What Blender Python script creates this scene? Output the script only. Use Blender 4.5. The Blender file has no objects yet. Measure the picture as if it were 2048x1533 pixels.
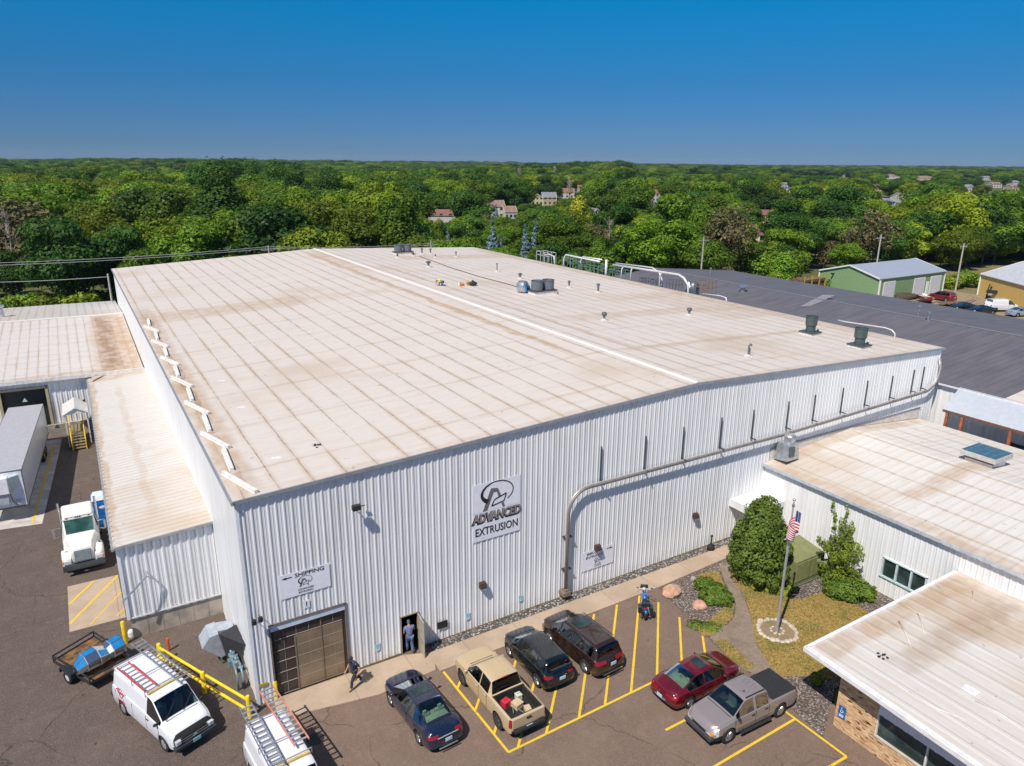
import bpy, bmesh, math, random
import numpy as np
from mathutils import Vector, Matrix, Euler
random.seed(7)
S = bpy.context.scene
COL = S.collection
PI = math.pi

# ---------------------------------------------------------------- camera
F_PX = 1448.628                      # focal length in pixels of a 2048 wide frame
CAM = Vector((-4.41998, -29.75030, 24.21038))
yaw, pitch, roll = 0.5454661, 0.2973064, 0.0075473
_f = Vector((math.sin(yaw)*math.cos(pitch), math.cos(yaw)*math.cos(pitch), -math.sin(pitch)))
_r = _f.cross(Vector((0, 0, 1))).normalized(); _u = _r.cross(_f)
_c, _s = math.cos(roll), math.sin(roll)
CR = _c*_r + _s*_u; CU = -_s*_r + _c*_u; CF = _f
cam_data = bpy.data.cameras.new('camera'); cam = bpy.data.objects.new('camera', cam_data)
COL.objects.link(cam)
cam.matrix_world = Matrix(((CR.x, CU.x, -CF.x, CAM.x), (CR.y, CU.y, -CF.y, CAM.y), (CR.z, CU.z, -CF.z, CAM.z), (0, 0, 0, 1)))
cam_data.sensor_width = 36; cam_data.lens = F_PX/2048*36
cam_data.clip_start = .5; cam_data.clip_end = 30000
S.camera = cam

# ---------------------------------------------------------------- light
SUN_EL, SUN_AZ = math.radians(54.5), math.radians(29)      # light travels towards this heading (from +x to +y)
sun_dir = Vector((math.cos(SUN_AZ)*math.cos(SUN_EL), math.sin(SUN_AZ)*math.cos(SUN_EL), -math.sin(SUN_EL)))
sd = bpy.data.lights.new('sun', 'SUN'); sd.energy = 5.0; sd.angle = math.radians(.5); sd.color = (1, .94, .85)
so = bpy.data.objects.new('sun', sd); COL.objects.link(so)
so.rotation_euler = sun_dir.to_track_quat('-Z', 'Y').to_euler(); so.location = (-30, -30, 60)
W = bpy.data.worlds.new('World'); S.world = W; W.use_nodes = True
nt = W.node_tree; bg = nt.nodes['Background']
sky = nt.nodes.new('ShaderNodeTexSky'); sky.sky_type = 'NISHITA'; sky.sun_disc = False
sky.sun_elevation = SUN_EL
back = -sun_dir
sky.sun_rotation = math.atan2(back.x, back.y)
sky.altitude = 900; sky.air_density = 1.0; sky.dust_density = 0.1; sky.ozone_density = 5.0
# clear polarised-looking sky: deep azure above, dusty blue at the horizon
tc = nt.nodes.new('ShaderNodeTexCoord'); sx = nt.nodes.new('ShaderNodeSeparateXYZ'); nt.links.new(tc.outputs['Generated'], sx.inputs[0])
rampn = nt.nodes.new('ShaderNodeValToRGB'); nt.links.new(sx.outputs[2], rampn.inputs[0])
el = rampn.color_ramp.elements; el[0].position = 0.0; el[0].color = (.135, .235, .455, 1); el[1].position = .6; el[1].color = (.50, .66, .74, 1)
for p_, c_ in ((.05, (.118, .255, .475, 1)), (.10, (.078, .305, .51, 1)), (.19, (.008, .47, .68, 1)), (.30, (.20, .55, .72, 1))):
    e_ = el.new(p_); e_.color = c_
mulc = nt.nodes.new('ShaderNodeMix'); mulc.data_type = 'RGBA'; mulc.blend_type = 'MULTIPLY'; mulc.inputs[0].default_value = 1
nt.links.new(sky.outputs[0], mulc.inputs[6]); nt.links.new(rampn.outputs[0], mulc.inputs[7]); nt.links.new(mulc.outputs[2], bg.inputs[0])
bg.inputs[1].default_value = .125
S.view_settings.view_transform = 'Standard'; S.view_settings.look = 'None'
S.view_settings.exposure = 0.06; S.view_settings.gamma = 1
S.render.engine = 'CYCLES'
S.cycles.max_bounces = 6; S.cycles.diffuse_bounces = 3; S.cycles.glossy_bounces = 3
S.cycles.transparent_max_bounces = 8

# where a picture point of the photograph (2048 wide) meets a level / a wall plane
def ray(px, py): return CF + CR*((px-1024)/F_PX) + CU*((766.5-py)/F_PX)
def G(px, py, z=0.0):
    d = ray(px, py); return CAM + d*((z-CAM.z)/d.z)
def GY(px, py, y=0.0):
    d = ray(px, py); return CAM + d*((y-CAM.y)/d.y)
def GX(px, py, x=0.0):
    d = ray(px, py); return CAM + d*((x-CAM.x)/d.x)
def PX(P):
    d = Vector(P)-CAM; z = d.dot(CF); return (1024+F_PX*d.dot(CR)/z, 766.5-F_PX*d.dot(CU)/z, z)

# ---------------------------------------------------------------- node helper / materials
class NT:
    def __init__(s, name):
        s.m = bpy.data.materials.new(name); s.m.use_nodes = True; s.t = s.m.node_tree
        s.b = s.t.nodes['Principled BSDF']
    def n(s, t): return s.t.nodes.new(t)
    def put(s, sock, v):
        if v is None: return
        if isinstance(v, bpy.types.NodeSocket): s.t.links.new(v, sock)
        else:
            if sock.type == 'RGBA' and len(v) == 3: v = (*v, 1)
            sock.default_value = v
    def math(s, op, a, b=None, c=None, clamp=False):
        x = s.n('ShaderNodeMath'); x.operation = op; x.use_clamp = clamp
        s.put(x.inputs[0], a); s.put(x.inputs[1], b); s.put(x.inputs[2], c); return x.outputs[0]
    def mix(s, f, a, b, mode='MIX'):
        x = s.n('ShaderNodeMix'); x.data_type = 'RGBA'; x.blend_type = mode
        s.put(x.inputs[0], f); s.put(x.inputs[6], a); s.put(x.inputs[7], b); return x.outputs[2]
    def coord(s, which='Object'):
        return s.n('ShaderNodeTexCoord').outputs[which]
    def geo(s): return s.n('ShaderNodeNewGeometry').outputs['Position']
    def xyz(s, v):
        x = s.n('ShaderNodeSeparateXYZ'); s.put(x.inputs[0], v); return x.outputs
    def comb(s, x_, y_, z_):
        x = s.n('ShaderNodeCombineXYZ'); s.put(x.inputs[0], x_); s.put(x.inputs[1], y_); s.put(x.inputs[2], z_); return x.outputs[0]
    def noise(s, v, scale, detail=4, rough=.55, dist=0.0):
        x = s.n('ShaderNodeTexNoise'); s.put(x.inputs['Vector'], v); x.inputs['Scale'].default_value = scale
        x.inputs['Detail'].default_value = detail; x.inputs['Roughness'].default_value = rough; x.inputs['Distortion'].default_value = dist
        return x.outputs[0]
    def voro(s, v, scale, feat='F1', out=0):
        x = s.n('ShaderNodeTexVoronoi'); x.feature = feat; s.put(x.inputs['Vector'], v); x.inputs['Scale'].default_value = scale
        return x.outputs[out]
    def ramp(s, v, lo, hi, a=0.0, b=1.0):
        x = s.n('ShaderNodeMapRange'); x.interpolation_type = 'SMOOTHSTEP'; s.put(x.inputs[0], v)
        for i, q in enumerate((lo, hi, a, b)): s.put(x.inputs[i+1], q)
        return x.outputs[0]
    def vscale(s, v, sc):
        x = s.n('ShaderNodeVectorMath'); x.operation = 'MULTIPLY'; s.put(x.inputs[0], v); x.inputs[1].default_value = sc; return x.outputs[0]
    def line(s, u, period, w, soft, off=0.0):
        """1 on lines every period along u"""
        a = s.math('ADD', u, -off); p = s.math('PINGPONG', a, period/2)
        return s.ramp(p, w, w+soft, 1, 0)
    def out(s, col=None, rough=None, metal=None, bump=None, bstr=.3, bdist=.02, **kw):
        b = s.b
        if col is not None: s.put(b.inputs['Base Color'], col)
        if rough is not None: s.put(b.inputs['Roughness'], rough)
        if metal is not None: s.put(b.inputs['Metallic'], metal)
        if bump is not None:
            x = s.n('ShaderNodeBump'); x.inputs['Strength'].default_value = bstr; x.inputs['Distance'].default_value = bdist
            s.put(x.inputs['Height'], bump); s.t.links.new(x.outputs[0], b.inputs['Normal'])
        for k, v in kw.items(): s.put(b.inputs[k.replace('_', ' ')], v)
        return s.m
_mc = {}
def haze_box():
    mb = MB().box(-6900, -6900, -1.2, 6900, 6900, 60); n = NT('haze_air'); n.t.nodes.remove(n.b)
    v = n.n('ShaderNodeVolumePrincipled'); v.inputs['Density'].default_value = 0.000055; v.inputs['Color'].default_value = (.62, .78, 1, 1); v.inputs['Anisotropy'].default_value = .1
    n.t.links.new(v.outputs[0], n.t.nodes['Material Output'].inputs['Volume'])
    tag(mb.build('haze', n.m), 'thin blue air haze over the whole place', 'haze', None, 'stuff')
def plain(name, col, rough=.6, metal=0.0, var=.12, scale=3.0, **kw):
    if name in _mc: return _mc[name]
    n = NT(name); c = n.coord()
    f = n.noise(c, scale, 4)
    k = n.ramp(f, .3, .7, 1-var, 1+var)
    col2 = n.mix(1.0, (*col, 1), n.comb(k, k, k), 'MULTIPLY')
    m = n.out(col2, rough, metal, **kw); _mc[name] = m; return m

def mat_roof(name, base=(.64, .575, .52), px=1.5, py=6.0, ox=.36, oy=2.7, tan=(.44, .33, .22), amt=1.0, rib=None, patches=True, dots=True, stains=(), swap=False):
    n = NT(name); P = n.geo(); X, Y, Z = n.xyz(P)
    wob = n.math('MULTIPLY', n.math('SUBTRACT', n.noise(P, .5, 3), .5), .14)
    Xw = n.math('ADD', X, wob); Yw = n.math('ADD', Y, wob)
    big = n.noise(P, .09, 4); fine = n.noise(n.vscale(P, (.5, 2.6, 1) if not swap else (2.6, .5, 1)), 1.3, 5, .62)
    col = n.mix(n.ramp(fine, .38, .72), base, tuple(.86*b+.14*t for b, t in zip(base, tan)))
    strk = n.noise(n.vscale(P, (.25, 2.2, 1) if not swap else (2.6, .16, 1)), .9, 4, .6, .4)
    col = n.mix(n.math('MULTIPLY', n.ramp(strk, .45, .8), .5*amt), col, tuple(.55*b+.45*t for b, t in zip(base, tan)))
    spot = n.noise(P, .7, 5, .65)
    masks = []
    if px: masks.append((n.line(Xw, px, .0, .26, ox), .38, n.line(Xw, px, .0, .055, ox)))
    if py: masks.append((n.line(Yw, py, .02, .40, oy), .16, n.math('MULTIPLY', n.line(Yw, py, .0, .07, oy), .55)))
    for wide, a, thin in masks:
        w = n.math('MULTIPLY', n.math('MULTIPLY', wide, n.ramp(n.noise(P, .22, 5, .6), .35, .62, .1, 1.5)), a*amt)
        col = n.mix(w, col, tan)
        t = n.math('MULTIPLY', thin, n.ramp(n.noise(P, 1.7, 3), .35, .65, .35, 1.0))
        col = n.mix(n.math('MULTIPLY', t, min(1, .8*amt)), col, (.27, .155, .075))
    if dots and px:        # plate fasteners along the seams
        d = n.math('MULTIPLY', n.line(X, px, 0, .05, ox), n.line(Y, .55, .02, .06))
        d = n.math('MULTIPLY', d, n.ramp(n.noise(P, .45, 2), .45, .6))
        col = n.mix(n.math('MULTIPLY', d, .8), col, (.10, .08, .07))
    if patches:
        col = n.mix(n.math('MULTIPLY', n.ramp(big, .54, .70), .55*amt), col, (.50, .39, .28))
        sp = n.ramp(n.noise(P, 2.6, 4, .7), .66, .70); col = n.mix(n.math('MULTIPLY', sp, .65), col, (.26, .18, .11))
    for (ax_, a0, a1, o0, o1, am, cl) in stains:
        u_, v_ = (X, Y) if ax_ == 0 else (Y, X)
        wv = n.math('MULTIPLY', n.math('SUBTRACT', n.noise(P, .35, 4), .5), 1.2)
        u_ = n.math('ADD', u_, wv); md = (a0+a1)/2
        k_ = n.ramp(n.math('ABSOLUTE', n.math('ADD', u_, -md)), (a1-a0)/2*.45, (a1-a0)/2*1.1, 1, 0)
        k2 = n.ramp(n.math('ABSOLUTE', n.math('ADD', v_, -(o0+o1)/2)), (o1-o0)/2*.8, (o1-o0)/2*1.05, 1, 0)
        k_ = n.math('MULTIPLY', n.math('MULTIPLY', k_, k2), n.math('MULTIPLY', n.ramp(n.noise(P, 1.1, 4), .25, .65, .3, 1), am))
        col = n.mix(k_, col, cl)
    bump = None
    if rib:
        ax, per = rib
        u = X if ax == 0 else Y
        bump = n.line(u, per, .05, .12)
        bump = n.math('ADD', bump, n.math('MULTIPLY', fine, .3))
        return n.out(col, .6, 0, bump, .5, .05)
    bump = n.math('ADD', n.math('MULTIPLY', fine, .6), n.math('MULTIPLY', n.line(X, px, 0, .08, ox) if px else 0.0, .4))
    return n.out(col, .62, 0, bump, .35, .03)

def mat_siding(name, base, rough=.42, dirt=.2):
    n = NT(name); P = n.geo(); X, Y, Z = n.xyz(P)
    a = n.noise(n.vscale(P, (1.3, 1.3, .12)), 1.2, 4); b = n.noise(P, .35, 3)
    col = n.mix(n.ramp(a, .4, .75), base, tuple(q*.86 for q in base))
    col = n.mix(n.math('MULTIPLY', n.ramp(b, .55, .75), .35), col, tuple(q*w for q, w in zip(base, (.86, .82, .76))))
    rn_ = n.ramp(n.noise(n.vscale(P, (2.2, 2.2, .05)), 1.6, 3), .62, .72)
    col = n.mix(n.math('MULTIPLY', rn_, .22), col, (.45, .36, .26))
    low = n.math('MULTIPLY', n.ramp(Z, .05, 1.0, 1, 0), n.ramp(n.noise(P, 2.0, 4), .35, .6, .1, 1))
    col = n.mix(n.math('MULTIPLY', low, dirt), col, (.36, .30, .24))
    seam = n.line(Z, 3.9, .0, .02, 3.0)
    col = n.mix(n.math('MULTIPLY', seam, .18), col, (.3, .3, .32))
    bump = n.noise(n.vscale(P, (1, 1, .25)), .8, 2)
    return n.out(col, rough, 0, bump, .07, .05)

def mat_asphalt(name, base, warm, scale=1.0):
    n = NT(name); P = n.geo(); X, Y, Z = n.xyz(P)
    g = n.noise(P, 14, 4, .75); m = n.noise(P, .35, 5, .6); l = n.noise(P, 1.6, 4)
    col = n.mix(n.ramp(g, .3, .72), tuple(q*.55 for q in base), tuple(q*1.5 for q in base))
    col = n.mix(n.ramp(m, .38, .66), col, warm, 'MIX'); col = n.mix(.55, col, base)
    col = n.mix(n.math('MULTIPLY', n.ramp(l, .5, .7), .25), col, tuple(q*1.35 for q in warm))
    sp = n.voro(P, 55, 'F1', 1)
    spx = n.xyz(sp)[0]
    col = n.mix(n.math('MULTIPLY', n.ramp(spx, .78, .95), .30), col, (.42, .38, .34))
    # tar-dark cracks
    cr = n.voro(n.vscale(P, (1, 1, 0)), .13, 'DISTANCE_TO_EDGE', 0)
    x = n.n('ShaderNodeTexVoronoi'); x.feature = 'DISTANCE_TO_EDGE'
    v = n.n('ShaderNodeVectorMath'); v.operation = 'ADD'; n.put(v.inputs[0], P)
    nn = n.n('ShaderNodeTexNoise'); n.put(nn.inputs['Vector'], P); nn.inputs['Scale'].default_value = .9; nn.inputs['Detail'].default_value = 5
    n.t.links.new(nn.outputs[1], v.inputs[1]); n.t.links.new(v.outputs[0], x.inputs['Vector']); x.inputs['Scale'].default_value = .16
    crm = n.math('MULTIPLY', n.ramp(x.outputs[0], .0, .0065, 1, 0), n.ramp(n.noise(P, .2, 2), .44, .54))
    col = n.mix(n.math('MULTIPLY', crm, .75), col, tuple(q*.3 for q in base))
    sc = n.noise(n.vscale(P, (.22, 2.6, 1)), .8, 4, .65, 1.2)
    col = n.mix(n.math('MULTIPLY', n.ramp(sc, .58, .72), .32), col, tuple(q*.5 for q in base))
    # oil drips
    o = n.noise(P, 2.1, 2, .4); om = n.math('MULTIPLY', n.ramp(o, .72, .755), n.ramp(n.noise(P, .35, 1), .5, .56))
    col = n.mix(n.math('MULTIPLY', om, .75), col, tuple(q*.25 for q in base))
    return n.out(col, .9, 0, g, .5, .02)

def mat_gravel(name, cols, scale=9):
    n = NT(name); P = n.geo()
    v = n.voro(P, scale, 'F1', 1); r = n.xyz(v)
    d = n.voro(P, scale, 'F1', 0)
    col = n.mix(n.ramp(r[0], .2, .8), cols[0], cols[1]); col = n.mix(n.ramp(r[1], .7, .8), col, cols[2])
    col = n.mix(n.ramp(r[2], .85, .9), col, cols[3])
    col = n.mix(n.ramp(d, .35, .62), col, tuple(q*.42 for q in cols[0]))
    return n.out(col, .8, 0, n.ramp(d, 0, .6, 1, 0), .9, .06)

def mat_grass(name, a, b, c):
    n = NT(name); P = n.geo()
    f = n.noise(P, 7, 6, .75); m = n.noise(P, .8, 4, .6); l = n.noise(P, .18, 3)
    col = n.mix(n.ramp(f, .3, .7), a, b); col = n.mix(n.math('MULTIPLY', n.ramp(m, .45, .68), .75), col, c)
    col = n.mix(n.math('MULTIPLY', n.ramp(f, .6, .85), .5), col, tuple(q*1.6 for q in b))
    return n.out(col, .95, 0, f, .8, .05)

def mat_leaf(name, dark, light, alt=None, trans=.25, spread=1.0, local=False):
    n = NT(name)
    oi = n.n('ShaderNodeObjectInfo').outputs['Random']
    rnd = n.n('ShaderNodeNewGeometry').outputs['Random Per Island']
    P = n.coord('Object'); m = n.noise(P, .55, 3)
    col = n.mix(n.ramp(rnd, -.35, 1.35), dark, light)
    col = n.mix(n.math('MULTIPLY', n.ramp(m, .4, .7), .35), col, tuple(q*1.35 for q in light))
    if alt:
        col = n.mix(n.math('MULTIPLY', n.ramp(oi, .45, 1.0), .55*spread), col, alt)
        o2 = n.math('FRACT', n.math('MULTIPLY', oi, 7.31))
        k = n.ramp(o2, 0, 1, 1-.38*spread, 1+.28*spread)
        col = n.mix(1.0, col, n.comb(k, k, k), 'MULTIPLY')
    b = n.b; n.put(b.inputs['Base Color'], col); b.inputs['Roughness'].default_value = .55
    b.inputs['Specular IOR Level'].default_value = .25
    if trans:
        tr = n.n('ShaderNodeBsdfTranslucent'); n.put(tr.inputs[0], n.mix(1.0, col, (1.3, 1.5, .6, 1), 'MULTIPLY'))
        ms = n.n('ShaderNodeMixShader'); ms.inputs[0].default_value = trans
        o = n.t.nodes['Material Output']
        n.t.links.new(b.outputs[0], ms.inputs[1]); n.t.links.new(tr.outputs[0], ms.inputs[2]); n.t.links.new(ms.outputs[0], o.inputs[0])
    return n.m

def mat_paint(name, col, metal=.25, rough=.28, coat=1.0):
    if name in _mc: return _mc[name]
    n = NT(name); P = n.coord()
    f = n.noise(P, 60, 2); d = n.noise(P, 1.5, 4)
    c = n.mix(n.math('MULTIPLY', n.ramp(f, .3, .7), .15), col, tuple(min(1, q*1.6+.01) for q in col))
    c = n.mix(n.math('MULTIPLY', n.ramp(d, .5, .8), .10), c, (.35, .31, .27))
    r = n.ramp(d, .3, .8, rough, rough+.12)
    m = n.out(c, r, metal, Coat_Weight=coat, Coat_Roughness=.06); _mc[name] = m; return m
def mat_glass(name='tinted_glass', col=(.02, .035, .035), rough=.04):
    if name in _mc: return _mc[name]
    n = NT(name); P = n.coord(); f = n.noise(P, 1.3, 3)
    c = n.mix(n.ramp(f, .35, .7), col, tuple(q*2.2+.006 for q in col))
    m = n.out(c, rough, 0, Specular_IOR_Level=.32); _mc[name] = m; return m

def see_glass(name, tint, refl=.10, k=.8):
    if name in _mc: return _mc[name]
    n = NT(name); n.t.nodes.remove(n.b); tr = n.n('ShaderNodeBsdfTransparent'); tr.inputs[0].default_value = (*tint, 1)
    gl = n.n('ShaderNodeBsdfGlossy'); gl.inputs['Roughness'].default_value = .03; gl.inputs[0].default_value = (.8, .9, .95, 1)
    fr = n.n('ShaderNodeFresnel'); fr.inputs[0].default_value = 1.5; mx = n.n('ShaderNodeMixShader')
    n.t.links.new(n.math('ADD', n.math('MULTIPLY', fr.outputs[0], k), refl-.04), mx.inputs[0]); n.t.links.new(tr.outputs[0], mx.inputs[1]); n.t.links.new(gl.outputs[0], mx.inputs[2])
    n.t.links.new(mx.outputs[0], n.t.nodes['Material Output'].inputs['Surface']); _mc[name] = n.m; return n.m

# ---------------------------------------------------------------- mesh builder
class MB:
    def __init__(s): s.v = []; s.f = []; s.mi = []
    def add(s, vs, fs, M=None, mi=0):
        o = len(s.v)
        for p in vs:
            p = Vector(p); s.v.append(M @ p if M is not None else p)
        for f in fs: s.f.append([i+o for i in f]); s.mi.append(mi)
        return s
    def box(s, x0, y0, z0, x1, y1, z1, M=None, mi=0):
        x0, x1 = min(x0, x1), max(x0, x1); y0, y1 = min(y0, y1), max(y0, y1); z0, z1 = min(z0, z1), max(z0, z1)
        v = [(x0, y0, z0), (x1, y0, z0), (x1, y1, z0), (x0, y1, z0), (x0, y0, z1), (x1, y0, z1), (x1, y1, z1), (x0, y1, z1)]
        return s.add(v, [(0, 3, 2, 1), (4, 5, 6, 7), (0, 1, 5, 4), (1, 2, 6, 5), (2, 3, 7, 6), (3, 0, 4, 7)], M, mi)
    def hexa(s, v, mi=0):
        return s.add(v, [(0, 3, 2, 1), (4, 5, 6, 7), (0, 1, 5, 4), (1, 2, 6, 5), (2, 3, 7, 6), (3, 0, 4, 7)], None, mi)
    def bar(s, p, q, w, h=None, mi=0, up=(0, 0, 1)):
        h = h or w; p, q = Vector(p), Vector(q); d = (q-p).normalized(); up = Vector(up)
        if abs(d.dot(up)) > .98: up = Vector((1, 0, 0)) if abs(d.x) < .9 else Vector((0, 1, 0))
        a = d.cross(up).normalized()*w/2; b = a.cross(d).normalized()*h/2
        v = [p-a-b, p+a-b, q+a-b, q-a-b, p-a+b, p+a+b, q+a+b, q-a+b]
        return s.hexa(v, mi)
    def tube(s, pts, r, n=8, mi=0, cap=True):
        pts = [Vector(p) for p in pts]; rr = r if isinstance(r, (list, tuple)) else [r]*len(pts)
        rings = []; a = None
        for i, p in enumerate(pts):
            d = (pts[min(i+1, len(pts)-1)]-pts[max(i-1, 0)]).normalized()
            if a is None:
                a = d.cross(Vector((0, 0, 1)))
                if a.length < .05: a = Vector((1, 0, 0))
            a = (a-d*a.dot(d)).normalized(); b = d.cross(a)
            rings.append([p+(a*math.cos(t)+b*math.sin(t))*rr[i] for t in (2*PI*k/n for k in range(n))])
        vs = [v for g in rings for v in g]; fs = []
        for i in range(len(pts)-1):
            for k in range(n):
                k2 = (k+1) % n; fs.append((i*n+k, i*n+k2, (i+1)*n+k2, (i+1)*n+k))
        if cap: fs.append(tuple(range(n))[::-1]); fs.append(tuple((len(pts)-1)*n+k for k in range(n)))
        return s.add(vs, fs, None, mi)
    def cyl(s, p, q, r, n=16, r2=None, mi=0): return s.tube([p, q], [r, r if r2 is None else r2], n, mi)
    def lathe(s, prof, c=(0, 0, 0), n=20, M=None, mi=0, ax='z', cap=True):
        vs = []; fs = []
        for (r, z) in prof:
            for k in range(n):
                t = 2*PI*k/n; x, y = r*math.cos(t), r*math.sin(t)
                vs.append((c[0]+x, c[1]+y, c[2]+z) if ax == 'z' else (c[0]+x, c[1]+z, c[2]+y))
        for i in range(len(prof)-1):
            for k in range(n):
                k2 = (k+1) % n; fs.append((i*n+k, i*n+k2, (i+1)*n+k2, (i+1)*n+k))
        if cap and prof[0][0] > 1e-4: fs.append(tuple(range(n))[::-1])
        if cap and prof[-1][0] > 1e-4: fs.append(tuple((len(prof)-1)*n+k for k in range(n)))
        return s.add(vs, fs, M, mi)
    def poly(s, pts, vec, mi=0, M=None):
        """planar outline extruded by vec"""
        pts = [Vector(p) for p in pts]; vec = Vector(vec); n = len(pts)
        vs = pts+[p+vec for p in pts]
        fs = [tuple(range(n))[::-1], tuple(range(n, 2*n))]+[(i, (i+1) % n, n+(i+1) % n, n+i) for i in range(n)]
        return s.add(vs, fs, M, mi)
    def ell(s, c, r, n=12, m=8, M=None, mi=0, jit=0, rnd=random):
        vs = []; fs = []
        for i in range(1, m):
            for k in range(n):
                a = PI*i/m; t = 2*PI*k/n; j = 1+rnd.uniform(-jit, jit)
                vs.append((c[0]+r[0]*math.sin(a)*math.cos(t)*j, c[1]+r[1]*math.sin(a)*math.sin(t)*j, c[2]+r[2]*math.cos(a)*j))
        vs += [(c[0], c[1], c[2]+r[2]), (c[0], c[1], c[2]-r[2])]; T = len(vs)-2
        for i in range(m-2):
            for k in range(n):
                k2 = (k+1) % n; fs.append((i*n+k, (i+1)*n+k, (i+1)*n+k2, i*n+k2))
        for k in range(n):
            k2 = (k+1) % n; fs.append((T, k, k2)); fs.append((T+1, (m-2)*n+k2, (m-2)*n+k))
        return s.add(vs, fs, M, mi)
    def build_each(s, name, mat, parent=None, **k):
        """every connected piece as an object of its own"""
        g = list(range(len(s.v)))
        def find(i):
            while g[i] != i: g[i] = g[g[i]]; i = g[i]
            return i
        for f in s.f:
            for q in f[1:]: g[find(q)] = find(f[0])
        comp = {}
        for fi, f in enumerate(s.f): comp.setdefault(find(f[0]), []).append(f)
        out = []
        for fs in comp.values():
            ids = sorted({q for f in fs for q in f}); mp = {q: i for i, q in enumerate(ids)}; m2 = MB(); m2.v = [s.v[q] for q in ids]; m2.f = [[mp[q] for q in f] for f in fs]; m2.mi = [0]*len(fs)
            out.append(m2.build(name, mat, parent, **k))
        return out
    def build(s, name, mat, parent=None, smooth=False, bevel=0, loc=None, fix=True):
        me = bpy.data.meshes.new(name); me.from_pydata([tuple(v) for v in s.v], [], s.f)
        mats = mat if isinstance(mat, (list, tuple)) else [mat]
        for m in mats: me.materials.append(m)
        if len(mats) > 1: me.polygons.foreach_set('material_index', s.mi)
        if fix:
            bm = bmesh.new(); bm.from_mesh(me); bmesh.ops.recalc_face_normals(bm, faces=bm.faces); bm.to_mesh(me); bm.free()
        if smooth:
            me.polygons.foreach_set('use_smooth', [True]*len(me.polygons))
            if smooth != 'all': me.set_sharp_from_angle(angle=math.radians(38))
        o = bpy.data.objects.new(name, me); COL.objects.link(o)
        if parent is not None: o.parent = parent
        if loc is not None: o.location = loc
        if bevel:
            b = o.modifiers.new('bevel', 'BEVEL'); b.width = bevel; b.segments = 2; b.limit_method = 'ANGLE'
        return o

def tag(o, label=None, cat=None, group=None, kind=None):
    if label: o['label'] = label
    if cat: o['category'] = cat
    if group: o['group'] = group
    if kind: o['kind'] = kind
    return o
def thing(name, label, cat, loc=(0, 0, 0), rz=0.0, group=None):
    o = bpy.data.objects.new(name, None); COL.objects.link(o); o.empty_display_size = .3
    o.location = loc; o.rotation_euler = (0, 0, rz); return tag(o, label, cat, group)
def copy_tree(o, loc=None, rz=None, label=None, group=None, parent=None):
    c = o.copy(); COL.objects.link(c)
    if parent is not None: c.parent = parent
    if loc is not None: c.location = loc
    if rz is not None: c.rotation_euler = (0, 0, rz)
    if label: c['label'] = label
    if group: c['group'] = group
    for ch in list(o.children): copy_tree(ch, parent=c)
    return c
def RX(p, off=(0, 0, 0)): return Matrix.Translation(Vector(p))
def text(body, size, M, mat, parent, name='lettering', ext=.006, bold=0.0, shear=0.0, sx=1.0, align='CENTER', space=1.0):
    cu = bpy.data.curves.new(name, 'FONT'); cu.body = body; cu.size = size; cu.extrude = ext; cu.offset = bold*size
    cu.shear = shear; cu.align_x = align; cu.align_y = 'CENTER'; cu.space_character = space; cu.resolution_u = 3
    t = bpy.data.objects.new(name, cu); COL.objects.link(t)
    bpy.context.view_layer.update()
    me = bpy.data.meshes.new_from_object(t.evaluated_get(bpy.context.evaluated_depsgraph_get()))
    bpy.data.objects.remove(t); bpy.data.curves.remove(cu)
    me.transform(M @ Matrix.Diagonal((sx, 1, 1, 1))); me.materials.clear(); me.materials.append(mat)
    o = bpy.data.objects.new(name, me); COL.objects.link(o); o.parent = parent; return o

# shared materials
_tn = (.43, .285, .165); _dk = (.26, .16, .09)
M_roof = mat_roof('roof_membrane', stains=((0, 23.7, 24.7, 8, 76, .75, _tn), (0, 24.3, 26.4, 52, 76, .45, _tn), (1, 38.5, 44, 1, 15, .55, _tn), (0, -.3, 1.5, -1, 48, .65, _tn), (0, .45, .85, -1, 44, .6, _dk),
   (0, 28.6, 29.5, 6, 60, .5, _tn), (1, 62, 68, 34, 52, .45, _tn), (1, 18, 21, 30, 53, .4, _tn), (1, 8, 9, 27, 50, .5, _tn), (0, 50.5, 53.5, 0, 78, .55, _tn), (1, -.4, .5, 0, 53, .3, _tn), (0, 44, 53, 14, 30, .35, _tn)))
M_roof2 = mat_roof('roof_membrane_office', base=(.65, .615, .575), px=1.9, py=9.5, ox=.4, oy=-8.3+9.5, amt=1.0, rib=(1, .62), stains=((0, 33.2, 34.4, -30, 0, .6, _tn), (1, -1.2, .2, 33, 52, .6, _tn), (1, -9.2, -7.6, 36, 47, .5, _tn)))
M_roof3 = mat_roof('roof_membrane_brick', base=(.63, .59, .55), px=0, py=0, amt=1.9, rib=(0, .9), patches=True, swap=True, stains=((1, -14.4, -13.0, 21, 34, .6, _tn), (0, 28, 34, -18, -13, .4, _tn), (1, -16.8, -15.2, 23, 34, .35, _dk)))
M_roof4 = mat_roof('roof_membrane_lean', base=(.59, .555, .52), px=0, py=0, amt=1.25, rib=(1, .5), stains=((0, -5, -4.3, 8, 44, .7, _tn), (1, 41.5, 45, -5, 0, .6, _tn), (0, -2.9, -2.3, 10, 40, .3, _tn)))
M_white = mat_siding('white_siding', (.78, .78, .79))
M_white2 = mat_siding('white_siding_smooth', (.82, .82, .82), dirt=.05)
M_trim = plain('trim_metal', (.60, .55, .50), .5, 0, .1)
M_gray = plain('grey_metal', (.22, .22, .23), .45, .5)
M_dark = plain('dark_metal', (.04, .045, .05), .45, .4)
M_black = plain('black_rubber', (.018, .018, .018), .8)
M_galv = plain('galvanised', (.50, .52, .55), .33, .75, .18)
M_alu = plain('aluminium', (.66, .67, .68), .3, .8, .1)
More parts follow.
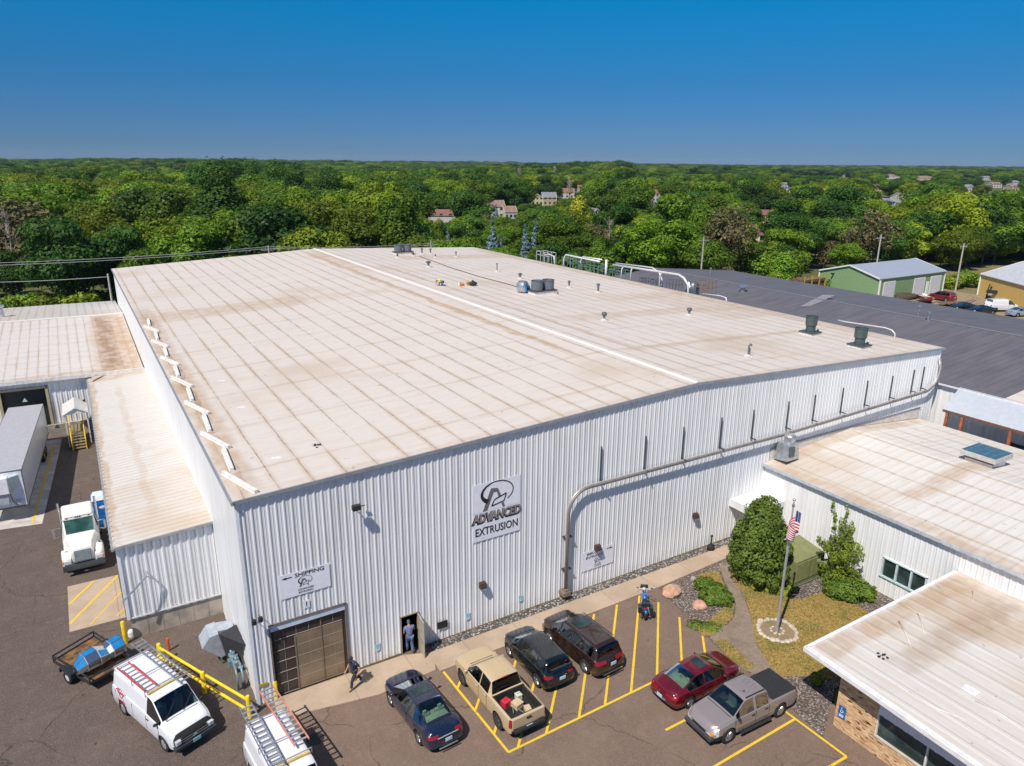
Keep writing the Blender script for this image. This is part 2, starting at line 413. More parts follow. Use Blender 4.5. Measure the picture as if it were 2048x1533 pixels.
M_chrome = plain('chrome', (.75, .75, .76), .12, 1.0, .05)
M_yellow = plain('safety_yellow', (.80, .56, .015), .5, 0, .14)
_n = NT('concrete'); _p = _n.geo(); _x = _n.xyz(_p)
_c = _n.mix(_n.ramp(_n.noise(_p, .45, 5, .6), .3, .7), (.37, .275, .195), (.47, .36, .265)); _c = _n.mix(_n.math('MULTIPLY', _n.ramp(_n.noise(_p, 9, 4), .4, .7), .2), _c, (.28, .21, .15))
_c = _n.mix(_n.math('MULTIPLY', _n.line(_x[0], 3.05, .0, .035, 1.1), .6), _c, (.17, .125, .09)); M_conc = _n.out(_c, .85)
M_conc2 = plain('concrete_wall', (.36, .32, .27), .85, 0, .25, 1.2)
M_red = plain('lamp_red', (.28, .008, .010), .25, 0, .1, 8, Coat_Weight=.6)
M_lamp = plain('lamp_clear', (.62, .64, .66), .12, .2, .1, 8, Coat_Weight=.8)
M_amber = plain('lamp_amber', (.75, .25, .01), .25, 0, .1, 8)
M_plate = plain('licence_plate', (.45, .62, .72), .5)
M_glass = mat_glass()
M_glassg = mat_glass('windscreen_glass', (.045, .085, .075))
M_ink = plain('sign_ink', (.015, .017, .025), .5)
M_ink2 = plain('sign_grey_ink', (.16, .14, .14), .5)
M_signw = plain('sign_panel_white', (.84, .84, .90), .45, 0, .04)
# ================================================================ SETTING
def sheet(name, pts, z, mat, kind='structure', label=None, cat=None, thick=0.0, bevel=0):
    mb = MB()
    P = [(p[0], p[1], z) for p in pts]
    if thick: mb.poly([(p[0], p[1], z-thick) for p in P], (0, 0, thick))
    else: mb.add(P, [tuple(range(len(P)))])
    o = mb.build(name, mat, fix=bool(thick), bevel=bevel)
    if not thick:
        me = o.data
        if me.polygons[0].normal.z < 0: me.flip_normals()
    tag(o, label, cat, None, kind); return o
def gp(*pts): return [(G(*p).x, G(*p).y) for p in pts]
def c6(*pts): return [(1200+x/3.804, 1130+y/3.804) for x, y in pts]
def c7(*pts): return [(1400+x/3.931, 900+y/3.931) for x, y in pts]

M_ground = mat_grass('meadow_ground', (.045, .065, .018), (.10, .12, .035), (.16, .13, .06))
M_lawn = mat_grass('dry_lawn', (.20, .14, .035), (.40, .27, .085), (.13, .14, .03))
M_asph = mat_asphalt('asphalt_lot', (.16, .106, .077), (.20, .135, .098))
M_asph2 = mat_asphalt('asphalt_yard', (.092, .066, .053), (.13, .092, .072))
M_dirt = mat_grass('worn_dirt', (.20, .15, .115), (.30, .225, .17), (.17, .13, .09))
M_dirt2 = mat_grass('dirt_yard', (.26, .19, .12), (.34, .25, .16), (.13, .13, .05))
M_grav = mat_gravel('river_gravel', ((.20, .155, .13), (.34, .29, .25), (.28, .19, .15), (.50, .47, .44)), 10)
M_grav2 = mat_gravel('grey_gravel', ((.16, .14, .12), (.38, .36, .34), (.24, .19, .15), (.55, .54, .52)), 8)
M_line = NT('line_paint'); _P = M_line.geo()
M_line = M_line.out(M_line.mix(M_line.ramp(M_line.noise(_P, 3.5, 6, .85), .53, .70), (.74, .49, .03), (.20, .14, .07)), .7)

R = 7000
ground = sheet('ground', [(-R, -R), (R, -R), (R, R), (-R, R)], -.06, M_ground)
sheet('parking_lot', [(.5, -60), (40, -60), (40, -13.6), (22.2, -13.6), (22.7, -2.0), (22.7, .03), (.5, .03)], -.004, M_asph)
sheet('yard', [(-70, -60), (.5, -60), (.5, 0), (0, 0), (0, 46), (-70, 46)], -.008, M_asph2)
sheet('storage_yard', [(90, -20), (230, -20), (190, 56), (150, 50), (120, 50), (100, 60), (90, 60)], -.03, M_dirt2)
sheet('grass_strip', [(146, 43.5), (230, 25), (230, 70), (148, 66)], -.02, mat_grass('rough_grass', (.10, .10, .03), (.22, .19, .07), (.30, .22, .12)))
# concrete
sheet('pavement', [(8.25, -2.25), (22.9, -2.15), (30.6, -1.75), (33.6, -1.9), (33.6, -.72), (8.25, -.72)], .09, M_conc, thick=.11, bevel=.012)
sheet('loading_apron', gp((556, 1440), (760, 1390), (872, 1341), (866, 1306), (806, 1312), (548, 1400)), .05, M_conc, thick=.07, bevel=.01)
sheet('dock_slab', [(-15, 26.6), (-8.8, 25.5), (-7.6, 41.3), (-7.5, 43.4), (-15, 43.4)], .006, plain('pale_concrete', (.50, .45, .41), .85, 0, .2, 1.0))
sheet('striped_pad', gp((135, 1174), (236, 1150), (252, 1235), (139, 1265)), .006, M_conc)
sheet('gravel_strip', [(8.7, -.72), (33.6, -.72), (33.6, .05), (8.7, .05)], .03, M_grav2)
# landscaped bed
sheet('gravel_bed', [(22.6, -2.2), (22, -5.4), (21.5, -8.1), (21.4, -10), (21.1, -13.3), (20.9, -14.7), (24.1, -13.0), (34, -13.0), (34, -1.85), (30.6, -1.75), (22.9, -2.15)], .02, M_grav)
sheet('dirt_path', gp(*c6((905, 5), (985, 0), (1000, 90), (1060, 180), (1100, 260), (1130, 350), (1165, 480), (1190, 600), (1250, 700), (1320, 790), (1400, 860), (1500, 1090), (1420, 1110), (1250, 860), (1090, 800), (960, 690), (840, 560), (900, 500), (980, 450), (1020, 400), (1035, 300), (1000, 230), (950, 130))), .026, M_dirt)
sheet('lawn', gp(*c7((245, 920), (300, 1000), (400, 1080), (520, 1140), (700, 1165), (800, 1175), (900, 1140), (1000, 1115), (1060, 1120), (1150, 1165), (1200, 1210), (1305, 1270)))
      + [(29.9, -12.6), (24.6, -12.6)] + gp(*c6((1590, 850), (1390, 855), (1310, 790), (1250, 700), (1195, 600), (1165, 480), (1135, 350), (1105, 260), (1065, 180), (1000, 90)))+[], .032, M_lawn)
sheet('lawn_patch', gp(*c6((720, 85), (860, 50), (905, 60), (930, 130), (985, 230), (1020, 300), (1010, 400), (970, 440), (900, 500), (860, 545), (780, 545), (705, 470), (830, 425), (900, 360), (980, 300), (930, 200), (800, 110))), .032, M_lawn)
sheet('lawn_edge', gp(*c6((870, 575), (960, 570), (1080, 690), (1180, 780), (1110, 800), (960, 690))), .034, M_lawn)

# painted lines: each run of paint is one marking
def stripe(a, b, w=.10, z=.004):
    a, b = Vector((a[0], a[1], z)), Vector((b[0], b[1], z)); d = (b-a).normalized(); s = Vector((-d.y, d.x, 0))*w/2
    n = max(2, int((b-a).length/.5)); vs = []
    for i in range(n+1):
        p = a+(b-a)*i/n; j = random.uniform(-.006, .006); vs += [p+s*(1+j*6)+s*0, p-s*(1+j*4)]
    return vs, [(2*i, 2*i+1, 2*i+3, 2*i+2) for i in range(n)]
mk = MB()
k = 0
for a, b in [((887, 1344), (1017, 1505)), ((1017, 1505), (1420, 1309)), ((927, 1347), (915, 1377)), ((990, 1304), (951, 1420)), ((1038, 1300), (988, 1468)),
             ((1093, 1266), (1036, 1495)), ((1141, 1247), (1092, 1469)), ((1188, 1229), (1158, 1436)), ((1234, 1210), (1210, 1410)), ((1279, 1192), (1262, 1385)),
             ((1317, 1205), (1314, 1355)), ((1359, 1235), (1364, 1336)), ((1405, 1272), (1411, 1313)), ((1460, 1342), (1693, 1514)), ((1331, 1461), (1520, 1364)),
             ((1425, 1536), (1589, 1439)), ((1693, 1514), (1600, 1570))]:
    v, f = stripe(G(*a), G(*b), .115, .0035+k*.0004); mk.add(v, f); k += 1
o = mk.build('bay_markings', M_line, fix=False); tag(o, kind='structure')
mk = MB(); k = 0
for a, b, w in [((545, 1215), (735, 1035), .13), ((550, 1370), (925, 990), .13), ((710, 1375), (955, 1120), .07), ((915, 1310), (980, 1250), .07)]:
    v, f = stripe(G(a[0]/3.931, 900+a[1]/3.931), G(b[0]/3.931, 900+b[1]/3.931), w, .012+k*.001); mk.add(v, f); k += 1
v, f = stripe(G(65, 1047), G(108, 893), .16, .012); mk.add(v, f)
o = mk.build('yard_markings', M_line, fix=False); tag(o, kind='structure')
# steel mat / drain cover in front of the shipping door
d = MB().lathe([(.0, .006), (.36, .006), (.38, .0)], (*G(631, 1478).xy, .0), 24).build('manhole_cover', M_dark)
tag(d, 'round dark iron cover set in the asphalt right of the rear van', 'manhole cover')

# ================================================================ BUILDINGS
def ribbed(name, o, ud, nd, L, z0, ztop, mat, parent, holes=(), pitch=.34, dep=.036, flat=.6, ex=()):
    """profiled sheet-metal wall. o: start; ud: run; nd: outward; ztop(u) top height; holes (u0,u1,z0,z1)"""
    ud, nd = Vector(ud), Vector(nd); o = Vector(o)
    us = {0.0: 0, L: 0}; n = int(L/pitch)+1
    for k in range(n+1):
        a = k*pitch
        for t, d in ((0, 0), (flat*.42, 0), (flat*.46, dep*.35), (flat*.54, dep*.35), (flat*.58, 0), (flat, 0), (flat+.12, dep), (.86, dep), (1.0, 0)):
            u = a+t*pitch
            if 0 <= u <= L: us[round(u, 4)] = d
    for h in holes:
        for u in h[:2]:
            if 0 < u < L: us.setdefault(round(u, 4), 0)
    for u in ex: us.setdefault(round(u, 4), 0)
    ks = sorted(us); mb = MB()
    for a, b in zip(ks, ks[1:]):
        m = (a+b)/2; iv = [(z0, None)]
        for h in holes:
            if h[0] < m < h[1]: iv = [(z0, h[2]), (h[3], None)] if h[2] > z0+.01 else [(h[3], None)]
        for lo, hi in iv:
            pa, pb = o+ud*a+nd*us[a], o+ud*b+nd*us[b]
            za = hi if hi is not None else ztop(a); zb = hi if hi is not None else ztop(b)
            q = [(pa.x, pa.y, lo), (pb.x, pb.y, lo), (pb.x, pb.y, zb), (pa.x, pa.y, za)]
            if ud.cross(Vector((0, 0, 1))).dot(nd) < 0: q = q[::-1]
            mb.add(q, [(0, 1, 2, 3)])
    return mb.build(name, mat, parent, fix=False)

def slab(name, quad, t, mat, parent):
    """roof sheet with thickness t below the quad (4 corners, ccw from above)"""
    a = [Vector(p) for p in quad]; mb = MB(); mb.hexa([p-Vector((0, 0, t)) for p in a]+a)
    return mb.build(name, mat, parent)

# ---------- main factory
WX, LY, HE, HR, XR = 53.0, 77.72, 10.47, 11.64, 26.58
fac = thing('factory_building', 'large white ribbed-metal factory with a low stained white roof and the oval A logo sign', 'factory', (WX/2, LY/2, 0))
FO = (-WX/2, -LY/2, 0)
def rel(o, base):      # move a world-built child under a placed parent
    o.matrix_parent_inverse = Matrix.Identity(4); o.location = Vector(o.location)-Vector(base); return o
def gable(u, w=WX, he=HE-.12, hr=HR-.12, xr=XR): return he+(hr-he)*(u/xr if u < xr else (w-u)/(w-xr))
fb = (WX/2, LY/2, 0)
FC = []
w = ribbed('wall', (0, 0, 0), (1, 0, 0), (0, -1, 0), WX, 0, gable, M_white, fac, holes=((.86, 4.36, 0, 3.95), (7.18, 8.08, 0, 2.16)), ex=(XR,)); FC.append(w)
FC.append(ribbed('wall', (0, LY, 0), (0, -1, 0), (-1, 0, 0), LY, 0, lambda u: HE-.12, M_white2, fac, pitch=.9, dep=.02))
FC.append(ribbed('wall', (WX, 0, 0), (0, 1, 0), (1, 0, 0), LY, 0, lambda u: HE-.12, M_white2, fac, pitch=.9, dep=.02))
FC.append(ribbed('wall', (WX, LY, 0), (-1, 0, 0), (0, 1, 0), WX, 0, lambda u: gable(WX-u), M_white2, fac, pitch=.9, dep=.02, ex=(WX-XR,)))
e = .12
FC.append(slab('roof', [(-e, -.11, HE), (XR, -.11, HR), (XR, LY+e, HR), (-e, LY+e, HE)], .09, M_roof, fac))
r2 = slab('roof', [(XR, -.11, HR), (WX+e, -.11, HE), (WX+e, LY+e, HE), (XR, LY+e, HR)], .09, M_roof, fac); FC.append(r2)
mb = MB()   # ridge cap
mb.add([(XR-.24, -.12, HR-.008), (XR, -.12, HR+.07), (XR+.24, -.12, HR-.008), (XR-.24, LY+e, HR-.008), (XR, LY+e, HR+.07), (XR+.24, LY+e, HR-.008)], [(0, 3, 4, 1), (1, 4, 5, 2), (0, 1, 2), (3, 5, 4)])
FC.append(mb.build('ridge_cap', plain('ridge_white', (.74, .69, .64), .5, 0, .06), fac))
mb = MB()   # eave trims: gutter-like edge along the gable and the sides
for a, b in (((-e, -.14, HE-.09), (XR, -.14, HR-.09)), ((XR, -.14, HR-.09), (WX+e, -.14, HE-.09))): mb.bar(a, b, .06, .16)
mb.bar((-e-.04, -e-.15, HE-.07), (-e-.04, LY+e, HE-.07), .08, .16); mb.bar((WX+e+.04, -e-.15, HE-.07), (WX+e+.04, LY+e, HE-.07), .08, .16)
FC.append(mb.build('eave_trim', plain('eave_metal', (.30, .32, .37), .45, .2, .1), fac))
mb = MB()   # corner trims and base flashing
for x, y in ((0, 0), (WX, 0)): mb.box(x-.05, y-.06, 0, x+.10 if x == 0 else x+.05, y+.05, HE-.15)
FC += mb.build_each('corner_trim', plain('white_trim', (.76, .77, .81), .45, 0, .06), fac)
mb = MB().box(4.6, -.055, -.02, 7.1, -.002, .10).box(8.2, -.055, -.02, WX, -.002, .08)
FC.append(mb.build('base_trim', plain('rusty_base', (.22, .16, .10), .8, 0, .3), fac))
# inside floor and back wall seen through the open doorway
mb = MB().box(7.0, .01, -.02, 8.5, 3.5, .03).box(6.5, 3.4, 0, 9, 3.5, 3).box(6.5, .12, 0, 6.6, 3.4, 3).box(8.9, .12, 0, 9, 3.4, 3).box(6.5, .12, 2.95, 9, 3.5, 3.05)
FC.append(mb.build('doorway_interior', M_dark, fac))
# overhead door
gd = MB().box(.86, .10, 0, 4.36, .14, 3.62).build('garage_door', plain('door_panel_brown', (.05, .04, .034), .45, 0, .22, .6), fac); FC.append(gd)
mb = MB()
for i in range(6): z = .04+i*.60; mb.box(.86, .075, z, 4.36, .10, z+.026)
for i in range(7): x = .86+i*3.5/6; mb.box(x-.007, .078, 0, x+.007, .098, 3.6)
o = mb.build('panel_rail', plain('door_rail', (.36, .30, .26), .5), gd)
mb = MB().box(1.90, .055, .0, 1.97, .064, 3.0).box(3.15, .055, 0, 3.2, .064, 3.55)
mb.build('door_post', plain('timber_post', (.24, .165, .10), .7), gd)
mb = MB().box(1.98, .084, .02, 4.34, .0985, 3.0)
mb.build('lower_glazing', plain('door_panel_tan', (.25, .18, .115), .35, 0, .2, .8), gd)
mb = MB().box(.86, -.02, 3.62, 4.36, .12, 3.95)
FC.append(mb.build('door_header', plain('header_blue_white', (.60, .65, .74), .5), fac))
mb = MB().box(.80, -.07, 0, .86, .14, 4.0).box(4.36, -.07, 0, 4.42, .14, 4.0).box(.80, -.07, 3.95, 4.42, .0, 4.02)
FC.append(mb.build('door_frame', plain('frame_brown', (.20, .15, .12), .6), fac))
mb = MB().box(4.20, .02, 0, 4.26, .08, 3.6).box(.96, .02, 0, 1.0, .08, 3.6)
FC += mb.build_each('door_track', M_dark, fac)
# personnel door, open outwards
mb = MB().box(7.12, -.06, 0, 7.18, .10, 2.2).box(8.08, -.06, 0, 8.14, .10, 2.2).box(7.12, -.06, 2.16, 8.14, .10, 2.22)
FC.append(mb.build('door_frame', plain('frame_tan', (.34, .26, .18), .6), fac))
mb = MB(); dM = Matrix.Translation((8.09, -.06, .05)) @ Matrix.Rotation(math.radians(-96), 4, 'Z')
mb.box(0, -.025, 0, .92, .025, 2.1, dM)
dr = mb.build('door', plain('door_leaf', (.40, .36, .28), .5, 0, .1), fac, bevel=.006); FC.append(dr)
mb = MB().box(.80, .028, .95, .88, .07, 1.0, dM).box(.30, -.06, .9, .85, -.028, .97, dM)
mb.build('handle', M_galv, dr)
for o in FC: rel(o, fb)

# ---------- lean-to on the left wall
lt = thing('lean_to_annex', 'low white annex with a stained flat roof against the factory left wall', 'annex', (-2.3, 26, 0)); LB = (-2.3, 26, 0); C = []
C.append(slab('roof', [(-4.72, 8.22, 5.50), (0, 8.22, 5.74), (0, 43.9, 5.45), (-4.72, 43.9, 5.05)], .10, M_roof4, lt))
C.append(ribbed('wall', (-4.55, 8.36, 0), (1, 0, 0), (0, -1, 0), 4.55, 1.27, lambda u: 5.40+u*.045, M_white, lt, pitch=.42, dep=.05))
C.append(ribbed('wall', (-4.55, 43.4, 0), (0, -1, 0), (-1, 0, 0), 35.05, 1.27, lambda u: 5.0+.38*u/35, M_white, lt, pitch=.42, dep=.05))
mb = MB().box(-4.50, 8.40, -.05, -.01, 8.6, 1.26).box(-4.50, 8.6, -.05, -4.3, 43.3, 1.26)
for x in (-3.75, -3.0, -2.25, -1.5, -.75): mb.box(x-.012, 8.385, 0, x+.012, 8.405, 1.25)
C.append(mb.build('foundation', M_conc2, lt))
mb = MB(); 
mb.bar((-4.78, 8.1, 5.40), (-4.78, 43.8, 4.98), .12, .12); mb.bar((-4.72, 8.16, 5.44), (0, 8.16, 5.68), .08, .14)
C.append(mb.build('gutter', plain('gutter_grey', (.40, .40, .40), .5, .3), lt))
mb = MB(); y = 8.3
while y < 43:
    z = 5.42-(y-8.2)*.0118
    mb.bar((-4.9, y, z-.03), (-4.62, y, z+.12), .025); y += .62
C += (mb.build_each('gutter_bracket', plain('bracket_grey', (.30, .28, .26), .5, .3), lt))
mb = MB().box(-4.66, 8.27, 1.2, -4.5, 8.37, 5.3); mb.box(-4.6, 8.30, 1.19, -.02, 8.33, 1.27)
C += mb.build_each('corner_trim', plain('white_trim', (.76, .77, .81)), lt)
mb = MB().poly([(-4.4, 42.4, 5.17), (-4.4, 43.75, 5.17), (-3.4, 43.75, 5.26)], (0, 0, .04))
C.append(mb.build('roof_cricket', M_roof4, lt))
for o in C: rel(o, LB)

# ---------- dock building, rear left
db = thing('dock_building', 'low white warehouse with loading dock and wide stained roof, rear left behind the parked trailer', 'warehouse', (-12, 55, 0)); DB = (-12, 55, 0); C = []
YD = 43.7
def dz(y): return 5.5
C.append(slab('roof', [(-40, 46.5, 5.62), (-.12, 43.75, 5.55), (-.12, 66.5, 6.55), (-40, 69.5, 6.62)], .14, mat_roof('roof_membrane_dock', base=(.62, .58, .55), px=.85, py=1.9, ox=0, oy=.3, amt=.75, stains=((0, -4.2, .6, 43, 67, .75, (.40, .24, .12)), (0, -3.4, -1.6, 43, 67, .6, (.24, .14, .07)), (1, 43.6, 45.2, -14, 0, .6, _tn))), db))
C.append(slab('roof', [(-40, 69.5, 6.62), (-.12, 66.5, 6.55), (-.12, 82, 5.6), (-40, 85, 5.6)], .14, mat_roof('roof_membrane_dock_back', base=(.52, .50, .49), px=.85, py=0, amt=.8), db))
C.append(MB().bar((-40, 69.5, 6.66), (-.12, 66.5, 6.60), .5, .10).build('ridge_cap', plain('ridge_white', (.74, .69, .64)), db))
YW = 44.1
C.append(ribbed('wall', (-40, YW+2.6, 0), Vector((40, -2.6, 0)).normalized(), (0, -1, 0), 35.6, 1.1, lambda u: 5.5, M_white, db, pitch=.42, dep=.05, holes=((28.55, 32.0, 0, 4.55),)))
mb = MB().bar((-40, 46.42, 5.42), (-.1, 43.68, 5.36), .16, .34)
C.append(mb.build('eave_trim', plain('white_trim2', (.66, .64, .63), .5, 0, .15), db))
U = Vector((40, -2.6, 0)).normalized(); O = Vector((-40, YW+2.6, 0))
def dp(u, off, z): p = O+U*u; return (p.x+off*U.y*1.0, p.y-off, z)
mb = MB()
for u0, u1, z0_, z1_ in ((28.4, 28.62, 0, 4.75), (31.95, 32.17, 0, 4.75), (28.4, 32.17, 4.55, 4.75)):
    mb.hexa([dp(u0, .18, z0_), dp(u1, .18, z0_), dp(u1, -.05, z0_), dp(u0, -.05, z0_), dp(u0, .18, z1_), dp(u1, .18, z1_), dp(u1, -.05, z1_), dp(u0, -.05, z1_)])
C.append(mb.build('dock_frame', plain('dock_frame_tan', (.42, .36, .22), .6), db))
mb = MB().hexa([dp(28.6, -.5, 0), dp(32, -.5, 0), dp(32, -.7, 0), dp(28.6, -.7, 0), dp(28.6, -.5, 4.6), dp(32, -.5, 4.6), dp(32, -.7, 4.6), dp(28.6, -.7, 4.6)])
C.append(mb.build('dock_shelter', M_dark, db))
C.append(MB().box(-40, YW+.15, -.05, -4.6, YW+.4, 1.1).build('foundation', M_conc2, db))
for o in C: rel(o, DB)

# ---------- office block on the right
ob = thing('office_block', 'single-storey white-walled block with wide stained cream roof joined to the factory front, right', 'office building', (42.5, -20, 0)); OB = (42.5, -20, 0); C = []
YS = -46
C.append(slab('roof', [(33.45, YS, 4.92), (42.6, YS, 5.75), (42.6, -.06, 5.75), (33.45, -.06, 4.92)], .10, M_roof2, ob))
C.append(slab('roof', [(42.6, YS, 5.75), (51.5, YS, 4.85), (51.5, -.06, 4.85), (42.6, -.06, 5.75)], .10, M_roof2, ob))
C.append(ribbed('wall', (33.6, 0, 0), (0, -1, 0), (-1, 0, 0), 46, 0, lambda u: 4.83, M_white2, ob, pitch=.305, dep=.028, holes=((9.05, 11.6, 1.15, 2.3),)))
C.append(ribbed('wall', (51.4, YS, 0), (0, 1, 0), (1, 0, 0), 46, 0, lambda u: 4.78, M_white2, ob, pitch=.9, dep=.028))
mb = MB(); mb.bar((33.36, YS, 4.84), (33.36, -.08, 4.84), .07, .2)
y = -.3
while y > YS: mb.box(33.3, y-.03, 4.78, 33.34, y+.03, 4.86); y -= .62
C.append(mb.build('eave_trim', plain('eave_pale', (.55, .58, .62), .4, .2), ob))
mb = MB().add([(34.0, -.075, 4.97), (42.6, -.075, 5.79), (34.0, -.075, 5.80)], [(0, 1, 2)]).add([(42.6, -.075, 5.79), (51.42, -.075, 4.90), (51.42, -.075, 5.82)], [(0, 1, 2)])
C.append(mb.build('wall_flashing', plain('flashing_cream', (.66, .62, .57), .6, 0, .12), ob, fix=False))
C.append(MB().box(34, -.12, 5.79, 51.45, -.05, 5.83).build('flashing_cap', M_gray, ob))
mb = MB()
for u in (9.05, 9.05+.85, 9.05+1.7, 11.6): mb.box(33.52, -u-.05, 1.12, 33.66, -u+.05, 2.33)
mb.box(33.52, -11.65, 2.28, 33.66, -9.0, 2.36).box(33.50, -11.68, 1.08, 33.66, -8.97, 1.16)
C.append(mb.build('window_frame', plain('window_frame_pale', (.55, .66, .68), .4), ob))
for i in range(3):
    p = MB().box(33.64, -9.05-.85*(i+1)+.05, 1.16, 33.66, -9.05-.85*i-.05, 2.28).build('window_pane', M_glass, ob); C.append(p)
C.append(ribbed('wall', (33.6, YS, 0), (1, 0, 0), (0, -1, 0), 17.8, 0, lambda u: 4.83, M_white2, ob, pitch=.9, dep=.028))
for o in C: rel(o, OB)
cn = MB().poly([(30.55, -.03, 2.92), (33.56, -.03, 2.92), (33.56, -1.9, 2.80), (30.55, -1.9, 2.80)], (0, 0, .09)).box(30.5, -1.95, 2.5, 30.56, -.04, 3.02).box(30.5, -1.98, 2.5, 33.5, -1.91, 2.9)
o = cn.build('entrance_canopy', M_white2); tag(o, 'small flat white canopy over the entrance where factory and cream-roofed block meet', 'canopy')

# ---------- brick-fronted building lower right
def brick_mat():
    n = NT('buff_brick_wall'); P = n.geo(); X, Y, Z = n.xyz(P)
    b = n.n('ShaderNodeTexBrick'); b.offset = .5
    n.put(b.inputs['Vector'], n.comb(n.math('ADD', X, Y), Z, 0.0)); b.inputs['Scale'].default_value = 1
    b.inputs['Color1'].default_value = (.62, .36, .17, 1); b.inputs['Color2'].default_value = (.48, .24, .10, 1); b.inputs['Mortar'].default_value = (.55, .42, .28, 1)
    b.inputs['Mortar Size'].default_value = .008; b.inputs['Brick Width'].default_value = .26; b.inputs['Row Height'].default_value = .075; b.inputs['Bias'].default_value = -.35
    cell = n.voro(n.vscale(n.comb(n.math('ADD', X, Y), Z, 0.0), (5.0, 17, 1)), 1.0, 'F1', 1); r = n.xyz(cell)
    c = n.mix(n.ramp(r[0], .93, .95), b.outputs[0], (.07, .035, .02)); c = n.mix(n.ramp(r[1], .86, .9), c, (.36, .17, .08)); c = n.mix(n.ramp(r[2], .75, .8), c, (.72, .50, .28))
    return n.out(c, .85, 0, b.outputs[1], .4, .01)
bb = thing('brick_building', 'low buff-brick building under a broad flat wrinkled white roof, lower right corner', 'building', (30, -25, 0)); BB = (30, -25, 0); C = []
E0 = Vector((21.18, -13.08)); ZR = 3.5
# roof edges: left eave runs from the corner towards the camera, the back eave along x
C.append(slab('roof', [(19.9, -42, ZR), (40, -42, ZR+.1), (33.5, -13.0, ZR+.02), (21.18, -13.08, ZR)], .07, M_roof3, bb))
mb = MB(); mb.bar((19.86, -42, ZR-.08), (21.14, -13.05, ZR-.08), .06, .20); mb.bar((21.12, -13.02, ZR-.08), (33.45, -12.94, ZR-.08), .06, .20)
mb.bar((19.98, -42, ZR+.03), (21.26, -13.15, ZR+.03), .16, .07); mb.bar((21.3, -13.12, ZR+.03), (33.4, -13.05, ZR+.03), .16, .07)
C.append(mb.build('fascia', plain('fascia_white', (.76, .74, .73), .45, 0, .08), bb))
mb = MB(); mb.poly([(19.95, -42, ZR-.19), (33, -42, ZR-.19), (33, -13.2, ZR-.19), (21.15, -13.2, ZR-.19)], (0, 0, .03))
C.append(mb.build('soffit', plain('soffit_grey', (.33, .34, .37), .7), bb))
BRK = brick_mat(); WXX = 21.95
mb = MB().box(WXX, -16.3, 0, WXX+.28, -14.45, ZR-.28).box(WXX, -42, 0, WXX+.28, -16.3, .88)
C.append(mb.build('brick_wall', BRK, bb))
C.append(MB().box(WXX+.28, -14.73, 0, 33.4, -14.45, ZR-.28).build('brick_wall', BRK, bb))
C.append(MB().box(WXX-.03, -42, .88, WXX+.26, -16.3, .93).build('sill', plain('sill_stone', (.50, .45, .38), .7), bb))
for a_, b_ in ((-18.4, -16.34), (-20.8, -18.46), (-23.2, -20.86), (-25.6, -23.26), (-28, -25.66)):
    C.append(MB().box(WXX+.10, a_, .93, WXX+.12, b_, 2.05).build('window_pane', M_glass, bb))
mb = MB().box(WXX-.01, -16.36, .93, WXX+.2, -16.3, 2.25)
for y in (-18.43, -20.83, -23.23, -25.63, -28): mb.box(WXX-.01, y-.03, .93, WXX+.2, y+.03, 2.07)
C += mb.build_each('window_frame', plain('frame_cream', (.66, .64, .58), .5), bb)
w = ribbed('siding_band', (WXX-.02, -16.32, 0), (0, -1, 0), (-1, 0, 0), 26, 2.05, lambda u: ZR-.2, plain('band_white', (.74, .75, .78), .45, 0, .05), bb, pitch=.42, dep=.02); C.append(w)
C.append(MB().box(WXX+.02, -42, 2.04, WXX+.24, -16.3, ZR-.27).build('wall', M_gray, bb))
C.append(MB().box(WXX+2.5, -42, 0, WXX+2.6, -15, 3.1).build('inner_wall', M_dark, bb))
# wrinkles: long folds of loose membrane, a pipe-like bead and a small hatch
mb = MB()
def fold(pts, r):
    P = [G(px, py, ZR+.015) for px, py in pts]; n = len(P)
    mb.tube(P, [r*(.25+.75*math.sin(PI*(i+.4)/(n-.2))) for i in range(n)], 6, cap=True)
def c8(x, y): return (1600+x/4.002, 1150+y/4.002)
for L_, r in (([c8(780, 215), c8(850, 250), (c8(930, 300)), c8(1000, 335)], .07), ([c8(940, 310), c8(975, 380), c8(995, 475)], .05), ([c8(790, 375), c8(840, 450), c8(890, 585)], .07),
              ([c8(480, 375), c8(540, 400), c8(610, 460)], .06), ([c8(620, 470), c8(740, 520), c8(890, 588)], .04), ([c8(1090, 90), c8(1150, 130), c8(1170, 160)], .05),
              ([c8(1380, 130), c8(1385, 225)], .04), ([c8(1170, 20), c8(1500, 140), c8(1793, 270)], .045), ([c8(1400, 1010), c8(1600, 1110), c8(1793, 1240)], .04), ([c8(870, 930), c8(950, 990), c8(1100, 1070), c8(1500, 1230)], .03)): fold(L_, r)
C += mb.build_each('membrane_fold', M_roof3, bb, smooth='all')
p0 = G(*c8(1180, 10), ZR+.1); p1 = G(*c8(1275, -10), ZR+.1)
h = G(*c8(1365, 925), ZR+.04)
C.append(MB().box(h.x-.22, h.y-.3, ZR, h.x+.22, h.y+.3, ZR+.09).build('roof_hatch', plain('hatch_white', (.74, .72, .72), .5), bb, bevel=.03))
for o in C: rel(o, BB)
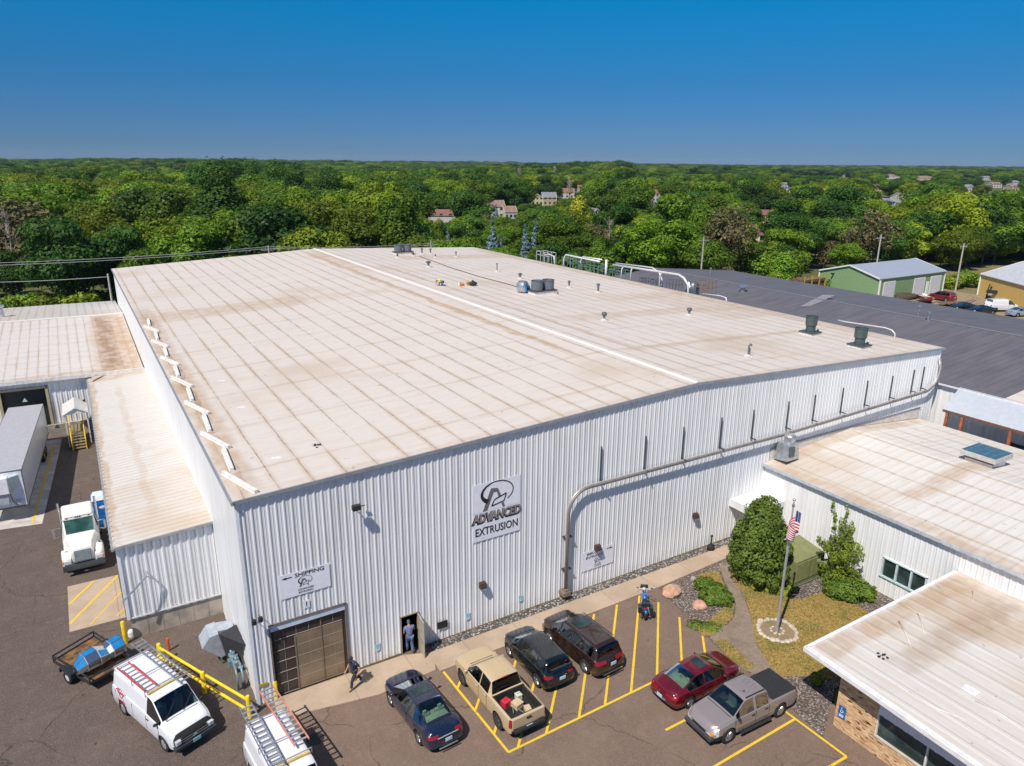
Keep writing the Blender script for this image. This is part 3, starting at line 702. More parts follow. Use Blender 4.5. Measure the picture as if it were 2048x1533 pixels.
# ---------- grey-roofed plant to the right of the factory
M_groof = NT('grey_roof'); P_ = M_groof.geo(); X_, Y_, Z_ = M_groof.xyz(P_)
cc = M_groof.mix(M_groof.ramp(M_groof.noise(M_groof.vscale(P_, (.3, 1.5, 1)), .8, 5), .3, .7), (.125, .115, .125), (.165, .15, .16))
cc = M_groof.mix(M_groof.math('MULTIPLY', M_groof.line(Y_, .62, .02, .05), .45), cc, (.075, .07, .08))
cc = M_groof.mix(M_groof.math('MULTIPLY', M_groof.line(X_, 1.6, .0, .05), .22), cc, (.25, .24, .25))
cc = M_groof.mix(M_groof.math('MULTIPLY', M_groof.ramp(M_groof.noise(P_, .12, 3), .5, .7), .4), cc, (.17, .145, .14))
M_groof = M_groof.out(cc, .55, .1)
gb = thing('grey_roof_plant', 'long low plant with a dark grey gable roof behind the factory right side', 'plant building', (71, 24, 0)); GB = (71, 24, 0); C = []
C.append(slab('roof', [(54.1, -4.6, 7.35), (71, -4.6, 8.8), (71, 53.2, 8.8), (54.1, 53.2, 7.35)], .12, M_groof, gb))
C.append(slab('roof', [(71, -4.6, 8.8), (88.6, -4.6, 7.2), (88.6, 53.2, 7.2), (71, 53.2, 8.8)], .12, M_groof, gb))
C.append(MB().bar((71, -4.6, 8.83), (71, 53.2, 8.83), .35, .05).bar((71, 53.25, 8.8), (88.6, 53.25, 7.2), .12, .2).bar((71, 53.25, 8.8), (54.1, 53.25, 7.35), .12, .2).build('ridge_cap', plain('ridge_grey', (.24, .23, .25), .5, .2), gb))
C.append(ribbed('wall', (54.3, 53, 0), (0, -1, 0), (-1, 0, 0), 75, 0, lambda u: 7.22, M_white2, gb, pitch=.9, dep=.03))
C.append(MB().box(54.4, 52.9, 0, 88.4, 53, 7.1).box(88.3, -4, 0, 88.4, 53, 7.1).build('wall', M_white2, gb))
C.append(MB().bar((54.05, -22, 7.28), (54.05, 53, 7.28), .1, .12).build('gutter', plain('gutter_white', (.70, .70, .72), .4), gb))
gs = plain('patch_grey', (.25, .24, .25), .6)
def gz_near(x): return 7.35+(x-54.1)*(1.45/16.9)
for (a, b, c, d) in (((1599, 616), (1621, 616), (1669, 603), (1644, 601)),):
    P = [G(*q, 8.3) for q in (a, b, c, d)]; 
    C.append(MB().add([(p.x, p.y, gz_near(p.x)+.012) for p in P], [(0, 1, 2, 3)]).build('roof_patch', gs, gb, fix=False))
C.append(slab('roof', [(54.1, -40, 7.35), (71, -40, 8.8), (71, -4.62, 8.8), (54.1, -4.62, 7.35)], .1, M_roof, gb))
C.append(MB().box(54.02, -40, 6.7, 54.28, -1.4, 7.2).build('parapet_band', plain('band_grey', (.36, .36, .38), .7, 0, .25), gb))
C.append(MB().box(54.22, -6.6, 0, 54.27, -5.6, 4.2).build('door', plain('door_dark', (.05, .055, .07), .5), gb))
for o in C: rel(o, GB)
gw = [( -5.15, 4.15), (-6.75, 4.15)]
# porch with rusty posts
pr = thing('metal_porch', 'pale metal porch roof on rust-red posts along the white plant wall', 'porch', (53, -8, 0)); PB = (53, -8, 0); C = []
A0, A1 = GX(1886, 818, 51.9), GX(2048, 864, 51.9)
zf = (A0.z+A1.z)/2
C.append(slab('porch_roof', [(51.9, -30, zf), (54.2, -30, zf+1.35), (54.2, A0.y+.2, zf+1.35), (51.9, A0.y, zf)], .05, plain('porch_metal', (.60, .63, .68), .35, .3, .05), pr))
C.append(MB().bar((51.95, -30, zf-.12), (51.95, A0.y, zf-.12), .12, .2).build('beam', plain('beam_rust', (.13, .06, .04), .8), pr))
for px_ in (1890, 1922, 2025):
    q = GX(px_, 850, 52.0); C.append(MB().box(51.92, q.y-.09, 0, 52.1, q.y+.09, zf-.1).build('post', plain('post_rust', (.36, .10, .04), .75, 0, .3), pr))
for o in C: rel(o, PB)

def shed(name, label, cat, c00, c10, c11, c01, he, hr, walls, roofm, trimm, doors=(), group=None, lift=.0):
    """gable building; corners ccw; ridge parallel to side c00-c10. doors: (t0,t1,h) on side c00-c10"""
    ctr = [(c00[i]+c10[i]+c11[i]+c01[i])/4 for i in (0, 1)]
    t = thing(name, label, cat, (ctr[0], ctr[1], 0), 0, group)
    def L(p, z=0): return Vector((p[0]-ctr[0], p[1]-ctr[1], z))
    a, b, c, d = map(L, (c00, c10, c11, c01)); m0, m1 = (a+d)/2, (b+c)/2
    up = Vector((0, 0, 1)); mb = MB()
    mb.add([a, b, b+up*he, a+up*he], [(0, 1, 2, 3)]).add([c, d, d+up*he, c+up*he], [(0, 1, 2, 3)])
    mb.add([d, a, a+up*he, m0+up*hr, d+up*he], [(0, 1, 2, 3, 4)]).add([b, c, c+up*he, m1+up*hr, b+up*he], [(0, 1, 2, 3, 4)])
    wl = mb.build('wall', walls, t, fix=False)
    u = (b-a).normalized(); v = (d-a).normalized(); ov = .25 if he > 3 else .35
    mb = MB(); k = (hr-he)/((d-a).length/2)
    for s0, s1, e0, e1 in ((a, b, m0, m1), (d, c, m0, m1)):
        w_ = (s0-e0).normalized(); q = [s0+w_*ov-u*ov+up*(he-k*ov), s1+w_*ov+u*ov+up*(he-k*ov), e1+u*ov+up*hr, e0-u*ov+up*hr]
        mb.hexa([p+up*.02 for p in q]+[p+up*.12 for p in q])
    rf = mb.build('roof', roofm, t)
    if trimm:
        mb = MB()
        for p in (a, b, c, d): mb.box(p.x-.12, p.y-.12, 0, p.x+.12, p.y+.12, he)
        for e_, s_, m_, sg in ((a, d, m0, -1), (b, c, m1, 1)):
            for s2 in (e_, s_): mb.bar(s2+u*sg*.27+up*(he+.0), m_+u*sg*.27+up*(hr+.05), .08, .25)
        mb.build('corner_trim', trimm, t)
    n = Vector((u.y, -u.x, 0))
    for (t0, t1, h, mt) in doors:
        p, q = a+(b-a)*t0+n*.04, a+(b-a)*t1+n*.04
        fr = MB().hexa([p-u*.15, q+u*.15, q+u*.15-n*.1, p-u*.15-n*.1, p-u*.15+up*(h+.15), q+u*.15+up*(h+.15), q+u*.15-n*.1+up*(h+.15), p-u*.15-n*.1+up*(h+.15)]).build('door', trimm or mt, t)
        MB().hexa([p+n*.03, q+n*.03, q-n*.05, p-n*.05]+[w_+up*h for w_ in (p+n*.03, q+n*.03, q-n*.05, p-n*.05)]).build('door_leaf', mt, fr)
    t['_w'] = 0; del t['_w']
    return t, (a, b, c, d, u, n)
Mg = plain('shed_green', (.22, .34, .17), .55, 0, .06); My = plain('shed_yellow', (.72, .47, .14), .55, 0, .05)
Mrg = plain('shed_roof_blue', (.40, .43, .50), .4, .2, .08); Mrw = plain('shed_roof_white', (.52, .53, .55), .5, .1, .16)
Mdoor = plain('door_white', (.62, .62, .66), .5, 0, .05); Mtr = plain('trim_white', (.78, .78, .76), .5, 0, .04)
g, gi = shed('green_shed', 'green metal shed with a grey-blue gable roof and number 7 on its end wall', 'shed', (122, 48.6), (142.8, 48.4), (142.8, 61.5), (122, 61.5), 4.05, 5.75, Mg, Mrg, Mtr,
     doors=((.06, .22, 3.3, Mdoor), (.52, .68, 3.3, Mdoor), (.72, .75, 2.3, Mtr), (.78, .94, 3.3, Mdoor)))
M7 = Matrix.Translation((-10.43, 3.6-.0, 3.2)) @ Matrix.Rotation(-PI/2, 4, 'Z') @ Matrix.Rotation(PI/2, 4, 'X')
text('7', 1.6, M7, M_ink, g, 'number_sign', .02, .03)
_q = G(2048, 571, 4.0); _a = Vector((145.5, 43.0)); _d = (Vector((_q.x, _q.y))-_a).normalized(); _n = Vector((-_d.y, _d.x)); _n = _n if _n.x > 0 else -_n
YC = [tuple(_a+_d*26), tuple(_a+_d*26+_n*15), tuple(_a+_n*15)]; 
y_, yi = shed('yellow_shed', 'yellow metal building with a weathered white roof, far right behind the skid loader', 'shed', (145.5, 43.0), *YC, 4.0, 6.4, My, Mrw, Mtr)

# ---------- houses of the neighbourhood
Mh = {'w': plain('house_white', (.50, .48, .45), .6), 't': plain('house_tan', (.42, .33, .22), .6), 'b': plain('house_grey', (.33, .36, .40), .6), 'y': plain('house_cream', (.55, .46, .30), .6)}
Mr = {'r': plain('shingle_red', (.22, .10, .075), .85, 0, .2, 1), 'm': plain('shingle_maroon', (.20, .085, .08), .85, 0, .2, 1), 'g': plain('shingle_grey', (.20, .20, .23), .85, 0, .2, 1), 'n': plain('shingle_brown', (.24, .16, .13), .85, 0, .2, 1)}
HOUSES = []
def house(pxl, pxr, pyb, hw, hr, wk, rk, label, ang=0.0, depth=8.0, end=False, win=3):
    """ridge roughly across the view; pxl/pxr left and right picture columns of the front wall, pyb its foot row"""
    hr = hw*.82+(hr-hw)*.8; hw *= .82
    a, b = G(pxl, pyb), G(pxr, pyb+(pxr-pxl)*.01)
    w = (b-a).length; c = (a+b)/2; a, b = (Vector((c.x, c.y, 0))+Vector((math.cos(ang+_yaw0), math.sin(ang+_yaw0), 0))*s*w/2 for s in (-1, 1))
    u = (b-a).normalized(); v = Vector((-u.y, u.x, 0))
    if end: ps = [b, b+v*depth, a+v*depth, a]
    else: ps = [a, b, b+v*depth, a+v*depth]
    t, inf = shed('house', label, 'house', *[(p.x, p.y) for p in ps], hw, hr, Mh[wk], Mr[rk], Mtr, group='houses among the trees')
    L0 = Vector((t.location.x, t.location.y, 0)); n = -v; up = Vector((0, 0, 1))
    for i in range(win):
        p = a+(b-a)*((i+.5)/win)-L0
        for z in ((1.0,) if hw < 3.6 else (1.0, 3.6)):
            q = [p-u*.55+n*.03+up*z, p+u*.55+n*.03+up*z, p+u*.55-n*.05+up*z, p-u*.55-n*.05+up*z]
            MB().hexa(q+[w_+up*1.2 for w_ in q]).build('window', M_glass, t)
    _D = (L0-Vector((CAM.x, CAM.y, 0))).length; HOUSES.append((pxl-4, pxr+4, pyb, _D, hr*F_PX/_D)); return t
_yaw0 = math.atan2(CR.y, CR.x)
hs_ = [
 (855, 910, 453, 4.9, 7.4, 'w', 'r', 'white house with a long red roof, nearest behind the factory', 0, 9),
 (968, 1010, 438, 6.4, 9.4, 'w', 'n', 'two-storey white house with a brown roof beside its lower wing', .2, 9),
 (1010, 1034, 440, 3.9, 6.8, 'w', 'n', 'lower brown-roofed wing house right of the two-storey white one', .2, 9),
 (1063, 1086, 412, 5.0, 8.0, 'y', 'n', 'cream gable-fronted house left of the grey-roofed one', .1, 10, True),
 (1086, 1113, 412, 5.4, 9.0, 't', 'g', 'tan house with a grey roof in the clearing behind the factory', .1, 10),
 (1120, 1148, 398, 5.0, 8.4, 'w', 'r', 'white house with a red roof behind the bright yellow-green tree', 0, 11),
 (1157, 1176, 386, 4.6, 7.4, 't', 'm', 'small tan house with a maroon roof, highest of the cluster', 0, 11),
 (1184, 1204, 441, 3.4, 6.0, 'w', 'g', 'white gable end with a grey roof peeping between green crowns', .3, 9, True),
 (1303, 1325, 405, 6.5, 9.4, 'w', 'r', 'tall white house with a red roof, mid-right behind the woods', .2, 10),
 (1296, 1310, 424, 4.2, 7.0, 'w', 'm', 'white house with a maroon gable just below the tall white one', .5, 9, True),
 (1517, 1549, 456, 5.8, 8.0, 'y', 'm', 'cream two-storey house with a maroon roof above the dark woods', -.1, 10),
 (1512, 1538, 486, 3.0, 5.2, 'y', 'm', 'low maroon-roofed house in front of the cream two-storey one', .7, 9),
 (1802, 1822, 406, 4.6, 7.6, 'w', 'r', 'white house with a pinkish red roof in the right-hand woods', .2, 11),
 (1772, 1790, 412, 3.0, 5.0, 'b', 'g', 'low pale grey building left of the pink-roofed white house', .1, 12),
 (1930, 1950, 384, 4.8, 8.0, 'w', 'g', 'white house with a grey roof, upper right near the horizon', .3, 12, True),
 (1985, 2003, 376, 4.5, 7.4, 'w', 'n', 'white house with a brown roof near the right horizon', 0, 12),
 (2024, 2042, 382, 4.5, 7.0, 't', 'n', 'tan house with a brown roof at the far right edge', .1, 12),
 (1562, 1580, 385, 4.4, 7.2, 'w', 'g', 'white house with a grey roof right of centre in the distance', .2, 12),
 (1640, 1668, 352, 5, 9, 't', 'n', 'long tan house row at the horizon, left one', 0, 16),
 (1590, 1634, 351, 5, 9, 't', 'g', 'grey-roofed tan terrace at the horizon left of the tan row', 0, 16),
 (1680, 1705, 355, 5, 9, 'w', 'g', 'white gable terrace at the horizon right of the tan row', .4, 16),
 (1772, 1800, 358, 5, 9, 'w', 'n', 'white terrace with a brown roof on the right horizon', 0, 16),
 (1563, 1575, 378, 4.5, 7.2, 'w', 'g', 'tiny white house glimpsed right of the bright yellow tree row', 0, 11),
 (1968, 1982, 361, 5, 8, 'w', 'g', 'tiny white house on the right horizon above the white pair', 0, 13), (2026, 2040, 373, 5, 8, 'w', 'g', 'white house with a grey roof at the far right edge', 0, 12), (1922, 1938, 357, 5, 8, 'w', 'n', 'tiny white house with a brown roof on the right horizon', 0, 14),
 (1745, 1762, 383, 4.6, 7.5, 't', 'n', 'tan house with a brown roof among trees above the shed', 0, 11), (1448, 1466, 384, 4.6, 7.5, 'w', 'n', 'white house with a brown roof right of the big feathery tree', 0, 11), (1830, 1868, 362, 5, 9, 't', 'n', 'long tan terrace with a brown roof on the right horizon', 0, 16)]
for h in hs_: house(*h)
# a tank-shaped white store far off and lawn clearings
sheet('clearing_lawn', [(G(p, q).x, G(p, q).y) for p, q in ((1075, 440), (1240, 432), (1230, 402), (1080, 408))], -.03, mat_grass('clearing_grass', (.07, .11, .025), (.13, .17, .04), (.16, .17, .05)))
sheet('clearing_lawn', [(G(p, q).x, G(p, q).y) for p, q in ((900, 452), (1045, 446), (1040, 428), (905, 432))], -.028, mat_grass('clearing_grass2', (.07, .11, .025), (.13, .17, .04), (.16, .17, .05)))

# ================================================================ TREES
def leaves(rnd, blobs, n, size, up=.25):
    """leaf clumps: small crossed faces on the shells of the blobs"""
    vs = np.zeros((n*4, 3)); 
    tot = sum(b[3]*b[4] for b in blobs); i = 0
    cen = np.zeros((n, 3)); nor = np.zeros((n, 3))
    for b in blobs:
        k = int(n*b[3]*b[4]/tot)
        if b is blobs[-1]: k = n-i
        d = rnd.normal(size=(k, 3)); d /= np.linalg.norm(d, axis=1)[:, None]
        lump = 1+.22*np.sin(d[:, 0:1]*5+b[0]*3)*np.sin(d[:, 1:2]*5+b[1]*2)*np.cos(d[:, 2:3]*4+b[2])
        r = (.62+.42*rnd.random((k, 1))**.6)*lump
        cen[i:i+k] = np.array(b[:3])+d*r*np.array([b[3], b[3], b[4]]); nor[i:i+k] = d; i += k
    nor = nor+rnd.normal(size=(n, 3))*.42+np.array([0, 0, up]); nor /= np.linalg.norm(nor, axis=1)[:, None]
    t = np.cross(nor, rnd.normal(size=(n, 3))); t /= np.linalg.norm(t, axis=1)[:, None]; bt = np.cross(nor, t)
    s = size*(.6+.8*rnd.random((n, 1)))
    vs[0::4] = cen-t*s; vs[1::4] = cen-bt*s*.55; vs[2::4] = cen+t*s; vs[3::4] = cen+bt*s*.6
    return vs
def leaf_mesh(name, vs, mat):
    n = len(vs)//4; me = bpy.data.meshes.new(name); me.vertices.add(n*4); me.vertices.foreach_set('co', vs.ravel())
    me.loops.add(n*4); me.loops.foreach_set('vertex_index', np.arange(n*4)); me.polygons.add(n)
    me.polygons.foreach_set('loop_start', np.arange(0, n*4, 4)); me.update(calc_edges=True); me.materials.append(mat); return me
M_bark = plain('bark', (.10, .075, .055), .9, 0, .3, 4); M_bark2 = plain('bark_pale', (.33, .28, .22), .9, 0, .2, 4)
ML = {'oak': mat_leaf('leaf_oak', (.040, .098, .006), (.155, .25, .012), (.27, .30, .014)),
      'dark': mat_leaf('leaf_dark', (.018, .058, .008), (.058, .135, .014), (.09, .17, .02)),
      'yellow': mat_leaf('leaf_yellow', (.22, .25, .02), (.48, .46, .03), None),
      'lime': mat_leaf('leaf_lime', (.075, .155, .010), (.19, .30, .022), (.27, .31, .02)),
      'blue': mat_leaf('needle_blue', (.07, .12, .12), (.22, .32, .34), None, .1),
      'brown': mat_leaf('leaf_brown', (.085, .075, .03), (.17, .145, .06), None, .1)}
def limbs(mb, rnd, h, r, n, spread, top=.7):
    mb.tube([(0, 0, -.3), (.1*r, 0, h*.25), (-.2*r, .1, h*.5), (0, 0, h*top)], [r, r*.8, r*.55, r*.15], 7)
    for i in range(n):
        a = rnd.random()*2*PI; z0 = h*(.22+.4*rnd.random()); L = spread*(.5+.5*rnd.random())
        p = [(0, 0, z0), (math.cos(a)*L*.4, math.sin(a)*L*.4, z0+L*.35), (math.cos(a)*L*.85, math.sin(a)*L*.85, z0+L*.85)]
        mb.tube(p, [r*.4, r*.25, r*.06], 5)
PROTO = {}
def proto(kind, k, H, Wd, mat, n=12500, shape='round', leafs=.27, bark=None, trunk_r=.28):
    rnd = np.random.default_rng(k*13+5); B = []
    if shape == 'round':
        m = 21
        for i in range(m):
            a = rnd.random()*2*PI; q = rnd.random()**.5; z = H*(.34+.52*rnd.random()); rr = Wd/2*q*(1.05-abs(z/H-.5)*1.1)*.85
            s = Wd*(.11+.11*rnd.random()); B.append((math.cos(a)*rr*1.12, math.sin(a)*rr*1.12, z, s, s*.8))
        B.append((0, 0, H*.84, Wd*.2, Wd*.15)); B.append((0, 0, H*.55, Wd*.30, H*.20)); B.append((0, 0, H*.3, Wd*.26, H*.15))
    elif shape == 'tall':
        for i in range(15):
            a = rnd.random()*2*PI; z = H*(.2+.72*rnd.random()); rr = Wd/2*rnd.random()*(1.15-z/H)*.9
            s = Wd*(.15+.12*rnd.random()); B.append((math.cos(a)*rr, math.sin(a)*rr, z, s, s*1.25))
        B.append((0, 0, H*.5, Wd*.28, H*.33))
    elif shape == 'cone':
        for i in range(11):
            t = i/10; z = H*(.08+.88*t); s = Wd/2*(1-t)*.72+.15
            for j in range(3 if t < .8 else 1):
                a = rnd.random()*2*PI; B.append((math.cos(a)*s*.45, math.sin(a)*s*.45, z, s*.72, H*.055))
    elif shape == 'bush':
        for i in range(10):
            a = rnd.random()*2*PI; q = rnd.random()**.5*Wd*.36; s = Wd*(.16+.12*rnd.random())
            B.append((math.cos(a)*q, math.sin(a)*q, H*(.35+.3*rnd.random()), s, H*.33))
    vs = leaves(rnd, B, n, leafs)
    vs[:, 2] = np.maximum(vs[:, 2], .05)
    me = leaf_mesh(kind+'_crown', vs, mat)
    mb = MB(); limbs(mb, rnd, H, trunk_r, 7, Wd*.42)
    t = thing('tree', '', 'tree', (0, 0, 0)); cr = bpy.data.objects.new('crown', me); COL.objects.link(cr); cr.parent = t
    mb.build('trunk', bark or M_bark, t)
    t['_h'] = H; t['_w'] = Wd; t['_used'] = 0
    PROTO.setdefault(kind, []).append(t); return t
proto('green', 1, 15, 12, ML['oak']); proto('green', 2, 13.5, 13, ML['oak']); proto('green', 3, 17, 11, ML['oak'], shape='tall'); proto('green', 4, 14, 11.5, ML['oak'])
proto('dark', 5, 16, 12, ML['dark']); proto('dark', 6, 14, 12.5, ML['dark'])
proto('tall', 7, 24, 12, ML['dark'], shape='tall', n=15000, trunk_r=.4)
proto('lime', 8, 10, 9, ML['lime'], n=7500); proto('lime', 9, 7, 8.5, ML['lime'], n=6500, shape='bush', leafs=.24)
proto('yellow', 10, 12, 8, ML['yellow'], n=7000, shape='tall')
proto('spruce', 11, 12, 6, ML['blue'], n=4200, shape='cone', leafs=.3)
proto('willow', 12, 14, 11, ML['brown'], n=2600, leafs=.3)
def bare(k, H, Wd, th=1.0, kind='bare', mt_=None):
    rnd = np.random.default_rng(k); mb = MB(); t = thing('bare_tree', '', 'dead tree'); r = .22
    mb.tube([(0, 0, -.3), (.2, 0, H*.35), (-.1, .2, H*.7), (.1, 0, H)], [r, r*.8, r*.45, .03], 6)
    tw = MB()
    for i in range(34):
        a = rnd.random()*2*PI; z0 = H*(.25+.65*rnd.random()); L = Wd*.5*(.4+.6*rnd.random())*(1.15-z0/H)
        p = Vector((0, 0, z0)); pts = [p]
        for j in range(3): p = p+Vector((math.cos(a), math.sin(a), .8+.5*rnd.random()))*L/3; a += rnd.normal()*.4; pts.append(p)
        mb.tube(pts, [.09*th, .06*th, .04*th, .015*th], 4, cap=False)
        for q in range(7):
            b0 = pts[1+q % 3]; a2 = rnd.random()*2*PI; l2 = .5+rnd.random()*1.2
            tw.tube([b0, b0+Vector((math.cos(a2)*l2*.6, math.sin(a2)*l2*.6, l2*.7))], [.03*th*th, .01*th*th], 3, cap=False)
    mb.build('trunk', mt_ or M_bark2, t, fix=False); tw.build('crown', mt_ or M_bark2, t, fix=False)
    t['_h'] = H; t['_w'] = Wd; t['_used'] = 0; PROTO.setdefault(kind, []).append(t)
bare(3, 17, 7); bare(9, 14, 6)
bare(21, 18, 9, 2.2, 'barefar', plain('bark_bleached', (.42, .33, .26), .9, 0, .2, 4))
TREES = []
PROT = [(1408, 474, 125, 7), (1762, 473, 150, 6), (216, 551, 110, 5)]
rt = random.Random(11)
def plant(kind, x, y, h, label, group=None, wide=1.0, cat=None, name=None, idx=None, z=0):
    L = PROTO[kind]; p = L[idx if idx is not None else rt.randrange(len(L))]
    if p['_used']: t = copy_tree(p)
    else: t = p; p['_used'] = 1
    s = h/p['_h']; t.location = (x, y, z-.1); t.rotation_euler = (0, 0, rt.uniform(0, 6.28)); w = s*wide*rt.uniform(.92, 1.08); t.scale = (w, w, s)
    t['label'] = label
    if group: t['group'] = group
    elif 'group' in t: del t['group']
    if cat: t['category'] = cat
    TREES.append((x, y, t)); return t
def plant_px(kind, px, pytop, h, label, **k):
    p = G(px, pytop, h); return plant(kind, p.x, p.y, h, label, **k)
# trees that stand out (picture column and row of the top, height)
SP = [('tall', 500, 322, 23.5, 'tallest dark poplar-like tree, standing over the woods left of centre'), ('tall', 430, 330, 23, 'tall tree just left of the tallest crown in the left woods'),
 ('tall', 545, 327, 22.8, 'tall tree just right of the tallest crown in the left woods'), ('tall', 392, 338, 21.5, 'tall tree at the left end of the tall row in the woods'), ('tall', 465, 326, 22.8, 'tall tree between the two tallest crowns of the left woods'), ('tall', 590, 336, 21.5, 'tall tree at the right end of the tall row in the woods'), ('tall', 665, 345, 20.5, 'tall tree standing alone right of the tall row'),
 ('green', 345, 372, 18.5, 'broad light green tree in front of the tall row, left woods'),
 ('green', 745, 352, 20.5, 'big round bright green tree left of the red-roofed house'), ('green', 640, 398, 17, 'round green tree left of the big bright one behind the factory'), ('dark', 120, 428, 15.5, 'large dark spreading tree at the left behind the dock building'),
 ('dark', 235, 440, 14, 'dark tree shading the gap above the left roofs'), ('lime', 275, 440, 12, 'yellow-green tree lit brightly behind the dark left tree', 0), ('willow', 395, 428, 12, 'tree with brownish withering leaves left of centre'),
 ('bare', 5, 410, 16, 'leafless grey tree at the left picture edge'), ('yellow', 1160, 390, 15.5, 'bright yellow-green tree in the clearing beside the houses'), ('yellow', 1655, 372, 14, 'bright yellow tree standing out of the right woods'),
 ('yellow', 1385, 362, 13.5, 'golden narrow tree behind the big round crown right of centre'), ('yellow', 182, 366, 11, 'small yellow tree deep in the left woods'),
 ('spruce', 985, 440, 12.5, 'blue spruce in front of the two-storey white house'), ('spruce', 1002, 468, 9.5, 'second blue spruce, lower right of the first'), ('spruce', 1050, 447, 11, 'blue spruce right of the brown-roofed wing'),
 ('spruce', 1072, 436, 12, 'tallest blue spruce among the green crowns behind the factory'), ('spruce', 895, 455, 8.5, 'small blue spruce below the red-roofed house'), ('spruce', 992, 408, 11, 'dark grey-green spruce before the two-storey house', ),
 ('green', 1362, 376, 18.6, 'big round feathery tree right of centre'), ('willow', 1455, 400, 17, 'large thin brown-tinted tree left of the cream house'), ('bare', 1220, 432, 13, 'leafless pinkish tree above the far roof corner'),
 ('barefar', 1040, 330, 21, 'leafless pale trees on the skyline, left of the three'), ('barefar', 1110, 332, 20, 'leafless pale tree on the skyline, middle of the three'), ('barefar', 1140, 352, 17, 'slender leafless tree below the skyline'), ('barefar', 1195, 335, 20, 'leafless pale tree on the skyline, right of the three'),
 ('bare', 1700, 455, 9.5, 'white bleached snag standing before the right woods'), ('willow', 1745, 412, 15, 'brown-tinted tree above the green shed'), ('willow', 860, 352, 15, 'brownish broad tree deep in the woods behind the red roof'),
 ('dark', 1390, 333, 20.5, 'dark round tree breaking the skyline right of centre'), ('green', 1270, 352, 19, 'tall oval tree right of the house cluster'), ('green', 1120, 434, 12.5, 'dense round green tree right behind the factory back edge'),
 ('green', 930, 470, 11, 'low spreading green tree at the factory back edge'), ('lime', 830, 468, 11, 'light green tree at the back edge below the red-roofed house', 0), ('green', 1010, 490, 9, 'short green tree behind the far ridge of the factory roof')]
used = []
for s in SP:
    t = plant_px(s[0], s[1], s[2], s[3], s[4], idx=(s[5] if len(s) > 5 else None), wide=1.5 if s[0] == 'tall' else 1.0); used.append((t.location.x, t.location.y))
    _D = math.hypot(t.location.x-CAM.x, t.location.y-CAM.y)
    if s[0] in ('spruce', 'yellow', 'bare', 'tall') or s[1] in (345, 745, 1365, 120, 275, 1455, 1270): PROT.append((s[1], s[2], _D, 9 if s[0] == 'spruce' else 14))
    if s[0] in ('bare', 'barefar'): t['category'] = 'dead tree'
# wood edge (world line, nearest side first) and free planting behind it
EDGE = [(-80, 121), (-2, 117), (8, 90), (62, 88), (90, 72), (121, 67.5), (150, 69), (172, 62), (200, 52), (240, 38), (300, 20)]
def edge_y(x):
    for (a, b), (c, d) in zip(EDGE, EDGE[1:]):
        if a <= x <= c: return b+(d-b)*(x-a)/(c-a)
    return 1e9
def blocked(x, y, h, rad):
    px, py, z = PX((x, y, h)); d = math.hypot(x-CAM.x, y-CAM.y); w = rad*F_PX/z
    for (a, pt, D, hw_) in PROT:
        if d < D-1 and abs(px-a) < w*.8+hw_ and py < pt+hw_*1.6: return True
    for (a, b, foot, D, hp) in HOUSES:
        if d < D+12 and d > 60 and px+w*.75 > a and px-w*.75 < b:
            if d > D-10: return True
            if py < foot-(.42 if D < 400 else .2)*hp: return True
    return False
LM = [(20, 'at the left picture edge'), (90, 'above the dock building flue'), (150, 'above the dock building roof'), (215, 'above the pale corner pole'), (270, 'above the factory back left corner'), (340, 'a little right of the back left corner'), (420, 'below the tallest crowns'),
 (500, 'right below the tallest crown'), (540, 'over the insulator pole top'), (590, 'left of the roof ridge end'), (630, 'over the roof ridge end'), (700, 'right of the roof ridge end'), (760, 'left of the far roof fans'), (815, 'over the far roof fans'), (870, 'below the red-roofed house'),
 (930, 'over the back right roof corner'), (990, 'below the two-storey white house'), (1050, 'left of the railing cage'), (1090, 'over the railing cage'), (1150, 'over the green railings'), (1210, 'over the stout white stub'), (1260, 'over the long white pipe'), (1320, 'over the pipe bend'), (1380, 'over the domed tank'),
 (1410, 'beside the pole behind the grey roof'), (1480, 'over the grey roof end'), (1540, 'right of the grey roof end'), (1600, 'left of the yellow post rack'), (1660, 'over the yellow post rack'), (1715, 'over the shed gable with the 7'), (1765, 'beside the pole behind the green shed'),
 (1820, 'over the green shed roof'), (1880, 'over the green shed right end'), (1925, 'beside the crossarm pole between the sheds'), (1980, 'over the yellow shed roof'), (2050, 'at the right picture edge')]
def region(px): return min(LM, key=lambda m: abs(m[0]-px))[1]
cand = []; far = []
sp = 8.6
for i in range(-12, 90):
    for j in range(0, 90):
        x, y = i*sp+rt.uniform(-3.6, 3.6), 20+j*sp+rt.uniform(-3.6, 3.6)
        if y < edge_y(x)+3: continue
        px, py, z = PX((x, y, 8))
        if z < 10 or px < -120 or px > 2170: continue
        if any((x-a)**2+(y-b)**2 < 30 for a, b in used): continue
        d = math.hypot(x-CAM.x, y-CAM.y)
        if d < 560: cand.append((d, x, y, px))
cand.sort(); NIND = 250; n_i = 0
words = {'green': 'leafy mid-green tree', 'dark': 'dark green dense tree', 'lime': 'light yellow-green tree', 'tall': 'tall green tree', 'willow': 'thin brownish tree'}
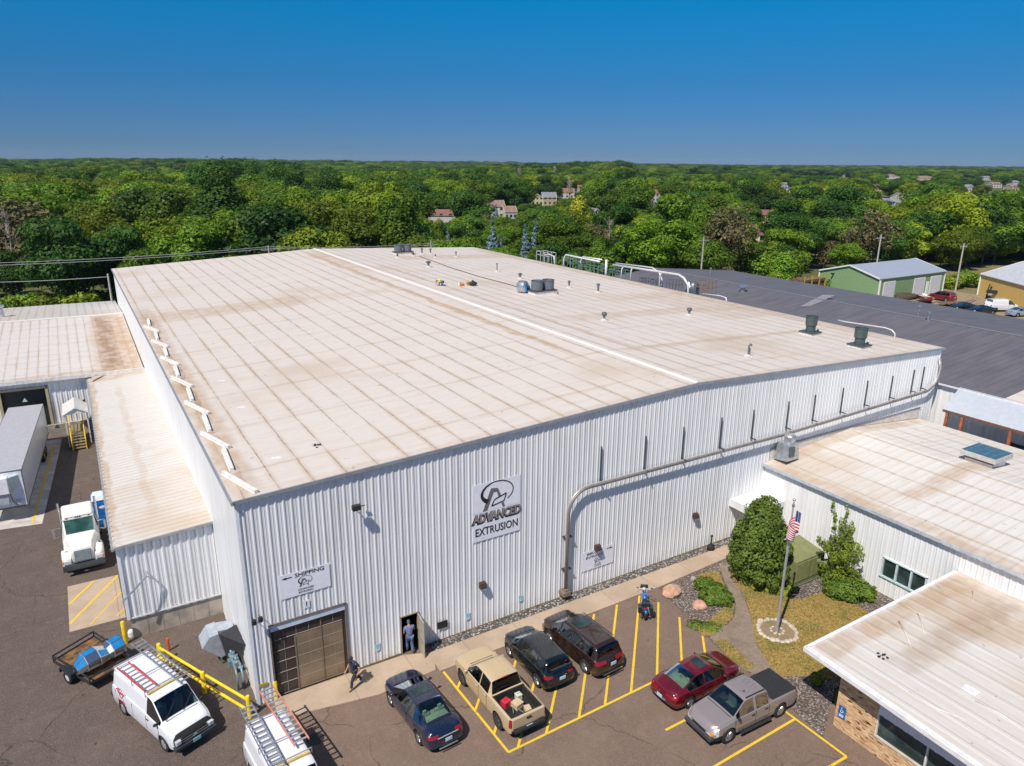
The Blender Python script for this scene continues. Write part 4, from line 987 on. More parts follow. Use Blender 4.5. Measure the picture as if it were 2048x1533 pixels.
for d, x, y, px in cand:
    near = y < edge_y(x)+9
    nz = .5+.5*math.sin(x*.045+1.3)*math.cos(y*.037)
    q = rt.random()
    kind = 'dark' if q < .24 else 'lime' if q < (.50 if near else .30) else 'willow' if q < (.52 if near else .335) else 'green'
    h = (rt.uniform(6.5, 10.5) if near else rt.uniform(10, 16.5)+nz*3.5)
    if kind == 'lime': h = min(h, 11)
    rad = 5.0*h/14
    ok = False
    for _ in range(4):
        if not blocked(x, y, h, rad): ok = True; break
        h *= .72; rad *= .8
    if not ok or h < 3.5: continue
    if n_i < NIND:
        n_i += 1; idx_ = rt.randrange(len(PROTO[kind])); row = 'wood edge' if near else 'second row' if y < edge_y(x)+17 else 'third row' if y < edge_y(x)+27 else 'fourth row' if y < edge_y(x)+38 else 'deep in the woods'
        sz = 'small ' if h < 9 else 'tall ' if h > 15.5 else 'broad ' if idx_ in (1,) else ''; lab = ' '.join((sz+words[kind]+', '+row+', '+region(px)).split()[:16])
        plant(kind, x, y, h, lab, group=words[kind]+'s, '+row+', '+region(px), wide=1.22, idx=idx_)
    else: far.append((x, y, h, kind))
# beyond: woodland nobody could count, to the horizon
rr = np.random.default_rng(4); HP = [(h[0], h[1], h[2], h[3]) for h in HOUSES]
for (r0, r1, sp_, hh) in ((560, 1100, 13.0, 13), (1100, 2200, 20, 14.5), (2200, 4200, 34, 15)):
    n = int((r1*r1-r0*r0)*.5*1.32/(sp_*sp_))
    rad_ = np.sqrt(rr.random(n)*(r1*r1-r0*r0)+r0*r0); az = math.pi/2-(-.10+rr.random(n)*1.32)
    for a_, r_ in zip(az, rad_):
        x, y = CAM.x+r_*math.cos(a_), CAM.y+r_*math.sin(a_); gap = math.sin(x*.011+2)*math.sin(y*.009+x*.004)
        if y < 95 and x < 110: continue
        if gap > .93: continue
        h = hh*rr.uniform(.72, 1.12)+2.5*math.sin(x*.004+1)*math.cos(y*.0031); wf = sp_/11
        px_, _, _ = PX((x, y, 0)); cl_ = max(0, math.sin(x*.0067+.4)*math.sin(y*.0053+1.1)+.25)
        if px_ < 1250: h += cl_*(9 if r_ < 1600 else 6)
        if r_ < 1500 and blocked(x, y, h, 5*wf): continue
        far.append((x, y, h, ('green', 'green', 'dark', 'green', 'dark', 'lime')[int(rr.integers(6))], wf))
def woodland(name, label, items, crown_objs):
    me = bpy.data.meshes.new(name); me.vertices.add(len(items))
    me.vertices.foreach_set('co', np.array([(i[0], i[1], -.3) for i in items], float).ravel())
    a = me.attributes.new('sc', 'FLOAT_VECTOR', 'POINT'); a.data.foreach_set('vector', np.array([((i[2]/14)*i[4]*1.15, (i[2]/14)*i[4]*1.15, i[2]/14) for i in items], float).ravel())
    a = me.attributes.new('rot', 'FLOAT_VECTOR', 'POINT'); a.data.foreach_set('vector', np.array([(0, 0, (i[0]*7.7+i[1]*3.1) % 6.28) for i in items], float).ravel())
    a = me.attributes.new('kd', 'INT', 'POINT'); a.data.foreach_set('value', np.array([i[3] for i in items], np.int32))
    o = bpy.data.objects.new(name, me); COL.objects.link(o); tag(o, label, 'woodland', None, 'stuff')
    g = bpy.data.node_groups.new(name+'_nodes', 'GeometryNodeTree')
    g.interface.new_socket('Geometry', in_out='INPUT', socket_type='NodeSocketGeometry'); g.interface.new_socket('Geometry', in_out='OUTPUT', socket_type='NodeSocketGeometry')
    gi_, go_ = g.nodes.new('NodeGroupInput'), g.nodes.new('NodeGroupOutput'); J = g.nodes.new('GeometryNodeJoinGeometry')
    def attr(nm, ty):
        q = g.nodes.new('GeometryNodeInputNamedAttribute'); q.data_type = ty; q.inputs[0].default_value = nm
        return next(s for s in q.outputs if s.enabled and s.name == 'Attribute')
    for k, co in enumerate(crown_objs):
        oi = g.nodes.new('GeometryNodeObjectInfo'); oi.inputs[0].default_value = co; oi.transform_space = 'ORIGINAL'
        ip = g.nodes.new('GeometryNodeInstanceOnPoints'); cmp = g.nodes.new('FunctionNodeCompare'); cmp.data_type = 'INT'; cmp.operation = 'EQUAL'
        ii = [s for s in cmp.inputs if s.enabled]; g.links.new(attr('kd', 'INT'), ii[0]); ii[1].default_value = k
        g.links.new(gi_.outputs[0], ip.inputs['Points']); g.links.new(cmp.outputs[0], ip.inputs['Selection']); g.links.new(oi.outputs['Geometry'], ip.inputs['Instance'])
        g.links.new(attr('rot', 'FLOAT_VECTOR'), ip.inputs['Rotation']); g.links.new(attr('sc', 'FLOAT_VECTOR'), ip.inputs['Scale'])
        g.links.new(ip.outputs[0], J.inputs[0])
    g.links.new(J.outputs[0], go_.inputs[0])
    m = o.modifiers.new('woodland', 'NODES'); m.node_group = g; return o
kinds = {'green': [0, 1, 2], 'dark': [3, 4], 'lime': [1], 'willow': [2]}
crowns = [next(c for c in t.children if c.name.startswith('crown')) for t in (PROTO['green'][0], PROTO['green'][1], PROTO['green'][3], PROTO['dark'][0], PROTO['dark'][1])]
items = [(f[0], f[1], f[2], kinds[f[3]][int(rt.random()*len(kinds[f[3]]))], f[4] if len(f) > 4 else 1.1) for f in far]
woodland('woodland', 'green woodland of uncounted crowns rolling back to the horizon', items, crowns)
for L in PROTO.values():
    for t in L:
        if not t['_used']:
            for ch in list(t.children): bpy.data.objects.remove(ch)
            bpy.data.objects.remove(t)
for o in bpy.data.objects:
    for k in ('_h', '_w', '_used'):
        if k in o: del o[k]
print('trees', len(TREES), 'far', len(items))
# low bushes along the wood edge at the left and behind the green shed
b0 = proto('hedge', 21, 3.2, 5.5, ML['lime'], n=1500, shape='bush', leafs=.26, trunk_r=.06)
for i, (px_, py_, h) in enumerate([(10, 592, 3.2), (38, 586, 3.4), (66, 583, 3.0), (92, 586, 3.6), (120, 584, 3.2), (150, 580, 3.8), (178, 590, 2.6), (205, 575, 3.0), (1560, 540, 3.5), (1600, 548, 3.0), (1630, 552, 3.2), (1905, 545, 3.2), (1940, 540, 3.5)]):
    p = G(px_, py_, h); side = 'left dock building' if px_ < 300 else ('green shed, left side' if px_ < 1700 else 'green shed, right side')
    plant('hedge', p.x, p.y, h, 'green bush %s, row behind the %s' % (('at the left picture edge', 'second from the left edge', 'third from the left edge', 'fourth from the left edge', 'fifth from the left edge', 'third from the pale pole', 'second from the pale pole', 'next to the pale pole', 'farthest left', 'in the middle', 'nearest the shed', 'nearest the green shed', 'nearest the yellow shed')[i], side.split(',')[0]), group='bushes behind the '+side, cat='bush', name='bush')
for x, y, t in TREES[-13:]: t.name = 'bush'
for o in bpy.data.objects:
    for k in ('_h', '_w', '_used'):
        if k in o: del o[k]
# ================================================================ VEHICLES
def interp(x, tab):
    return float(np.interp(x, [p[0] for p in tab], [p[1] for p in tab]))
M_tyre = plain('tyre', (.02, .02, .02), .85); M_rim = plain('alloy_rim', (.45, .46, .48), .3, .8, .1, 6); M_well = plain('wheel_well', (.008, .008, .008), .9)
def wheel(t, x, y, r, w, side, rim=None, name='wheel'):
    s = 1 if y > 0 else -1
    tb = MB(); prof = [(r*.6, -w/2+.02), (r*.62, -w/2), (r*.93, -w/2), (r, -w*.36), (r, w*.36), (r*.93, w/2), (r*.62, w/2), (r*.6, w/2-.02)]
    tb.lathe(prof, (x, y, r), 22, ax='y', cap=False); wh = tb.build(name, M_tyre, t, smooth=True)
    rb = MB(); rb.lathe([(0.001, s*w*.36), (r*.2, s*w*.38), (r*.22, s*w*.30), (r*.56, s*w*.30), (r*.64, s*w*.46), (r*.66, s*w*.40), (.001, s*w*.2)], (x, y, r), 18, ax='y')
    for k in range(5):
        a = 2*PI*k/5; c, q = math.cos(a), math.sin(a)
        rb.bar((x+c*r*.15, y+s*w*.36, r+q*r*.15), (x+c*r*.6, y+s*w*.40, r+q*r*.6), r*.16, .03, up=(0, 1, 0))
    rb.build('rim', rim or M_rim, wh, smooth=True)
    return wh
def vehicle(name, label, cat, px, py, rz, sp, paint, scale=1.0, group=None, loc=None):
    """loft along x (nose at +x). sp: top, belt, half-width, roof half-width tables and window windows"""
    L, H = sp['L'], sp['H']; x0, x1 = -L/2, L/2; dx = .07
    wa = sp['axles']; Rw = sp['R']; Ra = Rw+.06; zb0 = sp.get('clear', .26)
    xs = set(np.round(np.arange(x0, x1+dx/2, L/round(L/dx)), 4)); 
    for a in wa:
        for k in (-1, 1): xs.add(round(a+k*Ra, 4)); xs.add(round(a+k*(Ra-.015), 4))
    for q in sp.get('keys', ()): xs.add(q)
    xs = sorted(xs)
    def sec(x):
        zt = interp(x, sp['top']); be = min(interp(x, sp['belt']), zt-.035); w = interp(x, sp['w']); wr = interp(x, sp['wr'])
        e = max(0, (abs(x)-(L/2-.35))/.35); zb = zb0+.12*e*e
        arch = 0
        for a in wa:
            d = abs(x-a)
            if d < Ra: arch = max(arch, Rw+math.sqrt(max(0, Ra*Ra-d*d)))
        za = max(zb, min(arch, be-.10)); zm = max(za+.02, zb+(be-zb)*.42); zh = max(zm+.02, zb+(be-zb)*.78)
        return [(0, max(zb, za-.1) if arch else zb), (w*.80, max(zb, za-.05) if arch else zb), (w*.965, za), (w*.99, max(za+.01, za+(zm-za)*.4)), (w, zm), (w*.995, zh), (w*.965, be-.015), (w*.93, be),
                (w*.93*.66+wr*.34, be+(zt-.07-be)*.34 if zt-be > .12 else be+(zt-be)*.3), (w*.93*.33+wr*.67, be+(zt-.07-be)*.68 if zt-be > .12 else be+(zt-be)*.6), (wr, zt-.065 if zt-be > .12 else be+(zt-be)*.8), (wr*.95, zt-.03 if zt-be > .12 else be+(zt-be)*.92), (wr*.72, zt-.008), (wr*.38, zt), (0, zt+.004)]
    R_ = len(sec(0)); V = []; half = []
    for x in xs:
        s = sec(x); e = max(0, (abs(x)-(L/2-.45))/.45); sg = 1 if x > 0 else -1
        row = []
        for (y, z) in s:
            xx = x-sg*e*e*sp.get('bulge', .16)*((z-.52)/.45)**2-sg*e*e*sp.get('plan', .10)*(abs(y)/sp['w'][len(sp['w'])//2][1])**2
            row.append((xx, y, z))
        half.append(row)
    N = len(xs)
    def vid(i, j, s): return (i*R_+j)*2+(0 if s > 0 else 1)
    for i in range(N):
        for j in range(R_):
            x, y, z = half[i][j]; V.append((x, y, z)); V.append((x, -y, z))
    parts = {}
    def classify(x, j, ytop, y, z, zt, be, s):
        for nm, fn in sp['regions']:
            if fn(x, j, y, z, zt, be): return nm
        return 'body'
    def put(nm, f): parts.setdefault(nm, []).append(f)
    for i in range(N-1):
        xm = (xs[i]+xs[i+1])/2; zt = interp(xm, sp['top']); be = min(interp(xm, sp['belt']), zt-.035)
        for j in range(R_-1):
            a, b, c, d = half[i][j], half[i+1][j], half[i+1][j+1], half[i][j+1]
            y = (a[1]+c[1])/2; z = (a[2]+c[2])/2
            nm = classify(xm, j, 0, y, z, zt, be, 1)
            if nm == 'cut': continue
            for s in (1, -1):
                q = [vid(i, j, s), vid(i+1, j, s), vid(i+1, j+1, s), vid(i, j+1, s)]
                put(nm+('_L' if nm in ('side_window', 'headlight', 'tail_light') and s > 0 else '_R' if nm in ('side_window', 'headlight', 'tail_light') else ''), q if s > 0 else q[::-1])
    # end caps with columns
    extra = []
    for i, sg in ((0, -1), (N-1, 1)):
        nc = 10; grid = []
        for j in range(R_):
            x, y, z = half[i][j]; row = []
            for k in range(nc+1):
                t = -1+2*k/nc
                if j in (0, R_-1) or k in (0, nc):
                    if j in (0, R_-1): yy = 0
                    else: yy = y*t
                else: yy = y*t
                xx = x+sg*sp.get('plan', .10)*(1-t*t)*(abs(y)/.9)**2*0.8; row.append(len(V)+len(extra)); extra.append((xx, yy, z))
            grid.append(row)
        for j in range(R_-1):
            for k in range(nc):
                q = [grid[j][k], grid[j][k+1], grid[j+1][k+1], grid[j+1][k]]
                yv = abs(half[i][j][1])*abs(-1+2*(k+.5)/nc); z = (half[i][j][2]+half[i][j+1][2])/2
                nm = 'body'
                for n_, fn in sp['caps']:
                    if fn(sg, yv, z): nm = n_; break
                if nm in ('headlight', 'tail_light'): nm += '_L' if k >= nc/2 else '_R'
                put(nm, q if sg < 0 else q[::-1])
    V = V+extra
    t = thing(name, label, cat, loc or (px, py, 0), rz, group); t.scale = (scale,)*3
    mats = dict(body=paint, windscreen=sp.get('gl', M_glassg), rear_window=sp.get('glr', M_glassg), side_window=sp.get('gls', G_side), headlight=M_lamp, tail_light=M_red, grille=M_black, underbody=M_well, lower_trim=M_black, bumper=sp.get('bump', M_black), side_trim=M_black, roof=sp.get('roofm', paint))
    body = None
    for nm in sorted(parts, key=lambda s: s != 'body'):
        fs = parts[nm]; base = nm.replace('_L', '').replace('_R', ''); ids = sorted({v for f in fs for v in f}); mp = {v: k for k, v in enumerate(ids)}
        mb = MB(); mb.v = [Vector(V[v]) for v in ids]; mb.f = [[mp[v] for v in f] for f in fs]; mb.mi = [0]*len(fs)
        me = bpy.data.meshes.new(base); me.from_pydata([tuple(v) for v in mb.v], [], mb.f); me.materials.append(mats[base])
        bm = bmesh.new(); bm.from_mesh(me); bmesh.ops.remove_doubles(bm, verts=bm.verts, dist=.0008)
        bm.to_mesh(me); bm.free()
        me.polygons.foreach_set('use_smooth', [True]*len(me.polygons)); me.set_sharp_from_angle(angle=math.radians(40))
        o = bpy.data.objects.new(base, me); COL.objects.link(o); o.parent = t
    for a in wa:
        for s in (1, -1): wheel(t, a, s*(interp(a, sp['w'])-.12), Rw, .22, s, sp.get('rim'))
    # doors seams, handles, mirrors, plates
    w = interp(sp['mir'], sp['w']); zb = interp(sp['mir'], sp['belt'])
    for s in (1, -1):
        MB().ell((sp['mir'], s*(w+.045), zb+.05), (.07, .11, .07), 10, 6).build('wing_mirror', sp.get('mirm', paint), t, smooth='all')
        mb = MB()
        for q in sp['seams']:
            ww = interp(q, sp['w']); mb.box(q-.009, s*(ww*.985), zb0+.17, q+.009, s*(ww+.002), zb-.03)
        mb.build('door_seam', M_black, t)
        for q in sp['handles']:
            ww = interp(q, sp['w']); MB().box(q-.09, s*(ww*.995), zb-.15, q+.09, s*(ww+.025), zb-.115).build('door_handle', sp.get('hand', paint), t)
    for xq, hw_ in sp.get('gaps', ()):
        zq = interp(xq, sp['top']); MB().bar((xq, -hw_, zq-.002), (xq, hw_, zq-.002), .022, .03).build('panel_gap', M_black, t)
    cb = sp.get('cabin')
    if cb:
        im, zs_ = cb[2], cb[3]
        for xs_ in cb[0]:
            for s in (1, -1): MB().box(xs_-.12, s*.14, .45, xs_+.02, s*.60, zs_).box(xs_-.11, s*.28, zs_, xs_-.02, s*.46, zs_+.17).box(xs_, s*.14, .45, xs_+.46, s*.60, .62).build('seat', im, t, bevel=.03)
        MB().box(cb[1][0], -.70, .30, cb[1][1], .70, .44).box(cb[1][1]-.45, -.72, .44, cb[1][1], .72, .92).build('interior_trim', M_dark, t)
        if len(cb) > 4: MB().box(cb[4][0], -.62, .86, cb[4][1], .62, .93).build('parcel_shelf', im, t)
    for k, mb in enumerate(sp.get('extra', lambda: [])()): mb[0].build(mb[1], mb[2], t, bevel=mb[3] if len(mb) > 3 else 0)
    return t
def plate(x, z, w=.32, h=.16, nose=False): return MB().box(x-.012, -w/2, z-h/2, x+.012, w/2, z+h/2)

def std_regions(ws, rw, sw, pil, hl=None, tl=None, j0=7, roofj=10):
    """ws: windscreen x-range, rw: rear window range, sw: side window range, pil: pillar intervals"""
    def fn_ws(x, j, y, z, zt, be): return ws[0] < x < ws[1] and j >= 11 and zt-be > .03
    def fn_rw(x, j, y, z, zt, be): return rw[0] < x < rw[1] and j >= 11 and zt-be > .03
    def fn_sw(x, j, y, z, zt, be): return sw[0] < x < sw[1] and 7 <= j < 10 and zt-be > .16 and not any(a < x < b for a, b in pil)
    def fn_ub(x, j, y, z, zt, be): return j < 2
    R = [('windscreen', fn_ws), ('rear_window', fn_rw), ('side_window', fn_sw), ('underbody', fn_ub)]
    return R
DK = (.25, .27, .30)
P_navy = mat_paint('paint_navy', (.008, .014, .040), .1, .2); P_tan = mat_paint('paint_tan', (.48, .36, .215), .0, .42, .5)
P_black = mat_paint('paint_black_green', (.006, .009, .011), .1, .18); P_brown = mat_paint('paint_brown', (.030, .014, .011), .15, .2)
P_maroon = mat_paint('paint_maroon', (.12, .004, .012), .12, .2); P_grey = mat_paint('paint_silver_beige', (.30, .26, .255), .3, .3)
P_white = mat_paint('paint_van_white', (.72, .73, .77), .0, .3, .8); P_cream = mat_paint('paint_truck_white', (.76, .74, .68), .0, .35, .6)
G_side = see_glass('side_glass', (.14, .18, .18), .05, .32); G_ws = see_glass('front_glass', (.50, .62, .58)); G_rear = see_glass('rear_glass', (.55, .68, .60)); G_priv = see_glass('privacy_glass', (.05, .06, .07), .07, .45)
I_beige = plain('seat_beige', (.42, .44, .36), .8); I_grey = plain('seat_grey', (.20, .21, .20), .8); I_dark = plain('seat_dark', (.05, .05, .05), .8)
# --- sedan
sedan_navy = dict(L=4.90, H=1.46, R=.335, axles=(1.42, -1.38), keys=(.55, 1.35, -.62, -1.62), cabin=((.05, -.95), (-1.1, 1.15), I_beige, 1.08, (-1.75, -1.05)), gaps=((1.42, .66), (-1.68, .60)),
  top=[(-2.45, .98), (-2.3, 1.04), (-1.75, 1.10), (-1.55, 1.16), (-.75, 1.43), (-.2, 1.475), (.25, 1.46), (.55, 1.40), (1.35, 1.03), (1.6, .99), (2.2, .85), (2.38, .76), (2.45, .66)],
  belt=[(-2.45, .92), (-1.7, 1.0), (0, .95), (1.3, .93), (2.2, .78), (2.45, .60)],
  w=[(-2.45, .70), (-2.3, .82), (-1.9, .90), (-1.3, .925), (1.3, .925), (1.9, .89), (2.25, .80), (2.45, .64)],
  wr=[(-2.45, .60), (-1.9, .74), (-1.5, .66), (-.75, .60), (.5, .59), (1.3, .74), (1.9, .74), (2.45, .5)],
  regions=std_regions((.58, 1.33), (-1.60, -.72), (-1.35, 1.2), ((-.42, -.32), (-1.12, -1.06)))+[('tail_light', lambda x, j, y, z, zt, be: x < -2.15 and 4 <= j < 7 and z > .80), ('headlight', lambda x, j, y, z, zt, be: x > 2.02 and 4 <= j < 7 and z > .60)],
  caps=[('tail_light', lambda s, y, z: s < 0 and .78 < z < .93 and y > .36), ('headlight', lambda s, y, z: s > 0 and z > .54 and y > .38), ('grille', lambda s, y, z: s > 0 and .3 < z < .62 and y < .36), ('lower_trim', lambda s, y, z: z < .40)],
  mir=.95, seams=(1.12, -.36, -1.25), handles=(-.18, -1.05), gl=G_ws, glr=G_rear,
  extra=lambda: [(MB().box(-.28, -.40, 1.468, .22, .40, 1.482), 'sunroof', M_glass, .01), (plate(-2.50, .70), 'licence_plate', M_plate), (MB().box(-2.47, -.5, .86, -2.43, .5, .885), 'chrome_strip', M_chrome), (MB().box(-2.50, -.45, .33, -2.45, .45, .36), 'bumper_strip', M_galv),
     (MB().ell((-2.0, 0, 1.11), (.08, .02, .03), 8, 4), 'fin_aerial', M_dark)])
# --- maroon older sedan
sedan_maroon = dict(L=4.75, H=1.42, R=.315, axles=(1.40, -1.30), keys=(.45, 1.2, -.75, -1.7), cabin=((.0, -.95), (-1.05, 1.05), I_beige, 1.02, (-1.75, -1.02)), gaps=((1.28, .66), (-1.72, .60)),
  top=[(-2.37, .90), (-2.25, .99), (-1.75, 1.03), (-1.6, 1.08), (-.8, 1.37), (-.3, 1.415), (.2, 1.405), (.45, 1.36), (1.2, .98), (1.5, .94), (2.1, .80), (2.3, .70), (2.37, .58)],
  belt=[(-2.37, .84), (-1.7, .94), (0, .90), (1.2, .88), (2.1, .74), (2.37, .54)],
  w=[(-2.37, .72), (-2.2, .82), (-1.8, .885), (-1.3, .90), (1.3, .90), (1.8, .87), (2.2, .77), (2.37, .62)],
  wr=[(-2.37, .62), (-1.9, .74), (-1.5, .64), (-.8, .58), (.4, .57), (1.2, .74), (1.8, .72), (2.37, .5)],
  regions=std_regions((.48, 1.18), (-1.62, -.80), (-1.4, 1.1), ((-.36, -.27), (-1.08, -1.02)))+[('tail_light', lambda x, j, y, z, zt, be: x < -2.0 and 4 <= j < 7 and z > .66), ('headlight', lambda x, j, y, z, zt, be: x > 2.0 and 4 <= j < 7 and z > .52)],
  caps=[('tail_light', lambda s, y, z: s < 0 and z > .66 and z < .84 and y > .30), ('headlight', lambda s, y, z: s > 0 and z > .46 and y > .36), ('grille', lambda s, y, z: s > 0 and .44 < z and y < .32), ('lower_trim', lambda s, y, z: z < .38)],
  mir=.82, seams=(1.05, -.32, -1.18), handles=(-.12, -.98), glr=G_rear, gl=G_ws,
  extra=lambda: [(MB().box(-.25, -.36, 1.408, .22, .36, 1.421), 'sunroof', M_glass, .01), (plate(-2.43, .62), 'licence_plate', M_plate), (MB().box(-2.42, -.34, .52, -2.36, .34, .545), 'bumper_strip', M_galv)])
# --- dark small suv / hatch
suv_small = dict(L=4.35, H=1.58, R=.345, axles=(1.30, -1.28), keys=(.55, 1.25, -1.65, -2.05), cabin=((.05, -.9), (-1.0, 1.05), I_grey, 1.15), gaps=((1.32, .68),),
  top=[(-2.17, .98), (-2.10, 1.10), (-1.72, 1.50), (-1.55, 1.555), (-.6, 1.60), (.2, 1.58), (.5, 1.53), (1.22, 1.10), (1.5, 1.05), (1.95, .94), (2.1, .82), (2.17, .68)],
  belt=[(-2.17, .96), (-1.5, 1.08), (0, 1.0), (1.2, .98), (2.0, .84), (2.17, .62)],
  w=[(-2.17, .74), (-2.05, .84), (-1.7, .89), (-1.2, .905), (1.2, .905), (1.7, .87), (2.0, .78), (2.17, .62)],
  wr=[(-2.17, .66), (-1.9, .68), (-1.55, .62), (.4, .60), (1.2, .76), (1.7, .74), (2.17, .5)],
  regions=std_regions((.55, 1.20), (-2.08, -1.74), (-1.62, 1.1), ((-.35, -.26), (-1.10, -1.02)))+[('tail_light', lambda x, j, y, z, zt, be: x < -1.92 and 4 <= j < 7 and z > .74), ('headlight', lambda x, j, y, z, zt, be: x > 1.78 and 4 <= j < 7 and z > .62)],
  caps=[('tail_light', lambda s, y, z: s < 0 and z > .72 and z < .95 and y > .5), ('headlight', lambda s, y, z: s > 0 and z > .54 and y > .38), ('grille', lambda s, y, z: s > 0 and .4 < z and y < .36), ('lower_trim', lambda s, y, z: z < .42)],
  mir=.88, seams=(1.05, -.30, -1.2), handles=(-.12, -1.0), glr=G_priv, gl=G_ws,
  extra=lambda: [(plate(-2.23, .82), 'licence_plate', M_plate), (MB().bar((-2.12, -.62, 1.38), (-2.12, .62, 1.38), .09, .03), 'spoiler', M_dark)])
# --- brown suv
suv_brown = dict(L=4.85, H=1.70, R=.37, axles=(1.44, -1.40), keys=(.7, 1.45, -1.75, -2.25), cabin=((.2, -.75), (-1.0, 1.2), I_grey, 1.22), gaps=((1.50, .72),),
  top=[(-2.42, 1.02), (-2.33, 1.16), (-1.92, 1.60), (-1.75, 1.66), (-.6, 1.70), (.35, 1.68), (.7, 1.62), (1.42, 1.16), (1.7, 1.12), (2.2, 1.0), (2.36, .86), (2.42, .70)],
  belt=[(-2.42, 1.0), (-1.6, 1.14), (0, 1.06), (1.4, 1.04), (2.2, .90), (2.42, .64)],
  w=[(-2.42, .78), (-2.3, .88), (-1.9, .955), (-1.3, .975), (1.3, .975), (1.9, .94), (2.25, .84), (2.42, .68)],
  wr=[(-2.42, .72), (-2.1, .74), (-1.75, .68), (.6, .66), (1.4, .82), (1.9, .80), (2.42, .55)],
  regions=std_regions((.74, 1.40), (-2.30, -1.94), (-1.80, 1.3), ((-.25, -.15), (-1.12, -1.04)))+[('tail_light', lambda x, j, y, z, zt, be: x < -2.12 and 4 <= j < 7 and z > .84), ('headlight', lambda x, j, y, z, zt, be: x > 2.0 and 4 <= j < 7 and z > .70)],
  caps=[('tail_light', lambda s, y, z: s < 0 and z > .84 and z < 1.0 and y > .34), ('headlight', lambda s, y, z: s > 0 and z > .6 and y > .40), ('grille', lambda s, y, z: s > 0 and .46 < z and y < .38), ('lower_trim', lambda s, y, z: z < .46)],
  mir=1.08, seams=(1.22, -.20, -1.25), handles=(0, -1.05), glr=G_priv, gl=G_ws,
  extra=lambda: [(plate(-2.48, .86), 'licence_plate', M_plate), (MB().box(-.35, -.42, 1.698, .35, .42, 1.712), 'sunroof', M_glass, .01), (MB().bar((-1.7, .64, 1.70), (.6, .62, 1.70), .03).bar((-1.7, -.64, 1.70), (.6, -.62, 1.70), .03), 'roof_rail', M_dark), (MB().box(-2.50, -.6, .40, -2.44, .6, .44), 'bumper_strip', M_chrome)])
# --- pickups (bed region cut open)
def bed_cut(x0, x1):
    return [('cut', lambda x, j, y, z, zt, be: x0 < x < x1 and j >= 11)]
def bed_box(x0, x1, w, z, zf, t=.05):
    m = MB(); m.box(x0, -w, zf-.03, x1, w, zf); m.box(x0, -w-t, zf, x1, -w, z); m.box(x0, w, zf, x1, w+t, z); m.box(x0-t, -w-t, zf, x0, w+t, z); m.box(x1, -w-t, zf, x1+t, w+t, z); return m
tan_pick = dict(L=5.40, H=1.82, R=.40, axles=(1.72, -1.60), keys=(.55, 1.35, -.68, -.80, -.95, -2.58), clear=.40, cabin=((.2, -.48), (-.6, 1.15), I_dark, 1.32), gaps=((1.42, .62),),
  top=[(-2.70, 1.18), (-.90, 1.20), (-.86, 1.22), (-.70, 1.74), (-.55, 1.79), (0, 1.82), (.5, 1.80), (.7, 1.75), (1.32, 1.28), (1.6, 1.25), (2.4, 1.16), (2.6, 1.05), (2.70, .85)],
  belt=[(-2.70, 1.17), (-.9, 1.17), (0, 1.18), (1.3, 1.17), (2.4, 1.05), (2.70, .80)],
  w=[(-2.70, .90), (-2.55, .95), (-1.6, .965), (1.7, .965), (2.3, .93), (2.55, .86), (2.70, .74)],
  wr=[(-2.70, .86), (-.95, .88), (-.70, .72), (.65, .70), (1.3, .84), (2.2, .80), (2.70, .6)],
  regions=bed_cut(-2.60, -.98)+std_regions((.72, 1.30), (-.86, -.70), (-.66, 1.2), ((.02, .12),))+[('tail_light', lambda x, j, y, z, zt, be: x < -2.56 and 4 <= j < 7 and z > .80), ('headlight', lambda x, j, y, z, zt, be: x > 2.35 and 4 <= j < 7 and z > .80)],
  caps=[('tail_light', lambda s, y, z: s < 0 and z > .78 and y > .74), ('headlight', lambda s, y, z: s > 0 and z > .72 and y > .5), ('grille', lambda s, y, z: s > 0 and .5 < z and y < .5), ('bumper', lambda s, y, z: z < .66)],
  mir=1.15, seams=(1.30, .07, -.66), handles=(.22, -.52), gl=G_ws, glr=G_priv, bulge=.015, plan=.03, rim=plain('rim_dark', (.10, .10, .11), .4, .6),
  extra=lambda: [(bed_box(-2.50, -.98, .76, 1.17, .72), 'bed_liner', M_black), (MB().box(-2.70, -.84, .70, -2.56, .84, 1.19), 'tailgate', P_tan, .02), (plate(-2.78, .62, .32, .15), 'licence_plate', M_plate), (MB().box(-2.84, -.78, .54, -2.68, .78, .68), 'rear_bumper', M_dark, .02), (MB().box(-2.73, -.12, 1.00, -2.70, .12, 1.08), 'tailgate_handle', M_black), (MB().bar((-.75, -.18, 1.80), (-.75, .18, 1.80), .05, .03), 'brake_lamp', M_red)]+
   [(MB().box(-.45, y_-.012, 1.815, .45, y_+.012, 1.828), 'roof_bead', plain('tan_paint_bead', (.50, .40, .25), .4)) for y_ in (-.36, -.12, .12, .36)])
